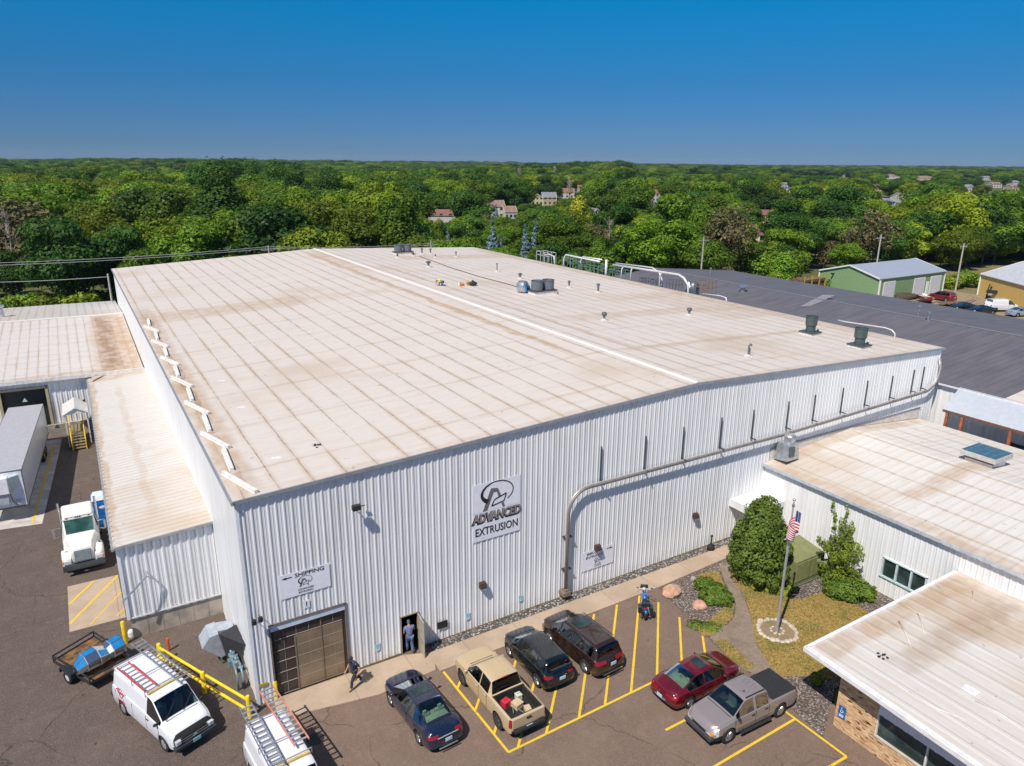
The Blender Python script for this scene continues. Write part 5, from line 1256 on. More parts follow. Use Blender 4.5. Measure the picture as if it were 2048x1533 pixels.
grey_pick = dict(L=5.26, H=1.72, R=.37, axles=(1.66, -1.55), keys=(.62, 1.38, -.72, -.85, -1.0, -2.50), clear=.36, cabin=((.25, -.48), (-.6, 1.2), I_grey, 1.22), gaps=((1.48, .70),),
  top=[(-2.63, 1.10), (-.95, 1.12), (-.90, 1.13), (-.76, 1.62), (-.6, 1.68), (0, 1.715), (.5, 1.70), (.68, 1.65), (1.40, 1.17), (1.7, 1.14), (2.35, 1.04), (2.52, .94), (2.63, .76)],
  belt=[(-2.63, 1.09), (-.95, 1.09), (0, 1.09), (1.4, 1.07), (2.3, .95), (2.63, .70)],
  w=[(-2.63, .84), (-2.5, .88), (-1.6, .905), (1.6, .905), (2.25, .88), (2.5, .82), (2.63, .70)],
  wr=[(-2.63, .80), (-1.0, .82), (-.76, .67), (.65, .65), (1.38, .78), (2.2, .76), (2.63, .58)],
  regions=bed_cut(-2.54, -1.02)+std_regions((.70, 1.36), (-.90, -.76), (-.72, 1.26), ((.04, .16),))+[('tail_light', lambda x, j, y, z, zt, be: x < -2.5 and 4 <= j < 7 and z > .72), ('headlight', lambda x, j, y, z, zt, be: x > 2.28 and 4 <= j < 7 and z > .66), ('lower_trim', lambda x, j, y, z, zt, be: x > 2.1 and j < 4)],
  caps=[('headlight', lambda s, y, z: s > 0 and z > .64 and y > .46), ('grille', lambda s, y, z: s > 0 and .58 < z and y < .46), ('tail_light', lambda s, y, z: s < 0 and z > .7 and y > .7), ('bumper', lambda s, y, z: z < .62)],
  mir=1.2, seams=(1.34, .10, -.74), handles=(.28, -.55), gl=G_ws, glr=G_priv, bulge=.015, plan=.03, mirm=M_black, hand=M_black,
  extra=lambda: [(MB().box(-2.58, -.80, 1.105, -1.0, .80, 1.135), 'bed_cover', plain('vinyl_black', (.022, .022, .024), .7), .01), (plate(2.66, .52), 'licence_plate', M_plate),
   (MB().bar((-.85, .98, .36), (1.05, .98, .36), .10, .05).bar((-.6, .9, .42), (-.6, .98, .38), .05).bar((.8, .9, .42), (.8, .98, .38), .05), 'running_board', M_dark), (MB().bar((-.85, -.98, .36), (1.05, -.98, .36), .10, .05), 'running_board', M_dark),
   (MB().bar((-.6, .60, 1.725), (.55, .60, 1.725), .035), 'roof_rail', M_dark), (MB().bar((-.6, -.60, 1.725), (.55, -.60, 1.725), .035), 'roof_rail', M_dark), (MB().ell((.30, .25, 1.73), (.07, .05, .03), 8, 4), 'aerial_base', M_dark), (MB().box(2.42, .60, .66, 2.6, .80, .78), 'indicator_lamp', M_amber, .02),
   (MB().box(2.45, -.80, .40, 2.72, .80, .62), 'front_bumper', plain('bumper_charcoal', (.05, .05, .055), .6), .05)]+
   [(MB().box(-.5, y_-.012, 1.712, .45, y_+.012, 1.724), 'roof_bead', plain('grey_paint_bead', (.27, .24, .25), .4)) for y_ in (-.3, -.1, .1, .3)])
# --- cargo van
van = dict(L=5.50, H=2.08, R=.36, axles=(1.86, -1.64), keys=(1.05, 1.75), clear=.34, cabin=((.75,), (.4, 1.6), I_grey, 1.35), gaps=((1.84, .70),),
  top=[(-2.75, 1.92), (-2.65, 2.03), (-2.4, 2.08), (0, 2.10), (.8, 2.08), (1.0, 2.02), (1.78, 1.34), (1.95, 1.28), (2.5, 1.12), (2.68, 1.02), (2.75, .84)],
  belt=[(-2.75, 1.25), (.4, 1.25), (1.0, 1.20), (1.8, 1.18), (2.5, 1.0), (2.75, .80)],
  w=[(-2.75, .90), (-2.6, .97), (-2.2, 1.0), (1.6, 1.0), (2.2, .97), (2.55, .90), (2.75, .80)],
  wr=[(-2.75, .76), (-2.4, .80), (.9, .78), (1.8, .86), (2.3, .84), (2.75, .7)],
  regions=[('grille', lambda x, j, y, z, zt, be: x > 2.60 and j >= 4)]+std_regions((1.05, 1.76), (-9, -8), (.95, 1.70), ())+[('side_window', lambda x, j, y, z, zt, be: .62 < x < 1.5 and 7 <= j < 10 and zt-be > .16), ('tail_light', lambda x, j, y, z, zt, be: x < -2.66 and 4 <= j < 7), ('headlight', lambda x, j, y, z, zt, be: x > 2.60 and 4 <= j < 7 and z > .7)],
  caps=[('tail_light', lambda s, y, z: s < 0 and .7 < z < 1.2 and y > .74), ('headlight', lambda s, y, z: s > 0 and .66 < z < .9 and y > .60), ('grille', lambda s, y, z: s > 0 and .56 < z < .98), ('bumper', lambda s, y, z: z < .60)],
  gls=G_side, mir=1.55, seams=(1.62, .58, -.62, -2.1), handles=(.75,), gl=G_ws, glr=G_priv, bulge=.10, mirm=M_black, hand=M_black, rim=plain('steel_rim', (.50, .50, .50), .35, .6),
  extra=lambda: [(MB().box(2.64, .62, .66, 2.80, .86, .86), 'headlight', M_lamp, .03), (MB().box(2.64, -.86, .66, 2.80, -.62, .86), 'headlight', M_lamp, .03), (MB().bar((2.79, -.6, .70), (2.79, .6, .70), .02, .03).bar((2.78, -.6, .80), (2.78, .6, .80), .02, .03), 'grille_bar', M_gray), (MB().box(2.60, -.93, .42, 2.86, .93, .60), 'front_bumper', plain('bumper_dark_chrome2', (.06, .08, .10), .3, .5), .03), (MB().box(2.86, -.17, .45, 2.88, .17, .61), 'licence_plate', plain('plate_cyan', (.25, .55, .60), .5)), (MB().box(-2.86, -.93, .42, -2.72, .93, .58), 'rear_bumper', M_dark, .02),
     (MB().ell((2.80, 0, .74), (.03, .13, .055), 10, 6), 'badge', M_chrome), (MB().bar((.60, -.75, 2.13), (.60, .75, 2.13), .10, .07), 'light_bar', plain('amber_bar', (.55, .38, .10), .4)), (MB().bar((1.80, .1, 1.36), (1.42, .72, 1.68), .02), 'wiper', M_black), (MB().bar((1.80, -.7, 1.36), (1.42, -.1, 1.68), .02), 'wiper', M_black)])
H90 = PI/2
vehicle('sedan', 'dark navy four-door sedan with sunroof, leftmost of the parked cars, nose to the factory wall', 'car', 6.22, -4.52, H90+.06, sedan_navy, P_navy)
vehicle('pickup_truck', 'tan crew-cab pickup truck with tools and boxes in its open bed', 'pickup', 9.72, -5.30, H90+.02, tan_pick, P_tan)
vehicle('hatchback', 'small black-green hatchback parked between the tan pickup and the brown suv', 'car', 12.64, -4.25, H90, suv_small, P_black)
vehicle('suv', 'dark brown suv parked right of the small black hatchback', 'suv', 15.2, -4.45, H90+.06, suv_brown, P_brown)
vehicle('sedan', 'maroon four-door sedan parked across the bays beside the silver pickup', 'car', 18.40, -9.48, .02, sedan_maroon, P_maroon)
vehicle('pickup_truck', 'silver-beige crew-cab pickup truck with a black bed cover', 'pickup', 18.72, -11.97, PI-.03, grey_pick, P_grey)
PV = Vector((-4.735, .95, 0)); va = math.radians(-68.2)
cv = PV+Vector((-math.sin(va), math.cos(va), 0))*.95
vcl = dict(van)
V1 = vehicle('cargo_van', 'white cargo van with roof ladders, towing side, beside the yellow guard rail', 'van', cv.x, cv.y, va, van, P_white)
# rack on a van, in van axes
def rack(t):
    for x in (-2.2, -.6, .55):
        MB().bar((x, -.86, 2.24), (x, .86, 2.24), .04).bar((x, -.84, 2.0), (x, -.84, 2.26), .03).bar((x, .84, 2.0), (x, .84, 2.26), .03).build('rack_bar', M_galv, t)
rack(V1)
def ladder(label, P0, P1, w, n, railm, rungm, up=(0, 0, 1), group=None):
    """ladder lying between two points (world), width w, n rungs"""
    P0, P1 = Vector(P0), Vector(P1); d = (P1-P0).normalized(); s = d.cross(Vector(up)).normalized()*w/2; c = (P0+P1)/2
    t = thing('ladder', label, 'ladder', c, 0, group); a, b = P0-c, P1-c
    MB().bar(a+s, b+s, .035, .085).build('side_rail', railm, t); MB().bar(a-s, b-s, .035, .085).build('side_rail', railm, t)
    for i in range(n):
        p = a+(b-a)*((i+.5)/n); MB().bar(p-s*.97, p+s*.97, .075, .035).build('rung', rungm, t)
    return t
def vw(t, p): return Matrix.Translation(t.location) @ Matrix.Rotation(t.rotation_euler.z, 4, 'Z') @ Vector(p)
M_fib = plain('fibreglass_red', (.62, .06, .05), .5); M_fib2 = plain('fibreglass_orange', (.66, .22, .13), .5)
ladder('long grey aluminium ladder on the right roof edge of the van by the trailer', vw(V1, (-3.1, .62, 2.32)), vw(V1, (1.35, .62, 2.32)), .50, 15, M_galv, M_alu)
ladder('red-railed ladder on the left side of the van roof near the trailer', vw(V1, (-1.9, -.58, 2.32)), vw(V1, (.55, -.58, 2.32)), .50, 8, M_fib, M_alu)
# emblem and lettering on the van side: a red crest with rows of text (not legible in the photograph)
def van_side(t):
    M = Matrix.Translation((-1.55, -1.004, 1.0)) @ Matrix.Rotation(PI/2, 4, 'X')
    mr = plain('vinyl_red', (.40, .03, .05), .5); mb = MB()
    for k in range(7):
        a = math.radians(150-k*20); c, s = math.cos(a), math.sin(a)
        mb.bar((c*.34-1.55, -1.006, 1.22+s*.16), (c*.42-1.55, -1.006, 1.22+s*.25), .035, .012)
    for a, b in (((-.28, .18), (0, -.14)), ((0, -.14), (.28, .18)), ((-.28, .18), (.28, .18)), ((-.14, .1), (.14, .1))): mb.bar((-1.55+a[0], -1.006, 1.1+a[1]), (-1.55+b[0], -1.006, 1.1+b[1]), .025, .012)
    for k, (z, w_) in enumerate(((.80, .34), (.72, .30), (.64, .4))): 
        for i in range(7): mb.box(-1.55-w_+i*w_*2/7, -1.010, z, -1.55-w_+(i+.6)*w_*2/7, -1.0, z+.035)
    mb.build('side_emblem', mr, t)
van_side(V1)
# second van, partly cut off by the lower edge
q0 = Vector((0, 0)); V2 = copy_tree(V1, (-.05, -5.72, 0), math.radians(-84), 'white cargo van at the bottom edge with two ladders on a roof rack')
for c in list(V2.children):
    if c.name.startswith(('side_emblem',)): bpy.data.objects.remove(c)
ladder('grey ladder on the left of the rear van roof, at the bottom edge', vw(V2, (-3.2, -.52, 2.32)), vw(V2, (1.9, -.60, 2.34)), .50, 17, M_galv, M_alu)
ladder('orange-railed ladder on the right of the rear van roof, at the bottom edge', vw(V2, (-3.7, .52, 2.36)), vw(V2, (.2, .60, 2.36)), .60, 13, M_fib2, M_alu)
# load in the tan bed
def bedp(x, y, z): return Vector((9.72, -5.30, 0))+Matrix.Rotation(H90+.02, 3, 'Z') @ Vector((x, y, z))
def crate(name, label, cat, x, y, z, sx, sy, sz, rz, m, hand=False):
    t = MB().box(-sx/2, -sy/2, 0, sx/2, sy/2, sz); 
    t.box(-sx/2-.01, -sy/2-.01, sz-.04, sx/2+.01, sy/2+.01, sz+.012)
    if hand: t.tube([(-sx*.3, 0, sz), (-sx*.25, 0, sz+.1), (sx*.25, 0, sz+.1), (sx*.3, 0, sz)], .015, 5)
    o = t.build(name, m, bevel=.01); o.location = bedp(x, y, z); o.rotation_euler = (0, 0, rz); return tag(o, label, cat)
M_card = plain('cardboard', (.55, .42, .26), .85); M_redp = plain('red_plastic', (.62, .03, .05), .4)
crate('fuel_can', 'red plastic can with a handle in the tan pickup bed', 'can', -1.35, .35, .72, .36, .30, .34, .3, M_redp, True)
crate('cardboard_box', 'square cardboard box in the tan pickup bed beside the red can', 'box', -1.62, -.08, .72, .42, .40, .26, .25, M_card)
crate('cardboard_box', 'long flat cardboard box near the tan pickup tailgate', 'box', -2.25, -.30, .72, .62, .26, .22, 1.4, M_card)
crate('cardboard_box', 'smallest cardboard box against the tan pickup tailgate', 'box', -2.40, .10, .72, .3, .2, .14, .2, M_card)
crate('paint_bucket', 'small white and green tub near the cab end of the tan pickup bed', 'tub', -1.20, -.42, .72, .26, .26, .24, 0, plain('tub_white', (.6, .62, .5), .5), True)
rd = MB().bar((-1.3, .0, .80), (-2.0, .35, .86), .03).bar((-1.2, .2, .82), (-2.2, -.1, .80), .03).build('rods', M_alu); rd.location = (0, 0, 0)
for v in rd.data.vertices: v.co = bedp(*v.co)
tag(rd, 'pair of thin metal rods lying across the tan pickup bed', 'rods'); rd.name = 'metal_rod'

# --- motorcycle
mt = thing('motorcycle', 'blue and black touring motorcycle parked on a yellow bay line, nose to the pavement', 'motorcycle', (17.75, -4.05, 0), H90+.12)
g0, g1 = G(1291, 1250), G(1285, 1195); mc = (g0+g1)/2; mt.location = (mc.x, mc.y, 0); mt.rotation_euler = (0, 0, math.atan2((g1-g0).y, (g1-g0).x))
P_blue = mat_paint('paint_blue', (.03, .16, .50), .3, .25)
for x in (.82, -.78):
    w_ = MB().lathe([(.20, -.07), (.30, -.06), (.33, 0), (.30, .06), (.20, .07)], (x, 0, .33), 20, ax='y', cap=False).build('wheel', M_tyre, mt, smooth=True)
    MB().lathe([(.02, -.05), (.2, -.04), (.21, .0), (.2, .04), (.02, .05)], (x, 0, .33), 14, ax='y').build('rim', M_rim, w_)
MB().ell((.18, 0, .86), (.36, .17, .15), 14, 8).build('fuel_tank', P_blue, mt, smooth='all')
MB().ell((-.30, 0, .78), (.30, .18, .08), 12, 6).ell((-.66, 0, .86), (.2, .15, .09), 12, 6).build('seat', M_black, mt, smooth='all')
MB().box(-.25, -.16, .3, .30, .16, .72).cyl((-.1, -.18, .32), (-1.0, -.22, .30), .05).cyl((-.1, .18, .32), (-1.0, .22, .30), .05).build('engine', M_chrome, mt, bevel=.03)
for s in (1, -1):
    MB().box(-1.02, s*.20, .48, -.52, s*.42, .82).build('saddle_bag', P_black, mt, bevel=.05)
    MB().tube([(.60, s*.09, .95), (.42, s*.30, 1.05), (.28, s*.42, 1.02)], .02, 6).build('handlebar', M_chrome, mt)
    MB().ell((.46, s*.40, 1.16), (.03, .07, .05), 8, 5).build('mirror', M_chrome, mt)
MB().bar((.82, .07, .33), (.60, .07, .95), .05).bar((.82, -.07, .33), (.60, -.07, .95), .05).build('fork', M_chrome, mt)
MB().ell((.72, 0, .92), (.10, .12, .12), 12, 8).build('headlight', M_lamp, mt, smooth='all')
MB().poly([(.86, -.24, .92), (.86, .24, .92), (.70, .20, 1.25), (.70, -.20, 1.25)], (-.015, 0, 0)).build('windshield', M_glassg, mt)
MB().ell((.86, 0, .58), (.34, .09, .13), 12, 6).ell((-.84, 0, .60), (.34, .12, .16), 12, 6).build('mudguard', P_blue, mt, smooth='all')
MB().box(-1.06, -.28, .92, -.80, .28, 1.10).build('top_box', P_black, mt, bevel=.06)
MB().ell((-1.08, 0, .84), (.04, .14, .04), 8, 5).build('tail_light', M_red, mt)

# --- open trailer with duct piece
tr = thing('utility_trailer', 'black open utility trailer with a rusty plank floor, behind the white van', 'trailer', (-7.1, 5.1, 0), 0)
c_ = [G(107, 1321, .55), G(188, 1272, .55), G(262, 1322, .55), G(180, 1366, .55)]
cc_ = sum(c_, Vector())/4; tr.location = (cc_.x, cc_.y, 0); tl = [p-Vector((cc_.x, cc_.y, p.z))for p in c_]
tl = [Vector((p.x, p.y, 0)) for p in tl]
m_ = MB(); m_.hexa([p+Vector((0, 0, .45)) for p in tl]+[p+Vector((0, 0, .52)) for p in tl]); 
fm = NT('rusty_floor'); Pq = fm.coord(); f1 = fm.noise(Pq, 2.2, 5)
fm = fm.out(fm.mix(fm.ramp(f1, .35, .65), (.055, .035, .025), (.25, .12, .035)), .85)
m_.build('floor', fm, tr)
for a, b in ((0, 1), (1, 2), (2, 3), (3, 0)):
    mm = MB().bar(tl[a]+Vector((0, 0, .50)), tl[b]+Vector((0, 0, .50)), .07, .12).bar(tl[a]+Vector((0, 0, .80)), tl[b]+Vector((0, 0, .80)), .06, .06)
    mm.bar(tl[a]+Vector((0, 0, .45)), tl[a]+Vector((0, 0, .84)), .06)
    mm.build('side_rail', M_dark, tr)
ud_ = (tl[3]-tl[0]).normalized(); vd_ = (tl[1]-tl[0]).normalized()
for base, s in (((tl[0]+tl[3])/2-vd_*.16, -1), ((tl[1]+tl[2])/2+vd_*.16, 1)):
    ang = math.atan2(ud_.y, ud_.x)
    Mw = Matrix.Translation(base) @ Matrix.Rotation(ang, 4, 'Z')
    w_ = MB().lathe([(.19, -.10), (.30, -.10), (.33, -.06), (.33, .06), (.30, .10), (.19, .10)], (0, 0, .33), 18, M=Mw, ax='y', cap=False).build('wheel', M_tyre, tr, smooth=True)
    MB().lathe([(.02, -.09), (.18, -.08), (.19, 0), (.18, .08), (.02, .09)], (0, 0, .33), 14, M=Mw, ax='y').build('rim', plain('rim_white', (.6, .6, .6), .4), w_)
    MB().box(-.5, -.14, .70, .5, .14, .74, Mw).box(-.5, -.14, .5, -.46, .14, .72, Mw).box(.46, -.14, .5, .5, .14, .72, Mw).build('mudguard', M_dark, tr)
MB().bar((tl[2]+tl[3])/2*1.0+Vector((0, 0, .45)), (tl[2]+tl[3])/2*1.75+Vector((0, 0, .45)), .09).build('drawbar', M_dark, tr)
# galvanised duct fitting lying in the trailer
df = thing('duct_fitting', 'shiny galvanised duct fitting with blue film lying in the open trailer', 'duct')
A = [G(163, 1316, .75), G(210, 1283, 1.0)]; d0 = (A[1]-A[0]); d0.z = 0; L_ = 2.1; d0.normalize(); s0 = Vector((-d0.y, d0.x, 0))
mid = G(200, 1318, .85); df.location = (mid.x, mid.y, .56)
def ring(t, r, h, n=8): return [d0*t+s0*(math.cos(2*PI*(k+.5)/n)*r)+Vector((0, 0, h+math.sin(2*PI*(k+.5)/n)*r*.82)) for k in range(n)]
rs = [ring(-1.15, .30, .34), ring(-.75, .58, .50), ring(-.15, .60, .52), ring(.30, .46, .44), ring(.50, .56, .50), ring(1.05, .60, .54)]
mb = MB(); vs = [p for r_ in rs for p in r_]; fs = []
for i in range(5):
    for k in range(8): fs.append((i*8+k, i*8+(k+1) % 8, (i+1)*8+(k+1) % 8, (i+1)*8+k))
mb.add(vs, fs); 
o = mb.build('duct_shell', plain('duct_bright', (.62, .64, .66), .18, .95, .05), df)
fl = MB()
for i, k in ((0, 1), (1, 1), (4, 1), (0, 2), (2, 2), (4, 2)):
    q = [vs[i*8+k], vs[i*8+(k+1) % 8], vs[(i+1)*8+(k+1) % 8], vs[(i+1)*8+k]]; c0 = sum(q, Vector())/4
    nrm = (q[1]-q[0]).cross(q[3]-q[0]).normalized(); nrm = nrm if nrm.z > 0 else -nrm
    fl.add([c0+(p-c0)*.86+nrm*.006 for p in q], [(0, 1, 2, 3)])
fl.build('blue_film', plain('film_blue', (.02, .22, .52), .3, .2), df, fix=False)
sm = MB()
for r_ in (rs[1], rs[2], rs[4]): sm.tube(r_+[r_[0]], .02, 5)
sm.build('seam_band', M_alu, df)

# --- conventional truck tractor, nose towards the camera
tk = thing('truck_tractor', 'white day-cab road tractor parked nose-out beside the annex', 'truck', (-6.42, 16.65, 0)); 
def lo(y): return y    # +y runs to the rear of the truck
mb = MB()    # hood and cab as one shell: sections (y, half bottom, half top, z0, z1)
sec_ = [(.28, .56, .46, .95, 1.55), (.34, .60, .50, .75, 1.68), (1.0, .66, .56, .75, 1.80), (1.75, .86, .74, .75, 1.92), (1.82, .98, .80, .75, 1.96), (2.35, 1.0, .84, .75, 2.78), (3.6, 1.0, .86, .75, 2.82)]
vs = []; 
for y, wb, wt, z0_, z1_ in sec_:
    zs = z0_+(min(z1_, 1.85)-z0_)*.75
    vs += [(-wb, y, z0_), (-wb, y, zs), (-wt, y, z1_-.06), (-wt*.8, y, z1_), (wt*.8, y, z1_), (wt, y, z1_-.06), (wb, y, zs), (wb, y, z0_)]
fs = [tuple(range(8))[::-1], tuple(range(len(vs)-8, len(vs)))]
for i in range(len(sec_)-1):
    for k in range(8): fs.append((i*8+k, i*8+(k+1) % 8, (i+1)*8+(k+1) % 8, (i+1)*8+k))
mb.add(vs, fs); mb.build('cab', P_cream, tk, smooth=True, bevel=.03)
MB().hexa([(-.74, 1.86, 2.02), (.74, 1.86, 2.02), (.76, 2.31, 2.72), (-.76, 2.31, 2.72), (-.74, 1.82, 2.05), (.74, 1.82, 2.05), (.76, 2.27, 2.75), (-.76, 2.27, 2.75)]).build('windscreen', mat_glass('truck_glass', (.02, .06, .05)), tk)
MB().hexa([(-.84, 2.30, 2.86), (.84, 2.30, 2.86), (.86, 3.5, 2.86), (-.86, 3.5, 2.86), (-.80, 2.6, 3.15), (.80, 2.6, 3.15), (.84, 3.5, 3.32), (-.84, 3.5, 3.32)]).build('roof_fairing', P_cream, tk, bevel=.12)
MB().box(-.86, 2.22, 2.78, .86, 2.30, 2.86).build('sun_visor', P_cream, tk)
for x in (-.6, -.12, 0, .12, .6): MB().box(x-.04, 2.2, 2.87, x+.04, 2.27, 2.92).build('marker_lamp', M_dark, tk)
for s in (1, -1):
    MB().hexa([(s*1.002, 2.45, 1.9), (s*1.002, 3.2, 1.9), (s*.90, 3.2, 2.6), (s*.90, 2.55, 2.6), (s*.98, 2.45, 1.9), (s*.98, 3.2, 1.9), (s*.88, 3.2, 2.6), (s*.88, 2.55, 2.6)]).build('side_window', M_glass, tk)
    sc = [(.25, .62, .98, .55, 1.12), (.5, .62, 1.12, .6, 1.32), (1.1, .62, 1.14, .8, 1.42), (1.7, .66, 1.10, .8, 1.30), (1.95, .8, 1.05, .6, 1.0)]
    vv = []; ff = []
    for y, xa, xb, z0_, z1_ in sc: vv += [(s*xa, y, z0_), (s*xb, y, z0_), (s*xb, y, z1_-.15), (s*(xb-.1), y, z1_), (s*xa, y, z1_)]
    for i in range(4):
        for k in range(5): ff.append((i*5+k, i*5+(k+1) % 5, (i+1)*5+(k+1) % 5, (i+1)*5+k))
    ff += [(0, 1, 2, 3, 4), (20, 21, 22, 23, 24)]
    MB().add(vv, ff).build('mudguard', P_cream, tk, bevel=.05)
    MB().box(s*.66, .20, .80, s*1.02, .28, 1.02).build('headlight', M_lamp, tk, bevel=.02)
    MB().box(s*1.0, .22, .82, s*1.10, .40, 1.0).build('indicator_lamp', M_amber, tk, bevel=.02)
    MB().tube([(s*1.0, 2.35, 2.3), (s*1.38, 2.2, 2.4), (s*1.38, 2.2, 1.75), (s*1.0, 2.35, 1.8)], .02, 5).box(s*1.33, 2.15, 1.8, s*1.45, 2.2, 2.35).build('wing_mirror', M_galv, tk)
    MB().ell((s*.98, .75, 1.62), (.10, .05, .10), 10, 6).build('hood_mirror', M_chrome, tk)
    wheel(tk, 0, 0, .5, .28, s); o = tk.children[-1]
    MB().cyl((s*1.02, 3.72, .9), (s*1.02, 3.72, 3.4), .07).build('exhaust_stack', M_chrome, tk)
for c in list(tk.children):
    if c.name.startswith('wheel'):
        for d in list(c.children): bpy.data.objects.remove(d)
        bpy.data.objects.remove(c)
for y in (1.05, 5.2, 6.5):
    for s in (1, -1):
        w_ = MB(); M_ = Matrix.Rotation(H90, 4, 'Z')
        w_.lathe([(.30, -.14), (.47, -.14), (.5, -.09), (.5, .09), (.47, .14), (.30, .14)], (y, -s*.94, .5), 22, M=M_, ax='y', cap=False)
        wo = w_.build('wheel', M_tyre, tk, smooth=True); MB().lathe([(.01, -.10), (.14, -.12), (.15, -.02), (.29, -.05), (.30, 0), (.29, .05), (.15, .02), (.14, .12), (.01, .10)], (y, -s*.94, .5), 16, M=M_, ax='y').build('rim', M_alu, wo)
gr = MB().box(-.44, .22, .86, .44, .30, 1.56).build('grille', plain('grille_blue_chrome', (.22, .30, .36), .3, .7), tk, bevel=.03)
g2 = MB()
for i in range(9): z = .92+i*.068; g2.box(-.40, .19, z, .40, .23, z+.025)
for i in range(7): x = -.39+i*.13; g2.box(x-.01, .185, .88, x+.01, .225, 1.53)
g2.build('grille_bar', plain('grille_bar_grey', (.36, .42, .46), .4, .2), gr)
MB().box(-1.12, .02, .42, 1.12, .24, .76).build('bumper', plain('bumper_dark_chrome', (.10, .12, .14), .25, .7), tk, bevel=.04)
MB().box(-.45, 1.5, .55, -.33, 7.2, .8).box(.33, 1.5, .55, .45, 7.2, .8).box(-.5, 5.3, .95, .5, 6.3, 1.05).box(-1.0, 3.8, .45, -.5, 4.7, 1.0).box(1.0, 3.8, .45, .5, 4.7, 1.0).build('chassis', M_dark, tk)

# --- box trailer at the dock
bt = thing('semi_trailer', 'long white box trailer backed into the dock, grey roof', 'trailer', (-10.73, 26.9, 0), math.radians(-4.1))
LT = 15.6; HT = 3.72; wt = 1.27
MB().box(-wt, 0, 1.05, wt, LT, HT).build('box', plain('trailer_side', (.62, .66, .74), .3, .3, .08), bt)
MB().box(-wt-.01, -.01, HT, wt+.01, LT, HT+.015).build('roof', plain('trailer_roof', (.42, .41, .44), .5, 0, .06), bt)
tb = MB()
for x in (-wt-.02, wt): tb.box(x, -.02, HT-.06, x+.02, LT, HT+.03); tb.box(x, -.02, 1.0, x+.02, LT, 1.12)
tb.box(-wt-.02, -.03, HT-.06, wt+.02, .0, HT+.03).box(-wt-.02, -.03, 1.0, wt+.02, 0, 1.12).box(-wt-.025, -.03, 1.0, -wt+.05, .02, HT).box(wt-.05, -.03, 1.0, wt+.025, .02, HT)
tb.build('edge_rail', plain('rail_dark', (.18, .17, .17), .5, .4), bt)
MB().box(-wt+.05, -.025, 1.12, wt-.05, -.005, HT-.06).build('front_panel', plain('trailer_front', (.74, .76, .80), .4), bt)
MB().box(-.70, -.52, 2.25, .45, -.02, 3.45).build('cooling_unit', plain('unit_white', (.78, .78, .78), .4), bt, bevel=.05)
MB().hexa([(.45, -.5, 2.3), (1.0, -.05, 2.9), (1.0, -.05, 3.4), (.45, -.5, 3.4), (.45, -.02, 2.3), (1.0, -.02, 2.9), (1.0, -.02, 3.4), (.45, -.02, 3.4)]).box(-.65, -.4, 1.5, .3, -.03, 2.2).box(.65, -.16, 1.3, .95, -.03, 1.6).build('front_equipment', plain('unit_grey', (.50, .56, .60), .4, .3), bt)
MB().tube([(.4, -.3, 2.2), (.5, -.25, 1.6), (.7, -.12, 1.2)], .025, 6).build('air_hose', M_black, bt)
for x in (-.8, .8): MB().box(x-.06, 2.6, 0, x+.06, 2.72, 1.05).box(x-.15, 2.55, 0, x+.15, 2.77, .04).build('landing_leg', M_gray, bt)
for y in (11.3, 12.5):
    for s in (1, -1):
        M_ = Matrix.Rotation(H90, 4, 'Z')
        wo = MB().lathe([(.30, -.28), (.47, -.28), (.5, -.22), (.5, .22), (.47, .28), (.30, .28)], (y, -s*.98, .5), 20, M=M_, ax='y', cap=False).build('wheel', M_tyre, bt, smooth=True)
        MB().lathe([(.01, -.24), (.28, -.24), (.29, 0), (.28, .24), (.01, .24)], (y, -s*.98, .5), 14, M=M_, ax='y').build('rim', M_yellow, wo)
MB().box(-.5, 10.6, .75, .5, 13.4, 1.05).build('chassis', M_dark, bt)

# --- far vehicles in the storage yard
def far_car(name, label, cat, px_, py_, rz, sp, paint): p = G(px_, py_); return vehicle(name, label, cat, p.x, p.y, rz, sp, paint)
far_car('suv', 'dark red suv parked by the green shed doors', 'suv', 1884, 601, math.radians(82), suv_brown, mat_paint('paint_far_red', (.22, .012, .02)))
far_car('sedan', 'dark green car partly hidden behind the grey roof, right of the flat trailer', 'car', 1925, 621, math.radians(165), sedan_maroon, P_black)
far_car('sedan', 'dark blue car at the grey roof edge beside the white van', 'car', 1962, 628, math.radians(160), sedan_navy, P_black)
far_car('cargo_van', 'white and grey van parked behind the dark cars, far right', 'van', 2000, 622, math.radians(-25), van, P_white)
far_car('sedan', 'pale blue car at the right picture edge beyond the grey roof', 'car', 2040, 632, math.radians(-20), sedan_navy, mat_paint('paint_pale_blue', (.30, .40, .50)))
# flat car trailer
p = G(1905, 612); ft = thing('flat_trailer', 'empty flat steel trailer with raised ramp between the red suv and dark cars', 'trailer', (p.x, p.y, 0), math.radians(-30))
MB().box(-2.6, -1, .5, 2.6, 1, .62).build('deck', plain('deck_brown', (.16, .10, .07), .8), ft)
MB().bar((2.6, -.6, .6), (3.9, -.3, 1.1), .14).bar((2.6, .6, .6), (3.9, .3, 1.1), .14).bar((-2.6, -.8, .62), (-3.6, -.8, .1), .12).bar((-2.6, .8, .62), (-3.6, .8, .1), .12).build('ramp', M_gray, ft)
for x in (-.4, .5):
    for s in (1, -1): MB().lathe([(.1, -.1), (.32, -.1), (.34, 0), (.32, .1), (.1, .1)], (x, s*1.1, .34), 14, ax='y').build('wheel', M_tyre, ft)
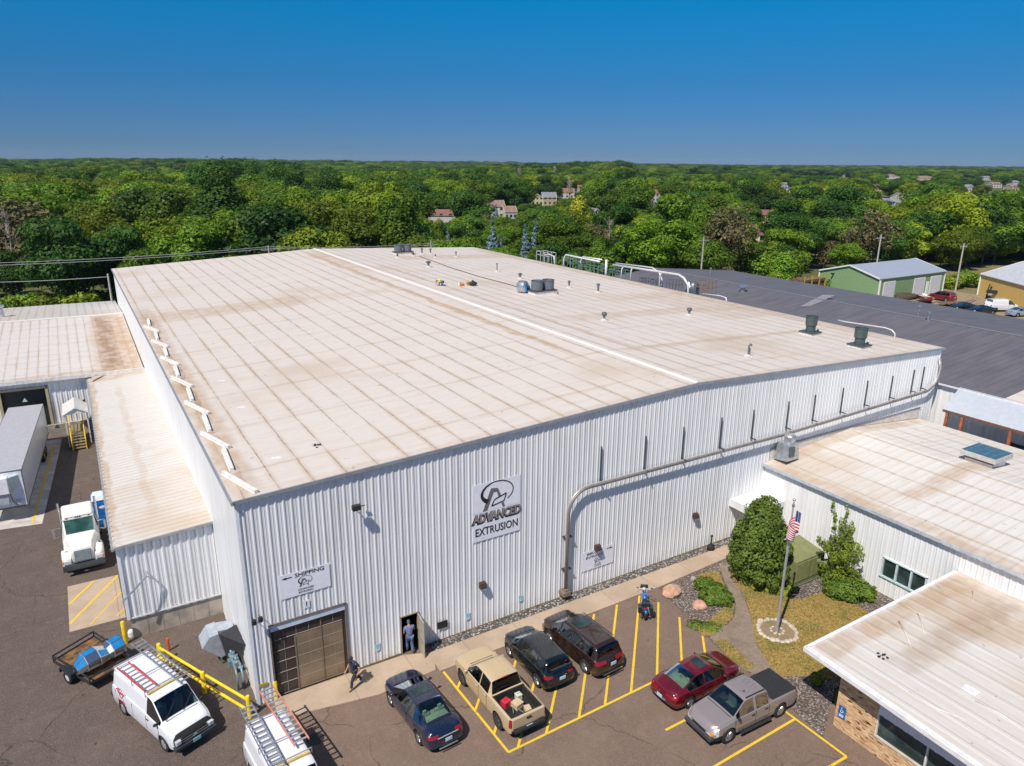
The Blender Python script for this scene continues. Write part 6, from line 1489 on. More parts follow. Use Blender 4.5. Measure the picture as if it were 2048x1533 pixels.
# fishing boat on the ground
p = G(1851, 606); bo = thing('motor_boat', 'small maroon and white boat standing beside the dark red suv', 'boat', (p.x, p.y, 0), math.radians(-125)); mb = MB(); vs = []
for x, w_, z0_, z1_ in ((-2.2, .85, .45, 1.15), (-1, .95, .4, 1.2), (.5, .9, .42, 1.25), (1.6, .5, .6, 1.35), (2.3, .05, .9, 1.45)): vs += [(x, -w_, z1_), (x, -w_*.75, z0_), (x, w_*.75, z0_), (x, w_, z1_)]
fs = [(0, 1, 2, 3)]+[(i*4+k, i*4+k+1, i*4+k+5, i*4+k+4) for i in range(4) for k in range(3)]
mb.add(vs, fs); mb.build('hull', mat_paint('paint_far_red', (.22, .012, .02)), bo)
MB().box(-2.0, -.8, 1.05, 1.4, .8, 1.1).build('deck', M_trim, bo); MB().ell((-.3, 0, 1.3), (.3, .3, .25), 8, 6).ell((-1.2, 0, 1.3), (.3, .3, .25), 8, 6).build('seat', Mtr, bo)
MB().tube([(-2.0, 0, .4), (2.4, 0, .5)], .06, 5).box(-.2, -.9, 0, .2, .9, .4).build('cradle', M_dark, bo)
# skid loader
p = G(1984, 597); sk = thing('skid_loader', 'skid loader with black lift arms standing in front of the yellow shed', 'loader', (p.x, p.y, 0), math.radians(200))
MB().box(-1.2, -.65, .45, 1.0, .65, 1.25).build('body', plain('loader_grey', (.35, .38, .42), .5), sk, bevel=.08)
MB().box(-.5, -.5, 1.25, .7, .5, 2.15).build('cab', M_glass, sk); MB().box(-.6, -.56, 2.15, .8, .56, 2.25).bar((.75, -.5, 1.2), (.8, -.5, 2.2), .09).bar((.75, .5, 1.2), (.8, .5, 2.2), .09).bar((-.5, -.5, 1.2), (-.5, -.5, 2.2), .09).bar((-.5, .5, 1.2), (-.5, .5, 2.2), .09).build('cab_frame', M_black, sk)
for s in (1, -1): MB().bar((-1.2, s*.75, 1.5), (.4, s*.75, 2.6), .16).bar((.4, s*.75, 2.6), (1.9, s*.75, 1.7), .16).bar((-1.2, s*.75, 1.1), (-1.2, s*.75, 1.6), .2).build('lift_arm', M_black, sk)
MB().box(1.8, -.9, 1.2, 2.3, .9, 1.8).build('bucket', M_dark, sk)
for x in (-.75, .6):
    for s in (1, -1): MB().lathe([(.12, -.14), (.40, -.14), (.43, 0), (.40, .14), (.12, .14)], (x, s*.82, .43), 14, ax='y').build('wheel', M_tyre, sk)
# ================================================================ SIGNS ON THE FACTORY FRONT
def wsign(name, label, x0, x1, zt, zb, cat='sign', y=-.054, m=None):
    t = thing(name, label, cat, ((x0+x1)/2, y, (zt+zb)/2)); w, h = x1-x0, zt-zb
    MB().box(-w/2, 0, -h/2, w/2, .01, h/2).build('panel', m or M_signw, t); return t, w, h
def SM(u, v, w, h, d=-.006): return Matrix.Translation(((u-.5)*w, d, (.5-v)*h)) @ Matrix.Rotation(PI/2, 4, 'X')
def spoly(t, w, h, polys, mat, name, d=-.004, th=.004):
    mb = MB()
    for i_, P in enumerate(polys): mb.poly([((u-.5)*w, d-th-(i_ % 7)*.0009, (.5-v)*h) for u, v in P], (0, th, 0))
    return mb.build(name, mat, t)
def ring_poly(cx, cy, a, b, t0, t1, th0, th1, n=40):
    out, inn = [], []
    for i in range(n+1):
        s = i/n; an = math.radians(t0+(t1-t0)*s); th = (th0+(th1-th0)*abs(2*s-1)) if th1 < th0 else th0+(th1-th0)*s
        out.append((cx+a*math.cos(an), cy-b*math.sin(an))); inn.append((cx+(a-th)*math.cos(an), cy-(b-th*1.0)*math.sin(an)))
    return [[out[i], out[i+1], inn[i+1], inn[i]] for i in range(n)]
def logo(t, w, h, cx, cy, s, asp, ink=M_ink, grey=M_ink2, d=-.004):
    """oval swoosh with a slanted A and a small parallelogram; s: half width as a share of sign width"""
    b = s*asp*.664; R_ = []; oy = cy-s*asp*.14
    R_ += ring_poly(cx, oy, s, b, 105, 232, s*.05, s*.24) + ring_poly(cx, oy, s, b, -50, 105, s*.06, s*.05)
    spoly(t, w, h, R_, ink, 'logo_oval', d)
    def q(u, v): return (cx+u*s, cy+v*s*asp)
    spoly(t, w, h, [[q(-.88, .80), q(-.377, -.437), q(-.12, -.41), q(-.227, -.175), q(-.60, .76)], [q(-.26, -.42), q(.015, -.385), q(-.02, -.175), q(-.227, -.175)], [q(-.08, -.39), q(.03, -.39), q(.26, .157), q(.09, .21)], [q(.25, .56), q(.38, .51), q(.48, .77), q(.35, .80)]], grey, 'logo_letter', d)
    P_ = [q(-.347, .584), q(-.166, .245), q(.558, .157-.13), q(.408, .44)]; e = []
    for i in range(4):
        a, c = Vector(P_[i]), Vector(P_[(i+1) % 4]); n_ = Vector((-(c-a).y, (c-a).x)).normalized()*s*.028; e.append([tuple(a-n_), tuple(c-n_), tuple(c+n_), tuple(a+n_)])
    spoly(t, w, h, e, ink, 'logo_shape', d-.003)
t, w, h = wsign('company_sign', 'big white square sign with an oval A logo over ADVANCED EXTRUSION on the factory front', 11.3, 14.17, 8.45, 5.2)
logo(t, w, h, .507, .25, .345, w/h)
text('ADVANCED', .70, SM(.505, .60, w, h, -.005) @ Matrix.Translation((-.02, -.05, 0)), M_ink, t, 'lettering', .004, .085, .15, .76)
text('ADVANCED', .68, SM(.505, .60, w, h, -.014), plain('sign_letter_grey', (.32, .27, .26), .5), t, 'lettering', .004, .022, .15, .77)
text('EXTRUSION', .62, SM(.5, .845, w, h, -.008), M_ink, t, 'lettering', .004, .014, 0, .78)
MB().box(-w/2, -.003, .02, w/2, 0, .03).box(-w/2, -.003, -.62, w/2, 0, -.612).build('panel_joint', plain('joint_line', (.40, .41, .46), .5), t)
def arrow(t, w, h, u0, u1, v, hh, right):
    a, b = (u0, u1) if right else (u1, u0); k = (b-a)
    spoly(t, w, h, [[(a, v-hh*.35), (a+k*.55, v-hh*.35), (a+k*.55, v-hh), (b, v), (a+k*.55, v+hh), (a+k*.55, v+hh*.35), (a, v+hh*.35)]], M_ink, 'arrow')
t, w, h = wsign('shipping_sign', 'white SHIPPING sign with a left arrow above the garage door', 1.45, 3.76, 6.35, 5.13)
arrow(t, w, h, .05, .25, .17, .055, False); text('SHIPPING', .27, SM(.60, .155, w, h), M_ink, t, 'lettering', .003, .012, 0, 1.2)
logo(t, w, h, .5, .46, .14, w/h); text('ADVANCED', .135, SM(.5, .78, w, h), M_ink2, t, 'lettering', .003, .012, .15, 1); text('EXTRUSION', .125, SM(.5, .90, w, h), M_ink, t, 'lettering', .003, .003, 0, 1)
t, w, h = wsign('employee_sign', 'white EMPLOYEE ENTRANCE sign with a right arrow beside the vertical pipe', 18.45, 20.80, 2.50, 1.24)
text('EMPLOYEE', .22, SM(.38, .17, w, h), M_ink, t, 'lettering', .003, .008, 0, 1.1); text('ENTRANCE', .22, SM(.38, .35, w, h), M_ink, t, 'lettering', .003, .008, 0, 1.1); arrow(t, w, h, .77, .96, .17, .05, True)
logo(t, w, h, .5, .60, .11, w/h); text('ADVANCED', .09, SM(.5, .82, w, h), M_ink2, t, 'lettering', .003, .01, .1, 1); text('EXTRUSION', .09, SM(.5, .91, w, h), M_ink2, t, 'lettering', .003, .003, 0, 1)
t, w, h = wsign('door_number_sign', 'tiny white sign with the number 1 over the garage door', 2.43, 2.72, 4.75, 4.35); text('1', .36, SM(.5, .5, w, h), M_ink, t)
M_bl = plain('notice_pale_blue', (.45, .68, .74), .5)
for x, lb in ((5.12+.75, 'pale blue notice on the wall between garage door and open door'), (10.96, 'pale blue notice on the wall right of the black panel'), (14.26, 'pale blue notice on the wall nearest the vertical pipe')):
    z = .95 if x < 6 else .93; t, w, h = wsign('notice', lb, x-.13, x+.13, z+.2, z-.2, 'notice', -.07, M_bl)
    mb = MB(); [mb.box(-.09, -.004, .13-i*.07, .09, 0, .145-i*.07) for i in range(4)]; mb.build('print_lines', plain('print_blue', (.10, .28, .36), .6), t)
t, w, h = wsign('black_panel', 'small plain black panel on the wall right of the open door', 9.13, 9.72, 1.20, .78, 'panel', -.11, M_black)
ys = MB().box(.10, -.075, .98, .50, -.045, 1.12).build('warning_label', plain('label_olive', (.42, .36, .03), .6)); tag(ys, 'small yellow label on the wall left of the garage door', 'label')
# handicap sign on the brick
q = GX(1677, 1418, 21.95); hsn = thing('handicap_sign', 'blue handicap parking sign on the end of the brick wall', 'sign', (21.88, -14.78, q.z))
MB().box(0, -.17, -.30, .03, .17, .30).build('panel', plain('sign_blue', (.01, .12, .36), .5), hsn)
MY = Matrix.Rotation(-PI/2, 4, 'Z') @ Matrix.Rotation(PI/2, 4, 'X')
mb = MB(); RM = Matrix.Rotation(-PI/2, 4, 'Z')
def hb(x0, z0, x1, z1): mb.box(x0, -.008, z0, x1, 0, z1, RM)
wheelc = [(math.cos(a)*.07+.0, -.006, .05+math.sin(a)*.07) for a in [math.radians(k) for k in range(140, 400, 20)]]
mb.tube([RM @ Vector(p) for p in wheelc], .010, 4); hb(-.03, .10, -.01, .19); hb(-.03, .09, .05, .108); hb(.04, .03, .06, .10); mb.ell(RM @ Vector((-.02, -.006, .215)), (.018, .018, .018), 6, 4)
hb(-.12, -.14, .12, -.125); hb(-.10, -.18, .10, -.165); hb(-.11, -.24, .11, -.21)
mb.build('symbol', plain('sign_white', (.8, .8, .8), .5), hsn)

# ================================================================ WALL LAMPS, PIPES
def wall_lamp(px, py, lb, kind='pack', w=None):
    p = GY(px, py, -.15); t = thing('wall_lamp', lb, 'lamp', (p.x, -.06, p.z))
    if kind == 'pack': MB().hexa([(-.19, -.30, -.16), (.19, -.30, -.16), (.19, 0, -.18), (-.19, 0, -.18), (-.19, -.18, .14), (.19, -.18, .14), (.19, 0, .16), (-.19, 0, .16)]).build('housing', plain('lamp_bronze', (.085, .05, .042), .5, .3), t, bevel=.02); MB().box(-.14, -.29, -.19, .14, -.05, -.165).build('lens', M_lamp, t)
    elif kind == 'flood':
        MB().tube([(0, 0, 0), (0, -.30, .05), (0, -.35, .1)], .03, 6).build('bracket', M_dark, t); MB().box(-.20, -.55, .0, .20, -.30, .26).build('housing', M_dark, t, bevel=.03)
        MB().box(.28, -.2, .0, .5, -.12, .02).build('shade_wing', M_dark, t)
    else:
        MB().tube([(0, 0, 0), (0, -.30, .06)], .02, 6).build('bracket', M_dark, t); MB().lathe([(.02, .1), (.1, .08), (.11, -.12), (.09, -.14)], (0, -.36, 0), 12).build('housing', M_black, t)
    return t
wall_lamp(708, 1015, 'black floodlight high on the ribbed wall between the SHIPPING and logo signs', 'flood')
wall_lamp(965, 1170, 'brown wall lamp low on the factory front below the logo sign')
wall_lamp(1195, 1095, 'brown wall lamp just above the EMPLOYEE ENTRANCE sign')
wall_lamp(1391, 1031, 'small brown wall lamp between the entrance canopy and the vertical pipe')
wall_lamp(505, 1238, 'left of two black spot lamps beside the garage door corner', 'spot'); wall_lamp(518, 1232, 'right of two black spot lamps beside the garage door corner', 'spot')
cd = thing('pipe_run', 'bundle of grey pipes rising up the factory front and running along it below the eave', 'pipes', (17, -.3, 0))
def cpath(off, y):
    P = [(17.08, y, .55), (17.08, y, 5.45)]
    for k in range(1, 8): a = PI-PI/2*k/7; P.append((17.08+1.45+math.cos(a)*(1.45-off), y, 5.45+math.sin(a)*(1.45-off)))
    P = [(x+off if i < 2 else x, yy, z) for i, (x, yy, z) in enumerate(P)]
    P += [(34.8, y, 6.88-off), (51.2, y, 7.28-off)]
    for k in range(1, 8): a = -PI/2+PI/2*k/7; P.append((51.2+math.cos(a)*(1.6+off), y, 8.88+math.sin(a)*(1.6+off)))
    P.append((52.8+off, y+.2, 9.6)); return [(x-17, yy+.3, z) for x, yy, z in P]
for off, y, m in ((0, -.32, plain('pipe_beige', (.50, .46, .43), .4, .4)), (.16, -.32, plain('pipe_grey', (.48, .49, .50), .4, .4)), (.08, -.37, plain('pipe_dark', (.25, .23, .22), .5, .4))):
    MB().tube(cpath(off, y), .058, 8).build('pipe', m, cd, smooth='all')
br = []
for px_, pt, pb in ((1202, 893, 952), (1291, 872, 934), (1367, 854, 912), (1443, 835, 893), (1507, 820, 874), (1577, 803, 856), (1630, 790, 838), (1686, 776, 822), (1735, 762, 808), (1785, 752, 796), (1828, 740, 786), (1848, 734, 778)):
    a = GY(px_, pt, -.05); b = GY(px_-2, pb, -.3)
    MB().box(a.x-17-.022, .15, 7.05+(b.x-34)*.02, a.x-17+.022, .24, a.z).box(a.x-17-.04, -.22, 7.08+(b.x-34)*.022, a.x-17+.04, .24, 7.14+(b.x-34)*.022).build('hanger_bar', plain('hanger_dark', (.07, .08, .09), .5, .3), cd)
for x, z in ((17.1, 4.0), (17.1, 1.95)): MB().box(x-17-.12, -.06, z-.02, x-17+.40, .25, z+.02).build('bracket', M_dark, cd)
MB().box(-.15, -.28, .35, .35, .25, .62).box(.02, -.2, .62, .25, .1, .75).build('valve_box', plain('valve_brown', (.20, .15, .12), .6), cd, bevel=.02)
hd = thing('exhaust_hood', 'galvanised exhaust hood with a round cap where the low roof meets the factory wall', 'vent', (35.0, -.75, 4.98))
MB().hexa([(-.7, -.45, .25), (.5, -.45, .25), (.5, .6, .1), (-.7, .6, .1), (-.55, -.35, 1.35), (.45, -.35, 1.35), (.45, .55, 1.35), (-.55, .55, 1.35)]).build('hood', M_galv, hd, bevel=.02)
MB().box(-.5, -.47, .5, -.02, -.42, 1.2).build('louvre', plain('louvre_dark', (.12, .15, .16), .5, .4), hd); MB().cyl((0, .05, 1.35), (0, .05, 1.8), .34, 18).ell((0, .05, 1.8), (.40, .40, .18), 16, 8).build('cap', M_galv, hd, smooth=True)
MB().hexa([(-.65, -.4, -.1), (.5, -.4, -.1), (.5, .6, -.1), (-.65, .6, -.1), (-.65, -.4, .25), (.45, -.4, .25), (.5, .6, .1), (-.65, .6, .1)]).build('base', M_dark, hd)
# handrail on the annex wall, curved over the corner
hr = MB(); a, b, c = GY(245, 1205, 7.6), GY(293, 1153, 7.9), GY(307, 1158, 8.2)
hr.tube([a, b, c], .045, 6); hr.cyl(b, b+Vector((0, .4, .1)), .03); o = hr.build('gate_arm', M_galv); tag(o, 'slanting grey metal arm sticking out of the annex front wall', 'arm')
# ================================================================ ROOF EQUIPMENT
def zr(x): return HE+(HR-HE)*(x/XR if x < XR else (WX-x)/(WX-XR))
M_rw = plain('curb_white', (.74, .70, .66), .6)
def snow_bar(p, q, lb):
    p, q = Vector(p), Vector(q); o = MB().bar(p+Vector((0, 0, .10)), q+Vector((0, 0, .10)), .17, .17).bar(p+Vector((0, 0, .02)), q+Vector((0, 0, .02)), .26, .04).build('water_diverter', M_rw, bevel=.02)
    return o
nth = ('nearest', 'second', 'third', 'fourth', 'fifth', 'sixth', 'seventh')
for k in range(7):
    y = k*5.83; z = zr(.5)+.0
    tag(snow_bar((.08, y+2.95, z), (.92, y+.05, z+.02), 0), '%s slanting white bar of the zigzag along the left roof edge' % nth[k], 'roof bar', 'slanting bars on the roof edge')
    tag(snow_bar((.66, y+5.95, z+.01), (.50, y+3.05, z), 0), '%s lengthwise white bar of the zigzag along the left roof edge' % nth[k], 'roof bar', 'lengthwise bars on the roof edge')
def turbine(px, py, lb, h=.75, kind='turbine', r=.2):
    p = G(px, py, 11.2); z = zr(p.x); p = G(px, py, z); z = zr(p.x)
    t = thing('roof_vent', lb, 'roof vent', (p.x, p.y, z)); MB().cyl((0, 0, -.05), (0, 0, .18), .17, 12).box(-.2, -.2, -.05, .2, .2, .08).build('base', M_rw, t)
    if kind == 'turbine':
        MB().cyl((0, 0, .15), (0, 0, h*.6), r*.5, 10).build('stack', M_gray, t); MB().lathe([(r*.7, 0), (r*1.15, .08), (r*1.2, .2), (r*.8, .3), (.01, .34)], (0, 0, h*.55), 14).build('cap', plain('vent_grey', (.13, .13, .14), .45, .4), t, smooth=True)
    elif kind == 'pipe': MB().cyl((0, 0, .15), (0, 0, h), r*.45, 10).cyl((0, 0, h-.22), (0, 0, h), r*.7, 10).build('stack', M_gray, t)
    elif kind == 'goose': MB().tube([(0, 0, .1), (0, 0, h), (.12, 0, h+.1), (.25, 0, h-.02)], r*.35, 8).cyl((-.0, -.12, .1), (0, -.12, h*.8), .04, 6).build('stack', M_gray, t)
    return t
turbine(1208, 642, 'turbine vent on the roof left of the right-hand one, mid slope', .75); turbine(1378, 631, 'turbine vent on the roof nearest the grey plant roof', .75)
turbine(857, 535, 'mushroom vent between the far fan pair and the hi-vis worker', .85, 'turbine', .26)
turbine(1040, 558, 'small turbine vent just behind the middle fan pair', .7, 'turbine', .2)
turbine(871, 516, 'thin vent pipe right of the far fan pair, short', .5, 'pipe', .15); turbine(912, 514, 'vent pipe farthest right near the back roof edge', .8, 'pipe', .17)
turbine(844, 509, 'capped vent pipe beside the far fan pair', .9, 'pipe', .24); turbine(861, 508, 'capped vent pipe second from the far fan pair', .8, 'pipe', .24)
turbine(994, 544, 'tall narrow vent pipe right of the worker and tools', 1.1, 'pipe', .14); turbine(1138, 575, 'vent pipe right of the middle fan pair', .75, 'pipe', .22)
turbine(1196, 585, 'taller vent pipe with a square cap, right of the middle fans', .95, 'pipe', .26); turbine(1496, 714, 'twin goose-neck vent near the front roof edge', .8, 'goose', .2)
turbine(795, 516, 'tiny vent in front of the left far fan', .35, 'turbine', .12); turbine(826, 513, 'tiny vent in front of the right far fan', .5, 'turbine', .14)
def fan(px, py, lb, r=.62, h=1.55, big=True):
    p = G(px, py, 11.0); z = zr(p.x); p = G(px, py, z); z = zr(p.x); t = thing('roof_fan', lb, 'roof fan', (p.x, p.y, z))
    m = plain('fan_green_grey', (.085, .115, .115), .45, .3)
    MB().box(-.80, -.80, -.1, .80, .80, .22).build('curb', M_rw, t); MB().box(-.86, -.86, .22, .86, .86, .34).build('base_plate', m, t)
    MB().lathe([(.50, .34), (.50, .95), (.56, .98), (.56, 1.05), (.60, 1.05), (.62, 1.9), (.66, 1.92), (.66, 2.0), (.58, 2.0), (.55, 1.7), (.01, 1.68)], (0, 0, 0), 24).build('fan_cylinder', m, t, smooth=True)
    MB().cyl((.55, -.45, .3), (.62, -.5, .55), .12, 8).build('motor', M_dark, t); t.scale = (.76,)*3; return t
fan(1620, 668, 'tall green-grey roof fan cylinder, left of the pair near the front right corner'); fan(1718, 694, 'tall green-grey roof fan cylinder nearest the front right corner')
def fan_pair(px, py, lb, film=False):
    p = G(px, py, 11.2); z = zr(p.x); p = G(px, py, z); z = zr(p.x); t = thing('fan_pair', lb, 'roof fan', (p.x, p.y, z), 0)
    m = plain('fan_grey', (.17, .19, .21), .45, .4)
    MB().box(-1.45, -.75, -.15, 1.45, .75, .38).build('curb', M_rw, t); MB().box(-1.55, -.82, .38, 1.55, .82, .46).build('base_plate', plain('plate_maroon', (.08, .05, .055), .6), t)
    for x in (-.74, .74): MB().lathe([(.62, .46), (.66, .5), (.66, 1.45), (.70, 1.48), (.70, 1.55), (.62, 1.55), (.60, 1.3), (.01, 1.25)], (x, 0, 0), 22).build('fan_cylinder', m, t, smooth=True)
    t.scale = (.92,)*3; return t
fan_pair(1085, 588, 'pair of grey fan cylinders on a white curb in mid roof'); fan_pair(806, 509, 'far pair of grey fan cylinders close to the back roof edge')
p = G(1050, 588, 11.2); z = zr(p.x); dr_ = thing('duct_elbow', 'round shiny duct piece with blue film lying beside the middle fan pair', 'duct', (p.x-.1, p.y+.3, z)); dr_.rotation_euler = (0, 0, .5)
MB().lathe([(.45, -.5), (.62, -.35), (.66, 0), (.60, .4), (.40, .55), (.01, .56)], (0, 0, .62), 20, ax='y').build('shell', M_galv, dr_, smooth=True)
MB().poly([(-.35, -.1, 1.0), (.1, -.45, .7), (.25, -.5, .3), (-.1, -.2, .6)], (.1, -.28, .05)).box(-.3, -.62, .25, .4, -.42, .75).build('blue_film', plain('film_blue', (.02, .22, .52), .3, .2), dr_)
# long cable along the roof
cb = MB(); pts = [(840, 514), (900, 536), (960, 555), (1010, 568), (1045, 578)]
P = []
for q in pts: p = G(*q, 11.2); z = zr(p.x); p = G(*q, z); P.append((p.x, p.y, zr(p.x)+.05))
cb.tube(P, .05, 6); o = cb.build('roof_cable', plain('cable_brown', (.16, .12, .10), .8)); tag(o, 'thin dark line running over the roof between the two fan pairs', 'cable')
# small pads, debris
for px, py, lb in ((553, 916, 'small white plate on the roof close to the front left corner'), (483, 815, 'small white plate on the roof, second from the front corner'), (443, 762, 'small white plate on the roof, third from the front corner')):
    p = G(px, py, 10.6); z = zr(p.x); o = MB().box(-.20, -.14, 0, .20, .14, .035).build('roof_plate', plain('plate_white', (.76, .73, .72), .5), bevel=.01); o.location = (p.x, p.y, z+.0); tag(o, lb, 'roof plate')
for px, py, z0_, lb in ((634, 891, 10.7, 'scrap of dark debris on the factory roof'), (1763, 1313, 3.56, 'small black debris on the wrinkled white roof')):
    p = G(px, py, z0_); mb = MB()
    for i in range(7): a = random.random()*6.28; r = random.uniform(.05, .28); mb.box(-.05, -.03, 0, .06, .03, .03, Matrix.Translation((math.cos(a)*r, math.sin(a)*r, 0)) @ Matrix.Rotation(a*2, 4, 'Z'))
    z_ = zr(p.x)+.005 if z0_ > 5 else ZR+.05
    mb.tube([(-.2, 0, .02), (0, .05, .05), (.2, -.05, .02)], .012, 4); o = mb.build('debris', M_ink); o.location = (p.x, p.y, z_); tag(o, lb, 'debris')
# office roof unit
q = G(1975, 930, 5.55); t = thing('skylight_unit', 'blue-topped square roof unit on a white curb on the cream roof', 'roof unit', (q.x+.35, q.y+.35, 5.42))
MB().box(-.85, -.85, 0, .85, .85, .38).build('curb', M_rw, t); MB().box(-.88, -.88, .38, .88, .88, .55).build('neck', plain('neck_brown', (.10, .08, .08), .6), t)
MB().box(-1.1, -1.1, .55, 1.1, 1.1, .88).build('housing', plain('housing_beige', (.50, .47, .44), .5), t, bevel=.02)
MB().box(-1.06, -1.06, .88, 1.06, 1.06, .90).build('lid', plain('lid_blue', (.07, .16, .22), .3, .2), t)
mb = MB(); [mb.box(-1.06, -.75+i*.5, .90, 1.06, -.71+i*.5, .915) for i in range(4)]; mb.build('lid_rib', M_galv, t)
def simple_vent(x, y, z, lb, h=.8, r=.12):
    t = thing('roof_vent', lb, 'roof vent', (x, y, z)); MB().cyl((0, 0, -.1), (0, 0, h*.8), r, 12).build('stack', M_galv, t); MB().cyl((0, 0, h*.8), (0, 0, h), r*1.9, 12).build('cap', M_galv, t); return t
def on_grey(px, py, lb, h, r):
    p = G(px, py, 8.4)
    for _ in range(4): z = 8.8-(abs(p.x-71))*(1.5/17); p = G(px, py, z)
    return simple_vent(p.x, p.y, z, lb, h, r)
on_grey(1485, 584, 'short wide galvanised vent on the grey roof', .75, .3); on_grey(1421, 548, 'thin vent pipe on the far part of the grey roof', .9, .1); on_grey(1836, 633, 'thin vent pipe on the grey roof, left of the two on the ridge', 1.2, .1); on_grey(1856, 641, 'mushroom-capped vent pipe on the grey roof, right of the two on the ridge', .9, .13)
p = G(5, 633, 6.3); simple_vent(p.x, p.y, 6.35, 'grey flue with a white cap on the dock building roof at the left edge', 1.3, .2)
p = G(2048, 1070, 5.3)
# pipes and frames on the right roof edge
def edge_pipe(lb, pts, r=.11, col='pipe_white'):
    c = Vector(pts[0]); t = thing('roof_pipe', lb, 'pipe', c); MB().tube([Vector(p)-c for p in pts], r, 8).build('pipe', plain(col, (.66, .66, .66), .4, .2), t, smooth='all'); return t
def E(px, py, x=53.0): p = GX(px, py, x); return Vector((p.x, p.y, p.z))
def arch(a, b, x, lb, drop_a=True, r=.12):
    A_, B_ = E(*a, x), E(*b, x); A0_ = Vector((x, A_.y+.6, 9.6)); P = []
    if drop_a: P += [A0_, Vector((x, A_.y+.45, A_.z-.6)), Vector((x, A_.y+.15, A_.z-.12))]
    P += [A_, B_]; return P
L1 = arch((1132, 510), (1200, 524), 53.3, ''); edge_pipe('white pipe arching over the roof edge, left of the two long ones', L1)
L2 = arch((1166, 514), (1204, 520), 54.0, ''); edge_pipe('thinner white pipe behind the left arching pipe on the roof edge', L2, .09)
P = [E(1226, 530, 53.3), E(1300, 541, 53.3), E(1358, 550, 53.3), E(1368, 557, 53.3), E(1376, 570, 53.3), Vector((53.3, E(1378, 578, 53.3).y, 9.8))]; edge_pipe('long white pipe running along the roof edge and bending down at its right end', P, .13)
P = [E(1232, 527, 54.2), E(1305, 536, 54.2), E(1318, 545, 54.2), E(1324, 560, 54.2), Vector((54.2, E(1325, 570, 54.2).y, 9.6))]; edge_pipe('second long white pipe behind the first on the roof edge', P, .09)
for px, py, lb in ((1245, 534, 'left'), (1264, 536, 'middle'), (1322, 546, 'right')):
    p = E(px, py, 53.3); edge_pipe('white curved stand holding the long roof-edge pipe, %s one' % lb, [p+Vector((0, -.1, 0)), p+Vector((0, .1, -.3)), Vector((53.3, p.y+.15, 9.7))], .09)
p = E(1213, 520, 53.5); edge_pipe('stout white upright stub between the arching pipes on the roof edge', [Vector((53.5, p.y, 9.6)), p], .16)
p0, p1 = E(1062, 508, 53.2), E(1100, 512, 53.2)
P = [E(1085, 512, 53.3), E(1098, 509, 53.3), E(1108, 513, 53.3), Vector((53.3, E(1110, 520, 53.3).y, 9.8))]; edge_pipe('short white arched pipe beside the railing cage', P, .08)
P = [E(1676, 641, 53.2), E(1690, 644, 53.2), E(1770, 656, 53.2), E(1784, 661, 53.2), E(1790, 668, 53.2), Vector((53.2, E(1791, 672, 53.2).y, 9.8))]; edge_pipe('thin pale conduit along the right roof edge behind the front fans', P, .06)
P = [E(1405, 588, 53.2), E(1440, 592, 53.2), E(1452, 596, 53.2), Vector((53.2, E(1456, 602, 53.2).y, 9.8))]; edge_pipe('thin pale conduit on the right roof edge before the grey plant vent', P, .06)
def railing(name, lb, a, b, x, h, n, m, depth=1.0, cat='railing'):
    A_, B_ = E(*a, x), E(*b, x); c = Vector((x, A_.y, 10.4)); t = thing(name, lb, cat, c); L_ = A_.y-B_.y; mb = MB()
    z0_ = A_.z-c.z-h
    for zz in (h, h*.5):
        mb.bar((0, 0, z0_+zz), (0, -L_, z0_+zz), .05); mb.bar((depth, 0, z0_+zz), (depth, -L_, z0_+zz), .05); mb.bar((0, 0, z0_+zz), (depth, 0, z0_+zz), .05); mb.bar((0, -L_, z0_+zz), (depth, -L_, z0_+zz), .05)
    mb.build('rail', m, t); mb = MB()
    for i in range(n):
        for d in (0, depth): mb.bar((d, -L_*i/(n-1), z0_-.9), (d, -L_*i/(n-1), z0_+h), .05)
    mb.build('post', m, t); return t
M_gp = plain('rail_green_grey', (.22, .36, .33), .5, .3)
railing('railing_cage', 'square white railing cage at the far right roof edge', (1073, 502), (1098, 503), 53.3, 1.0, 4, plain('rail_white', (.55, .58, .58), .4), 1.2)
railing('metal_railing', 'green metal frame behind the arching pipe on the roof edge', (1124, 514), (1146, 520), 54.6, .9, 5, M_gp, 1.5)
railing('metal_railing', 'green metal frame right of the first, under the second arching pipe', (1156, 524), (1196, 528), 54.6, .9, 6, M_gp, 1.5)
railing('metal_railing', 'green metal frame under the left end of the long pipe', (1218, 538), (1240, 543), 54.6, .8, 4, M_gp, 1.5)
railing('metal_railing', 'dark metal frame before the grey roof, left one', (1280, 556), (1290, 556), 55.2, .9, 3, M_gray, 1.0)
railing('metal_railing', 'dark metal frame before the grey roof, middle one', (1302, 559), (1312, 561), 55.2, .9, 3, M_gray, 1.0)
railing('metal_railing', 'dark metal frame before the grey roof, right one', (1334, 560), (1352, 564), 55.2, .9, 4, M_gray, 1.0)
p = E(1381, 575, 54.2); t = thing('silo_top', 'dark domed tank top with a loop rail at the roof edge', 'tank', (54.6, p.y, 9.6)); MB().lathe([(.75, 0), (.75, 1.1), (.6, 1.7), (.3, 1.95), (.01, 2.0)], (0, 0, 0), 20).build('tank', plain('tank_blue_grey', (.12, .15, .18), .4, .4), t, smooth=True)
MB().tube([(-.8, .4, .2), (-.9, .2, 1.5), (-.7, 0, 1.9), (-.8, -.3, 1.4), (-.8, -.4, .2)], .06, 6).build('loop_rail', M_galv, t)
railing('metal_railing', 'rusty platform rail with a hand wheel right of the domed tank', (1393, 562), (1414, 570), 54.2, 1.2, 4, plain('rust_rail', (.25, .16, .09), .7), 1.4)

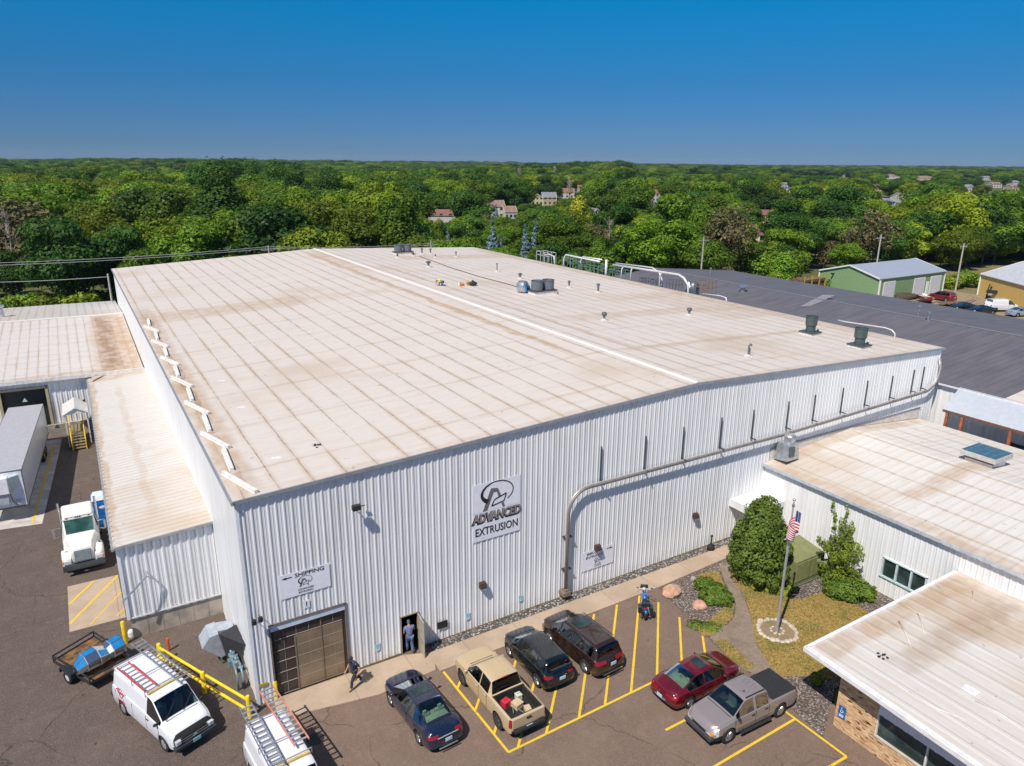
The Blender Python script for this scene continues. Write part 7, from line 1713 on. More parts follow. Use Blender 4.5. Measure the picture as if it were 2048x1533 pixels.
# ================================================================ PEOPLE
M_skin = plain('skin', (.42, .23, .16), .55); M_navy = plain('cloth_navy', (.018, .025, .06), .8, 0, .2, 5); M_blue_sh = plain('cloth_slate_blue', (.13, .16, .30), .8, 0, .2, 5)
M_trou = plain('cloth_dark_trousers', (.025, .028, .045), .85); M_jean = plain('cloth_jeans', (.08, .12, .22), .85, 0, .2, 5); M_hiv = plain('cloth_lime', (.62, .80, .02), .7, 0, .1, 5); M_hair = plain('hair_grey', (.16, .14, .13), .8); M_boot = plain('boots', (.03, .022, .018), .7)
def skinned(name, chains, mat, parent, root=0, sub=1):
    vs, es, rs = [], [], []; ids = {}
    def vid(p, r):
        k = tuple(round(c, 4) for c in p)
        if k not in ids: ids[k] = len(vs); vs.append(p); rs.append(r)
        return ids[k]
    for ch in chains:
        prev = None
        for (p, r) in ch:
            i = vid(p, r)
            if prev is not None and prev != i: es.append((prev, i))
            prev = i
    me = bpy.data.meshes.new(name); me.from_pydata(vs, es, []); o = bpy.data.objects.new(name, me); COL.objects.link(o); o.parent = parent
    m = o.modifiers.new('skin', 'SKIN'); m.use_smooth_shade = True
    if not me.skin_vertices: 
        bpy.context.view_layer.objects.active = o
    sv = me.skin_vertices[0].data if me.skin_vertices else None
    if sv is None:
        bm = bmesh.new(); bm.from_mesh(me); bm.verts.layers.skin.verify(); bm.to_mesh(me); bm.free(); sv = me.skin_vertices[0].data
    for i, r in enumerate(rs):
        sv[i].radius = (r, r) if not isinstance(r, tuple) else r; sv[i].use_root = (i == root)
    s = o.modifiers.new('sub', 'SUBSURF'); s.levels = sub; s.render_levels = sub
    me.materials.append(mat); return o
def person(label, loc, rz, J, shirt, trouser, cap, sleeves=.5, group=None, hair=M_hair):
    """J: joints in body axes (x forward, y left)"""
    t = thing('person', label, 'person', loc, rz); V_ = {k: Vector(v) for k, v in J.items()}
    def mid(a, b, f=.5): return V_[a].lerp(V_[b], f)
    ch = [[(V_['pelvis'], .12), (mid('pelvis', 'chest', .5), .11), (V_['chest'], .12), (V_['neck'], .058), (V_['head'], .075)]]
    for s in 'lr':
        ch.append([(V_['pelvis'], .12), (V_['hip'+s], .085), (V_['knee'+s], .055), (V_['ank'+s], .038), (V_['toe'+s], .032)])
        ch.append([(V_['chest'], .12), (V_['sh'+s], .056), (V_['el'+s], .042), (V_['wr'+s], .028), (V_['pa'+s], .030)])
        d = (V_['pa'+s]-V_['wr'+s]).normalized(); sd_ = d.cross(Vector((0, 0, 1))); sd_ = sd_.normalized() if sd_.length > .1 else Vector((0, 1, 0))
        for k, off, ln in ((0, -.030, .07), (1, -.010, .08), (2, .010, .075), (3, .030, .06)):
            b0 = V_['pa'+s]+d*.035+sd_*off; ch.append([(V_['pa'+s], .030), (b0, .010), (b0+d*ln*.5+Vector((0, 0, -.008)), .009), (b0+d*ln+Vector((0, 0, -.025)), .007)])
        b0 = V_['pa'+s]-sd_*.035; ch.append([(V_['pa'+s], .030), (b0, .011), (b0+d*.04-sd_*.02, .009)])
    skinned('body', ch, M_skin, t)
    ch = [[(V_['pelvis']+Vector((0, 0, .02)), .165), (mid('pelvis', 'chest', .5), .165), (V_['chest'], .185), (mid('chest', 'neck', .75), .085)]]
    for s in 'lr': ch.append([(V_['chest'], .185), (V_['sh'+s], .092), (mid('sh'+s, 'el'+s, .5), .078), (mid('sh'+s, 'el'+s, .5+sleeves/2), .062)])
    skinned('shirt', ch, shirt, t)
    ch = []
    for s in 'lr': ch.append([(V_['pelvis'], .150), (V_['hip'+s], .125), (mid('hip'+s, 'knee'+s, .6), .100), (V_['knee'+s], .085), (mid('knee'+s, 'ank'+s, .95), .072)])
    skinned('trousers', ch, trouser, t)
    for s in 'lr':
        d = V_['toe'+s]-V_['ank'+s]; skinned('shoe', [[(V_['ank'+s]+Vector((0, 0, .02)), .050), (V_['ank'+s]+Vector((0, 0, -.035)), .048), (V_['toe'+s], .044)]], M_boot, t)
    hd_ = (V_['head']-V_['neck']).normalized(); H = V_['head']+hd_*.05; fw = V_['face'].normalized(); sd_ = hd_.cross(fw).normalized(); fw = sd_.cross(hd_)
    Mh_ = Matrix((( *fw, 0), (*sd_, 0), (*hd_, 0), (0, 0, 0, 1))).transposed(); Mh_ = Matrix.Translation(H) @ Mh_
    mb = MB(); mb.ell((0, 0, 0), (.095, .078, .115), 14, 10, M=Mh_).ell((.095, 0, -.01), (.018, .014, .02), 6, 4, M=Mh_).ell((.0, .078, -.01), (.02, .012, .03), 6, 4, M=Mh_).ell((0, -.078, -.01), (.02, .012, .03), 6, 4, M=Mh_).ell((.06, 0, -.085), (.03, .035, .025), 6, 4, M=Mh_)
    mb.build('head', M_skin, t, smooth='all')
    MB().ell((.085, .03, .015), (.012, .016, .008), 6, 4, M=Mh_).ell((.085, -.03, .015), (.012, .016, .008), 6, 4, M=Mh_).ell((.088, 0, -.05), (.010, .025, .006), 6, 4, M=Mh_).build('face_features', M_boot, t)
    MB().ell((-.02, 0, .01), (.088, .084, .105), 12, 8, M=Mh_).build('hair', hair, t, smooth='all')
    if cap: MB().ell((-.005, 0, .055), (.105, .09, .075), 14, 8, M=Mh_).poly([(.06, -.07, .05), (.17, -.05, .035), (.19, 0, .035), (.17, .05, .035), (.06, .07, .05)], (0, 0, .012), M=Mh_).build('cap', cap, t, smooth=True)
    return t
walkJ = dict(pelvis=(0, 0, .93), chest=(.08, 0, 1.32), neck=(.12, 0, 1.50), head=(.16, 0, 1.60), face=(1, 0, -.25), hipl=(0, .10, .88), hipr=(0, -.10, .88),
  kneel=(.28, .10, .52), ankl=(.36, .11, .10), toel=(.52, .12, .05), kneer=(-.10, -.10, .50), ankr=(-.42, -.11, .14), toer=(-.32, -.12, .05),
  shl=(.08, .21, 1.42), ell=(-.10, .27, 1.16), wrl=(.02, .26, .93), pal=(.06, .25, .85), shr=(.08, -.21, 1.42), elr=(.12, -.28, 1.14), wrr=(.30, -.25, .98), par=(.37, -.24, .93))
a = G(712, 1374); person('man in dark navy clothes and cap walking past the garage door', (a.x, a.y, .05), math.radians(200), walkJ, M_navy, M_trou, M_navy)
doorJ = dict(pelvis=(0, 0, .95), chest=(.05, 0, 1.36), neck=(.08, 0, 1.54), head=(.12, 0, 1.64), face=(1, 0, -.2), hipl=(0, .10, .90), hipr=(0, -.10, .90),
  kneel=(.18, .10, .52), ankl=(.12, .11, .10), toel=(.28, .12, .05), kneer=(-.02, -.10, .50), ankr=(-.18, -.11, .10), toer=(-.04, -.12, .05),
  shl=(.05, .21, 1.45), ell=(.06, .27, 1.16), wrl=(.20, .22, .96), pal=(.26, .21, .93), shr=(.05, -.21, 1.45), elr=(.14, -.28, 1.20), wrr=(.32, -.34, 1.06), par=(.38, -.36, 1.04))
person('man in a slate-blue shirt and cap stepping through the open door, seen from behind', (7.56, -.12, .06), math.radians(80), doorJ, M_blue_sh, M_jean, plain('cap_blue', (.03, .09, .30), .7))
kneelJ = dict(pelvis=(-.05, 0, .42), chest=(.36, 0, .62), neck=(.50, 0, .60), head=(.60, 0, .56), face=(.7, 0, -.8), hipl=(-.03, .11, .40), hipr=(-.03, -.11, .40),
  kneel=(.12, .14, .08), ankl=(-.32, .14, .07), toel=(-.46, .14, .05), kneer=(.30, -.14, .36), ankr=(.22, -.14, .08), toer=(.38, -.14, .05),
  shl=(.36, .20, .64), ell=(.50, .24, .38), wrl=(.62, .16, .16), pal=(.66, .14, .08), shr=(.36, -.20, .64), elr=(.52, -.24, .38), wrr=(.66, -.14, .18), par=(.70, -.12, .10))
p = G(884, 572, 11.4); z = zr(p.x); p = G(884, 572, z); person('worker in a lime shirt crouching over tools on the factory roof', (p.x, p.y, zr(p.x)), math.radians(185), kneelJ, M_hiv, M_jean, None)
def roof_item(px, py): p = G(px, py, 11.4); p = G(px, py, zr(p.x)); return Vector((p.x, p.y, zr(p.x)))
p = roof_item(919, 571); o = MB().lathe([(.13, 0), (.16, .36), (.17, .36), (.17, .39), (.15, .39), (.13, .05), (.01, .05)], (0, 0, 0), 16).build('bucket', plain('bucket_white', (.72, .72, .70), .5)); o.location = p; tag(o, 'white bucket on the roof right of the crouching worker', 'bucket')
p = roof_item(924, 573); o = MB().box(-.22, -.15, 0, .22, .15, .26).tube([(-.1, 0, .26), (-.1, 0, .34), (.1, 0, .34), (.1, 0, .26)], .02, 5).build('tool_case', plain('case_orange', (.62, .17, .04), .5), bevel=.03); o.location = p; tag(o, 'orange tool case on the roof between bucket and brown box', 'case')
p = roof_item(938, 571); o = MB().box(-.2, -.2, 0, .2, .2, .36).box(-.21, -.21, .3, .21, .21, .37).build('carton', plain('carton_brown', (.40, .22, .07), .8), bevel=.01); o.location = p; tag(o, 'brown carton on the roof beside the black bag', 'carton')
p = roof_item(947, 572); o = MB().ell((0, 0, .22), (.42, .26, .26), 12, 8, jit=.12).ell((-.1, 0, .45), (.14, .12, .2), 8, 6, jit=.1).build('tool_bag', plain('bag_black', (.025, .022, .03), .8), smooth='all'); o.location = p; tag(o, 'lumpy black bag on the roof, rightmost of the tools', 'bag')

# ================================================================ YARD FURNITURE
def bollard(px, py, lb, h=1.15, m=M_yellow, r=.085, name='bollard'):
    p = G(px, py); t = thing(name, lb, 'bollard', (p.x, p.y, 0)); MB().lathe([(r, 0), (r, h-.06), (r*.8, h-.01), (.01, h+.01)], (0, 0, 0), 16).build('post', m, t, smooth=True); return t
b = bollard(252, 1288, 'yellow bollard at the annex corner beside the open trailer', 1.35, r=.10); MB().box(-.102, -.05, .5, .102, .05, .52).build('scuff', M_dark, b)
bollard(338, 1302, 'short orange post standing between the annex and the guard rail', .75, plain('post_orange', (.55, .10, .02), .6), .07)
bollard(554, 1398, 'yellow bollard left of the garage door', 1.0); bollard(708, 1362, 'yellow bollard right of the garage door behind the walking man', 1.2)
gr_ = [G(323, 1328), G(410, 1386), G(500, 1420)]; gr_[0] = Vector((-3.5, 5.42, 0)); gr_[1] = Vector((-1.98, 2.11, 0)); gr_[2] = Vector((-.50, -.62, 0))
t = thing('guard_rail', 'yellow pipe guard rail with three posts between the vans and the factory corner', 'guard rail', gr_[0])
for k, p in enumerate(gr_): MB().lathe([(.10, 0), (.10, 1.14), (.08, 1.18), (.01, 1.2)], p-gr_[0], 14).build('post', M_yellow, t, smooth=True)
for z in (.95, .50): MB().tube([gr_[0]-gr_[0]+Vector((-.1 if z < .6 else 0, 0, z)), gr_[2]-gr_[0]+Vector((-.1 if z < .6 else 0, 0, z))], .065, 10).build('rail', M_yellow, t)
# white object at the annex corner
p = G(263, 1272); o = MB().ell((0, 0, .2), (.16, .16, .2), 12, 8).cyl((0, 0, 0), (0, 0, .2), .16, 12).build('drum', plain('drum_white', (.72, .72, .74), .5), smooth=True); o.location = (p.x, p.y, .0); tag(o, 'small white rounded tub at the foot of the annex corner', 'tub')
# duct hood on the left wall
t = thing('wall_duct', 'big faceted galvanised duct hood with a black mesh face on the factory left wall', 'duct', (-.02, 4.6, .1))
y0_ = G(443, 1316, .35).y; Wd = Vector(t.location)
cap_ = [GY(px_, py_, y0_) for px_, py_ in ((419, 1275), (437, 1268), (452, 1311), (443, 1316), (404, 1299))]
MB().poly([p-Wd for p in cap_], (0, 1.15, 0)).build('shell', plain('duct_dull', (.52, .57, .64), .4, .45, .12), t, bevel=.02)
nk = [GY(px_, py_, y0_) for px_, py_ in ((437, 1268), (468, 1262), (474, 1292), (452, 1311))]
MB().poly([p-Wd+Vector((0, .25, 0)) for p in nk], (0, .8, 0)).build('neck', plain('duct_dull', (.40, .44, .50)), t, bevel=.02)
q_ = [GY(437, 1269, y0_-.03), GX(472, 1249, -.03), GX(490, 1290, -.03), GY(456, 1321, y0_-.03)]
MB().poly([p-Wd for p in q_], (0, -.05, .03)).build('mesh_face', plain('mesh_black', (.028, .028, .034), .75, 0, .4, 12), t)
for p in (q_[3], cap_[3]): v_ = p-Wd; MB().box(v_.x-.04, v_.y-.02, -.1, v_.x+.04, v_.y+.06, v_.z+.05).build('leg', plain('leg_green', (.15, .20, .15), .6), t)
# gas meter set
t = thing('gas_meter_set', 'cluster of blue-grey gas pipes, regulators and valves at the factory left wall', 'gas meter', (-.32, 2.6, 0)); mg = plain('gas_blue_grey', (.20, .30, .34), .45, .3, .2)
for dx_ in (0, -.25): MB().tube([(dx_, -1.1, -.05), (dx_, -1.1, .8), (dx_, -.9, 1.0), (dx_, .4, 1.05), (dx_+.2, .6, 1.0)], .05, 8).build('pipe', mg, t, smooth='all')
for (x, y, z, r) in ((-.12, -.35, 1.05, .16), (-.15, .1, 1.1, .20), (0, -.75, .95, .11), (-.2, .45, .95, .14)): MB().lathe([(.03, -.10), (r, -.04), (r, .04), (.03, .10)], (x, y, z), 14).lathe([(r*.5, 0), (r*.45, .22), (.02, .26)], (x, y, z), 10).build('regulator', mg, t, smooth=True)
MB().box(-.42, .0, .55, -.12, .3, .9).build('meter', mg, t, bevel=.03); MB().cyl((0, -1.1, 0), (0, -1.1, .35), .09, 10).build('sleeve', M_black, t)
# ashtray post
p = G(1421, 1101); t = thing('ash_receptacle', 'black bottle-shaped ash receptacle beside the pavement by the factory wall', 'ashtray', (p.x, p.y, .02)); MB().lathe([(.22, 0), (.26, .08), (.25, .28), (.10, .42), (.05, .5), (.045, .95), (.09, .98), (.09, 1.05), (.01, 1.07)], (0, 0, 0), 18).build('body', M_black, t, smooth=True)
# portable toilet
t = thing('portable_toilet', 'blue portable toilet with a white roof, half hidden behind the annex', 'toilet', (-5.05, 23.1, 0)); pb_ = plain('toilet_blue', (.01, .17, .50), .45)
MB().box(-.55, -.55, .08, .55, .55, 2.15).build('cabin', pb_, t, bevel=.03); MB().hexa([(-.6, -.6, 2.12), (.6, -.6, 2.12), (.6, .6, 2.12), (-.6, .6, 2.12), (-.45, -.45, 2.42), (.45, -.45, 2.42), (.45, .45, 2.42), (-.45, .45, 2.42)]).build('roof', plain('toilet_roof', (.60, .68, .78), .5), t, bevel=.03)
dd = MB().box(-.42, -.58, .15, .42, -.55, 2.0).build('door', plain('toilet_door', (.01, .14, .42), .45), t, bevel=.02); MB().box(-.36, -.60, .35, .36, -.575, 1.0).build('door_panel', pb_, dd)
MB().ell((.0, -.585, 1.62), (.22, .012, .11), 14, 6).build('badge', plain('badge_white', (.75, .72, .74), .4), t)
# dock stairs with canopy
t = thing('dock_stairs', 'yellow steel stairs up to the dock door beside the box trailer', 'stairs', (-6.15, 39.4, 0))
for i in range(6): MB().box(-.5, .05+i*.28, .15+i*.17, .5, .36+i*.28, .19+i*.17).build('tread', plain('tread_brown', (.22, .18, .10), .7), t)
MB().box(-.5, 1.75, 1.10, .5, 3.9, 1.16).build('platform', plain('tread_brown', (.22, .18, .10), .7), t)
for s in (-.52, .52):
    MB().hexa([(s-.03, 0, 0), (s+.03, 0, 0), (s+.03, 1.8, 1.0), (s-.03, 1.8, 1.0), (s-.03, 0, .22), (s+.03, 0, .22), (s+.03, 1.8, 1.2), (s-.03, 1.8, 1.2)]).build('stringer', M_yellow, t)
    MB().tube([(s, 0, 0), (s, 0, .95), (s, 1.8, 2.05), (s, 3.8, 2.05)], .035, 6).tube([(s, 0, .5), (s, 1.8, 1.6), (s, 3.8, 1.6)], .03, 6).cyl((s, 1.8, 0), (s, 1.8, 2.05), .035).cyl((s, .9, .5), (s, .9, 1.5), .03).build('handrail', M_yellow, t)
t = thing('stair_canopy', 'small white gabled canopy over the yellow dock stairs', 'canopy', (-6.05, 40.3, 0))
MB().poly([(-.95, .1, 3.0), (.90, .1, 3.0), (0, .1, 3.5)], (0, .04, 0)).build('gable', M_white2, t)
MB().hexa([(-1.0, 0, 2.98), (0, 0, 3.52), (0, 3.4, 3.52), (-1.0, 3.4, 2.98), (-1.0, 0, 3.03), (0, 0, 3.57), (0, 3.4, 3.57), (-1.0, 3.4, 3.03)]).hexa([(0, 0, 3.52), (.95, 0, 2.98), (.95, 3.4, 2.98), (0, 3.4, 3.52), (0, 0, 3.57), (.95, 0, 3.03), (.95, 3.4, 3.03), (0, 3.4, 3.57)]).build('roof', plain('canopy_roof', (.62, .60, .58), .5, 0, .1), t)
for s in (-.85, .82): MB().box(s-.05, .3, 0, s+.05, .4, 3.05).build('post', plain('post_white', (.6, .6, .62), .5), t)
o = MB().box(.1+(-5.5), 43.3, 2.9, -5.2, 43.5, 3.3).build('dock_wall_lamp', M_dark); tag(o, 'small dark box lamp under the dock eave', 'lamp')
o = MB().poly([(-9.85, 43.15, 3.9), (-9.45, 43.15, 3.9), (-9.65, 43.15, 4.25)], (0, .03, 0)).build('triangle_sign', plain('sign_pale_green', (.45, .60, .45), .5)); tag(o, 'small pale triangular sign inside the dock opening above the trailer', 'sign')

# ================================================================ GARDEN BY THE FLAGPOLE
FP = G(1553, 1266)
t = thing('flagpole', 'tall silver flagpole standing in a ring of stones on the dry lawn', 'flagpole', (FP.x, FP.y, 0)); MB().tube([(0, 0, 0), (0, 0, 4), (0, 0, 7.75)], [.085, .07, .04], 12).build('pole', plain('pole_silver', (.55, .56, .60), .35, .6), t, smooth=True)
MB().ell((0, 0, 7.88), (.08, .08, .08), 12, 8).build('finial', M_galv, t, smooth='all'); MB().cyl((0, 0, 7.5), (0, 0, 7.62), .07).lathe([(.14, 0), (.14, .06), (.09, .12)], (0, 0, 0), 12).build('truck_fitting', M_gray, t)
# the flag: limp, 13 stripes and blue canton with stars, hoist 1.0 at z 6.6..7.3
FL = NT('flag_cloth'); uvx = FL.xyz(FL.coord('UV')); s13 = FL.math('GREATER_THAN', FL.math('FRACT', FL.math('MULTIPLY', uvx[1], 6.5)), .5)
fc = FL.mix(s13, (.50, .004, .02), (.85, .82, .82)); cant = FL.math('MULTIPLY', FL.math('LESS_THAN', uvx[0], .4), FL.math('GREATER_THAN', uvx[1], .4615))
st_ = FL.math('LESS_THAN', FL.math('ADD', FL.math('PINGPONG', FL.math('MULTIPLY', uvx[0], 15), .5), FL.math('PINGPONG', FL.math('MULTIPLY', uvx[1], 17), .5)), .28)
fc = FL.mix(cant, fc, FL.mix(st_, (.012, .025, .12), (.7, .7, .75))); FL = FL.out(fc, .8)
fl = bpy.data.meshes.new('flag'); nu, nv = 18, 10; V_ = []; U_ = []
for i in range(nu+1):
    for j in range(nv+1):
        u_, v_ = i/nu, j/nv; L_ = 1.55*u_
        fx = .02+.34*math.sin(u_*6.2+.3)*(.35+.65*u_**.3)-.10*u_; fy = -.10-.16*math.sin(u_*8.5)-.10*u_*v_; fz = 7.2-1.15*(1-v_)-1.0*u_**1.1*(.55+.45*v_)
        V_.append((fx, fy-.06, fz)); U_.append((u_, v_))
fs = [(i*(nv+1)+j, (i+1)*(nv+1)+j, (i+1)*(nv+1)+j+1, i*(nv+1)+j+1) for i in range(nu) for j in range(nv)]
fl.from_pydata(V_, [], fs); ul = fl.uv_layers.new(name='UVMap')
for l in fl.loops: ul.data[l.index].uv = U_[l.vertex_index]
fl.materials.append(FL); fl.polygons.foreach_set('use_smooth', [True]*len(fs)); o = bpy.data.objects.new('flag', fl); COL.objects.link(o); o.location = (FP.x, FP.y, .15); so_ = o.modifiers.new('t', 'SOLIDIFY'); so_.thickness = .01
tag(o, 'limp American flag hanging from the silver pole', 'flag')
def stone(name, x, y, r, m, lb, group=None, flat=.65, seed=0, elong=1.0, rz=0):
    rn = random.Random(seed); mb = MB(); mb.ell((0, 0, 0), (r*elong, r, r*flat), 10, 7)
    for v in mb.v:
        n_ = math.sin(v.x*5/r*.3+seed)*.12+math.sin(v.y*4/r*.4+seed*2)*.12+rn.uniform(-.05, .05); v *= 1+n_
    o = mb.build(name, m, smooth=True); o.location = (x, y, r*flat*.45); o.rotation_euler = (0, 0, rz); tag(o, lb, 'stone', group); return o
M_st = plain('stone_pale', (.50, .42, .34), .8, 0, .25, 3); M_pink = plain('boulder_pink', (.52, .30, .21), .8, 0, .3, 2.2)
rc = FP+Vector((0, 0, 0)); ctr = G(1554, 1262); dirs = ['back', 'back right', 'right', 'front right', 'front', 'front left', 'left', 'back left']
for k in range(26):
    a = 2*PI*k/26; R_ = .98+random.uniform(-.05, .05); x, y = ctr.x+math.cos(a)*R_*1.0, ctr.y+math.sin(a)*R_
    stone('border_stone', x, y, random.uniform(.10, .17), M_st, 'pale stone in the outer ring round the flagpole', 'outer ring of stones round the flagpole', .7, k, random.uniform(1, 1.4), a+PI/2)
for k in range(9):
    a = 2*PI*k/9; stone('border_stone', ctr.x+math.cos(a)*.34, ctr.y+math.sin(a)*.34, .085, M_st, 'small pale stone in the inner ring at the flagpole foot', 'inner ring of stones at the flagpole', .7, 40+k)
sheet('flower_bed', [(ctr.x+math.cos(2*PI*k/20)*.93, ctr.y+math.sin(2*PI*k/20)*.93) for k in range(20)], .038, mat_grass('bed_soil', (.20, .14, .08), (.32, .23, .13), (.16, .17, .05)))
p = G(1347, 1187); o = stone('boulder', p.x, p.y, .52, M_pink, 'larger pink granite boulder on the gravel near the motorcycle', None, .62, 3, 1.35, .3)
p = G(1398, 1214); o = stone('boulder', p.x, p.y, .36, M_pink, 'smaller pointed pink boulder beside the low juniper', None, .75, 8, 1.25, -.6)
p = G(1386, 1160); stone('boulder', p.x, p.y, .2, plain('stone_grey', (.32, .29, .26), .85), 'small grey stone at the upper tip of the gravel bed', None, .8, 12)
# transformer cabinet
p = G(1588, 1182); q = G(1641, 1149); 
t = thing('transformer_cabinet', 'olive-green transformer cabinet between the round evergreen and the leafy shrub', 'cabinet', (30.75, -5.35, 0)); mo = plain('cabinet_olive', (.20, .21, .085), .5, 0, .12); 
MB().box(-1.35, -1.0, 0, 1.35, 1.0, .14).build('plinth', plain('plinth_green', (.12, .16, .11), .8), t)
MB().hexa([(-1.25, -.95, .14), (1.25, -.95, .14), (1.25, .9, .14), (-1.25, .9, .14), (-1.25, -.95, 1.75), (1.25, -.95, 1.75), (1.25, .9, 2.05), (-1.25, .9, 2.05)]).build('cabinet', mo, t, bevel=.03)
dd = MB().box(-1.2, -.985, .40, 1.15, -.952, 1.62).build('door', plain('cabinet_olive_light', (.25, .26, .11), .5), t, bevel=.01); MB().box(.72, -1.01, .9, .82, -.987, 1.05).build('handle', M_dark, dd)
MB().box(-.01, -.992, .40, .01, -.986, 1.62).build('door_gap', M_dark, t)
MB().box(.62, -1.0, 1.30, .70, -.986, 1.42).box(.78, -1.0, 1.26, 1.0, -.986, 1.40).build('label', M_plate, t)
MB().box(1.16, -.99, .2, 1.27, -.9, 1.72).build('corner_strip', M_dark, t)
o = MB().ell((0, 0, .1), (.7, .35, .12), 10, 6, jit=.15).build('wood_slab', plain('wood_slab', (.22, .15, .10), .9)); o.location = (31.9, -3.6, 1.0); bpy.data.objects.remove(o)
# wide plants
M_bush = mat_leaf('needle_green', (.050, .085, .012), (.15, .21, .03), None, .12); M_shrub = mat_leaf('leaf_shrub', (.08, .13, .012), (.26, .32, .035), None, .3); M_jun = mat_leaf('leaf_juniper', (.06, .11, .015), (.16, .24, .03), None, .2); M_low = mat_leaf('leaf_groundcover', (.10, .14, .012), (.30, .33, .04), None, .2)
def plantx(name, lb, cat, x, y, B, n, leafs, mat, stems=4, up=.25, seed=1):
    rnd = np.random.default_rng(seed); vs = leaves(rnd, B, n, leafs, up); vs[:, 2] = np.maximum(vs[:, 2], .03)
    t = thing(name, lb, cat, (x, y, 0)); me = leaf_mesh('foliage', vs, mat); o = bpy.data.objects.new('foliage', me); COL.objects.link(o); o.parent = t
    mb = MB()
    for i in range(stems):
        b = B[i*len(B)//stems]; mb.tube([(b[0]*.1, b[1]*.1, -.05), (b[0]*.5, b[1]*.5, b[2]*.5), (b[0]*.9, b[1]*.9, b[2])], [.06, .04, .015], 5)
    mb.build('stem', M_bark, t); return t
B = [(0, 0, 1.0, 1.55, 1.0), (0, 0, 2.0, 1.65, 1.2), (.1, 0, 3.1, 1.45, 1.2), (0, .1, 4.1, 1.10, 1.0), (.1, 0, 4.9, .75, .7)]
r_ = random.Random(5)
for i in range(34):
    a = r_.random()*6.28; z = r_.uniform(.5, 5.0); rr_ = 1.55*(1-max(0, (z-2.2)/3.4)**1.6); B.append((math.cos(a)*rr_, math.sin(a)*rr_, z, .34, .42))
plantx('evergreen_tree', 'large dense rounded evergreen left of the flagpole, as tall as the low roof', 'tree', 28.3, -4.6, B, 26000, .085, M_bush, 3, seed=3)
B = [(0, 0, .7, 1.0, .7), (.3, -.4, .6, .9, .55), (-.3, -.7, .5, .8, .5), (.1, 0, 1.4, .9, .7), (0, .1, 2.2, .72, .7)]
for i in range(13): a = r_.random()*6.28; z = r_.uniform(.4, 2.6); B.append((math.cos(a)*.9, math.sin(a)*.9, z, .34, .32))
for (x0_, y0_, x1_, y1_, z1_) in ((-.2, .2, -.7, .6, 5.3), (0, .1, .25, .2, 5.0), (.1, 0, .7, 0, 3.8), (-.3, .2, -1.6, .6, 3.2), (-.1, 0, -.35, .1, 4.3), (.1, .1, 1.1, .4, 3.0)):
    for i_ in range(7): f_ = .4+.6*i_/6; B.append((x0_+(x1_-x0_)*f_+r_.uniform(-.12, .12), y0_+(y1_-y0_)*f_+r_.uniform(-.12, .12), 1.8+(z1_-1.8)*f_, .17-.07*f_, .26))
plantx('leafy_shrub', 'tall loose leafy shrub with thin upright shoots beside the transformer cabinet', 'shrub', 32.15, -7.35, B, 6500, .07, M_shrub, 10, seed=6)
B = [(0, 0, .45, 1.15, .6), (.5, -.5, .4, .9, .5), (-.6, .3, .4, .8, .45), (.2, .7, .45, .8, .5)]
plantx('low_evergreen', 'low spreading dark green evergreen at the foot of the leafy shrub', 'shrub', 31.7, -8.3, B, 7000, .085, M_jun, 4, seed=8)
gq = [G(1410, 1178), G(1432, 1190), G(1445, 1205), G(1420, 1203)]
B = [(q.x-gq[0].x, q.y-gq[0].y, .3, .62, .38) for q in gq]
plantx('juniper', 'low wide green juniper on the grass edge beside the pink boulders', 'shrub', gq[0].x, gq[0].y, B, 5200, .075, M_jun, 4, seed=9)
gq = [G(*q) for q in ((1495, 1165), (1512, 1176), (1530, 1182), (1548, 1184), (1565, 1188), (1578, 1180))]
B = [(q.x-gq[0].x, q.y-gq[0].y, .12, .42, .22) for q in gq]
plantx('ground_plants', 'bright green low plants edging the bed under the round evergreen', 'plants', gq[0].x, gq[0].y, B, 3600, .07, M_low, 3, seed=10)
p = G(1632, 1368); plantx('small_bush', 'small bright green bush on the gravel before the brick wall', 'bush', p.x, p.y, [(0, 0, .25, .3, .26), (.1, .1, .3, .24, .2)], 900, .07, M_low, 3, seed=11)
p = G(1410, 1253); plantx('weed_patch', 'flat leafy weeds where the dirt path meets the parking lot', 'plants', p.x, p.y, [(-.4, .3, .05, .5, .06), (.3, -.3, .05, .5, .06), (0, 0, .05, .4, .06)], 700, .07, M_jun, 2, seed=12)
# grass blades of the dry lawn: uncountable tufts
rnd = np.random.default_rng(3)
lawn = [o for o in bpy.data.objects if o.name.startswith('lawn')]; allv = []
def inpoly(x, y, P):
    c = False; j = len(P)-1
    for i in range(len(P)):
        if (P[i][1] > y) != (P[j][1] > y) and x < (P[j][0]-P[i][0])*(y-P[i][1])/(P[j][1]-P[i][1])+P[i][0]: c = not c
        j = i
    return c
for lo_ in lawn:
    P = [(v.co.x, v.co.y) for v in lo_.data.vertices]; xs_ = [p[0] for p in P]; ys_ = [p[1] for p in P]; A_ = (max(xs_)-min(xs_))*(max(ys_)-min(ys_))
    for _ in range(int(A_*170)):
        x, y = rnd.uniform(min(xs_), max(xs_)), rnd.uniform(min(ys_), max(ys_))
        if inpoly(x, y, P) and (x-ctr.x)**2+(y-ctr.y)**2 > .9: allv.append((x, y))
n = len(allv); pv = np.array(allv); vs = np.zeros((n*4, 3)); a = rnd.random(n)*6.28; h_ = .015+.045*rnd.random(n); w_ = .022+.025*rnd.random(n); z0_ = .034
for k, (sx, hz) in enumerate(((-1, 0), (1, 0), (.7, 1), (-.5, 1))): vs[k::4, 0] = pv[:, 0]+np.cos(a)*w_*sx+(np.sin(a*3)*.04*hz); vs[k::4, 1] = pv[:, 1]+np.sin(a)*w_*sx+(np.cos(a*5)*.04*hz); vs[k::4, 2] = z0_+h_*hz
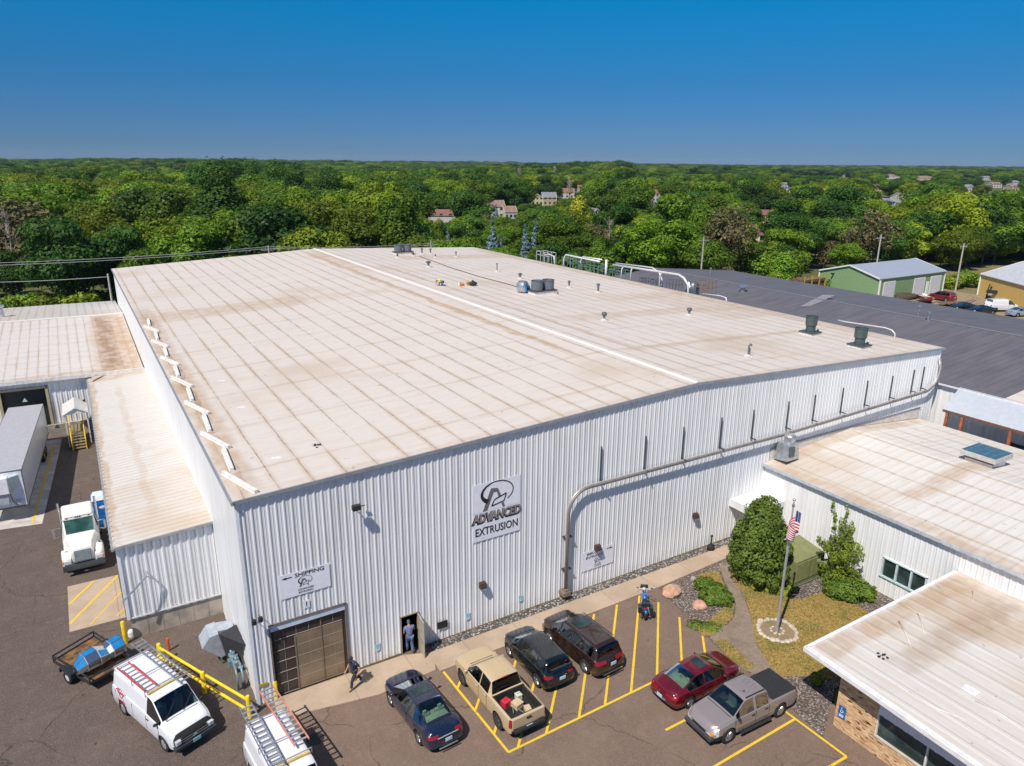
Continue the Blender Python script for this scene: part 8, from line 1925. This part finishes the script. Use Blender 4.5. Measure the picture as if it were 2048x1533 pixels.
me = leaf_mesh('grass_tufts', vs, mat_leaf('blade_dry', (.22, .15, .04), (.40, .28, .09), None, .2)); o = bpy.data.objects.new('grass_tufts', me); COL.objects.link(o); tag(o, 'short dry golden grass of the lawn round the flagpole', 'grass', None, 'stuff')

# ================================================================ POWER LINE AND POLES
M_pole = plain('pole_wood', (.42, .38, .34), .85, 0, .15, 3)
def pole(lb, x, y, h, cross=True, ins=3):
    t = thing('utility_pole', lb, 'utility pole', (x, y, 0)); MB().tube([(0, 0, -.2), (0, 0, h)], [.19, .12], 10).build('pole', M_pole, t, smooth=True)
    if cross:
        MB().box(-1.2, -.06, h-.75, 1.2, .06, h-.62).build('crossarm', M_pole, t); mb = MB()
        for q in (-1.1, -.4, .4, 1.1)[:ins+1]: mb.cyl((q, 0, h-.62), (q, 0, h-.38), .06, 8)
        mb.build('insulator', M_galv, t)
    return t
gpn = G(1910, 585); pole('leaning-looking pole with a crossarm between the green and yellow sheds', gpn.x, gpn.y, 9.6)
p = G(1762, 473, 10.5); pole('utility pole rising behind the green shed roof', p.x, p.y, 10.8)
p = G(1408, 474, 11.2); pole('utility pole with a crossarm behind the far end of the grey roof', p.x, p.y, 11.2)
pp = G(216, 551, 9.2); pole('pale utility pole at the back left corner of the factory', pp.x, pp.y, 9.4, False)
p5 = G(537, 494, 11.0); pole('pole top with insulators just showing over the back roof edge', p5.x, p5.y, 11.2)
p6 = G(862, 487, 11.0); pole('pole top with insulators behind the far roof fans', p6.x, p6.y, 11.4)
def wire(lb, P, sag=.6, r=.035):
    pts = []
    for a, b in zip(P, P[1:]):
        a, b = Vector(a), Vector(b)
        for i in range(9): s = i/8; q = a.lerp(b, s); q.z -= sag*4*s*(1-s); pts.append(q)
    o = MB().tube(pts, r, 4, cap=False).build('power_line', plain('wire_grey', (.30, .31, .33), .5), fix=False); tag(o, lb, 'power line')
for k, dzz in enumerate((0, .55)):
    L0_ = G(-60, 528+k*5, 9.6-dzz*.2)
    wire('%s power line crossing behind the left roofs to the insulator pole' % ('upper' if k == 0 else 'lower'), [(L0_.x, L0_.y, L0_.z), (p5.x, p5.y, p5.z-dzz*.5), (p6.x, p6.y, p6.z-dzz*.5)], .35)
L0_ = G(-60, 566, 8.6); wire('thin power line to the pale pole at the factory back corner', [(L0_.x, L0_.y, L0_.z), (pp.x, pp.y, 9.0)], .15)
# racks of yellow posts beside the green shed
t = thing('storage_rack', 'rust-brown material stack behind yellow posts left of the green shed', 'rack', (116, 58, 0))
for i, x in enumerate((-11, -8.2, -5.6, -3.0, -.8, 1.4, 3.2)):
    MB().box(x-.09, -.09, 0, x+.09, .09, 2.8+(1.1 if i > 2 else .2)).build('post', plain('post_ochre', (.45, .30, .06), .6), t)
MB().box(-3, .3, 0, 3.4, 2.6, 3.2).build('material_stack', plain('stack_brown', (.16, .09, .06), .9, 0, .4, 2), t); MB().box(-3, -.06, 3.2, 3.4, .06, 3.35).build('crossbar', plain('post_ochre', (.45, .30, .06), .6), t)
# mesh fence before the yellow shed
t = thing('mesh_fence', 'low dark wire fence in front of the yellow shed', 'fence', (143.5, 38, 0)); mb = MB(); u_ = Vector((18, -18, 0)).normalized()
for i in range(8): q = u_*i*3.2; mb.cyl(q, q+Vector((0, 0, 1.5)), .05, 6)
mb.build('post', M_gray, t); mb = MB(); [mb.bar(Vector((0, 0, z)), u_*22.4+Vector((0, 0, z)), .03) for z in (.15, .6, 1.05, 1.5)]; mb.build('wire', M_gray, t)
p = G(1815, 600); 
t = MB().ell((0, 0, .3), (2.8, 1.6, .8), 14, 8, jit=.18).build('debris_pile', plain('pile_dark', (.07, .05, .035), .95, 0, .4, 3), smooth='all'); t.location = (p.x+1, p.y+1, 0); tag(t, 'dark heap of brush in front of the green shed', 'heap')
haze_box()
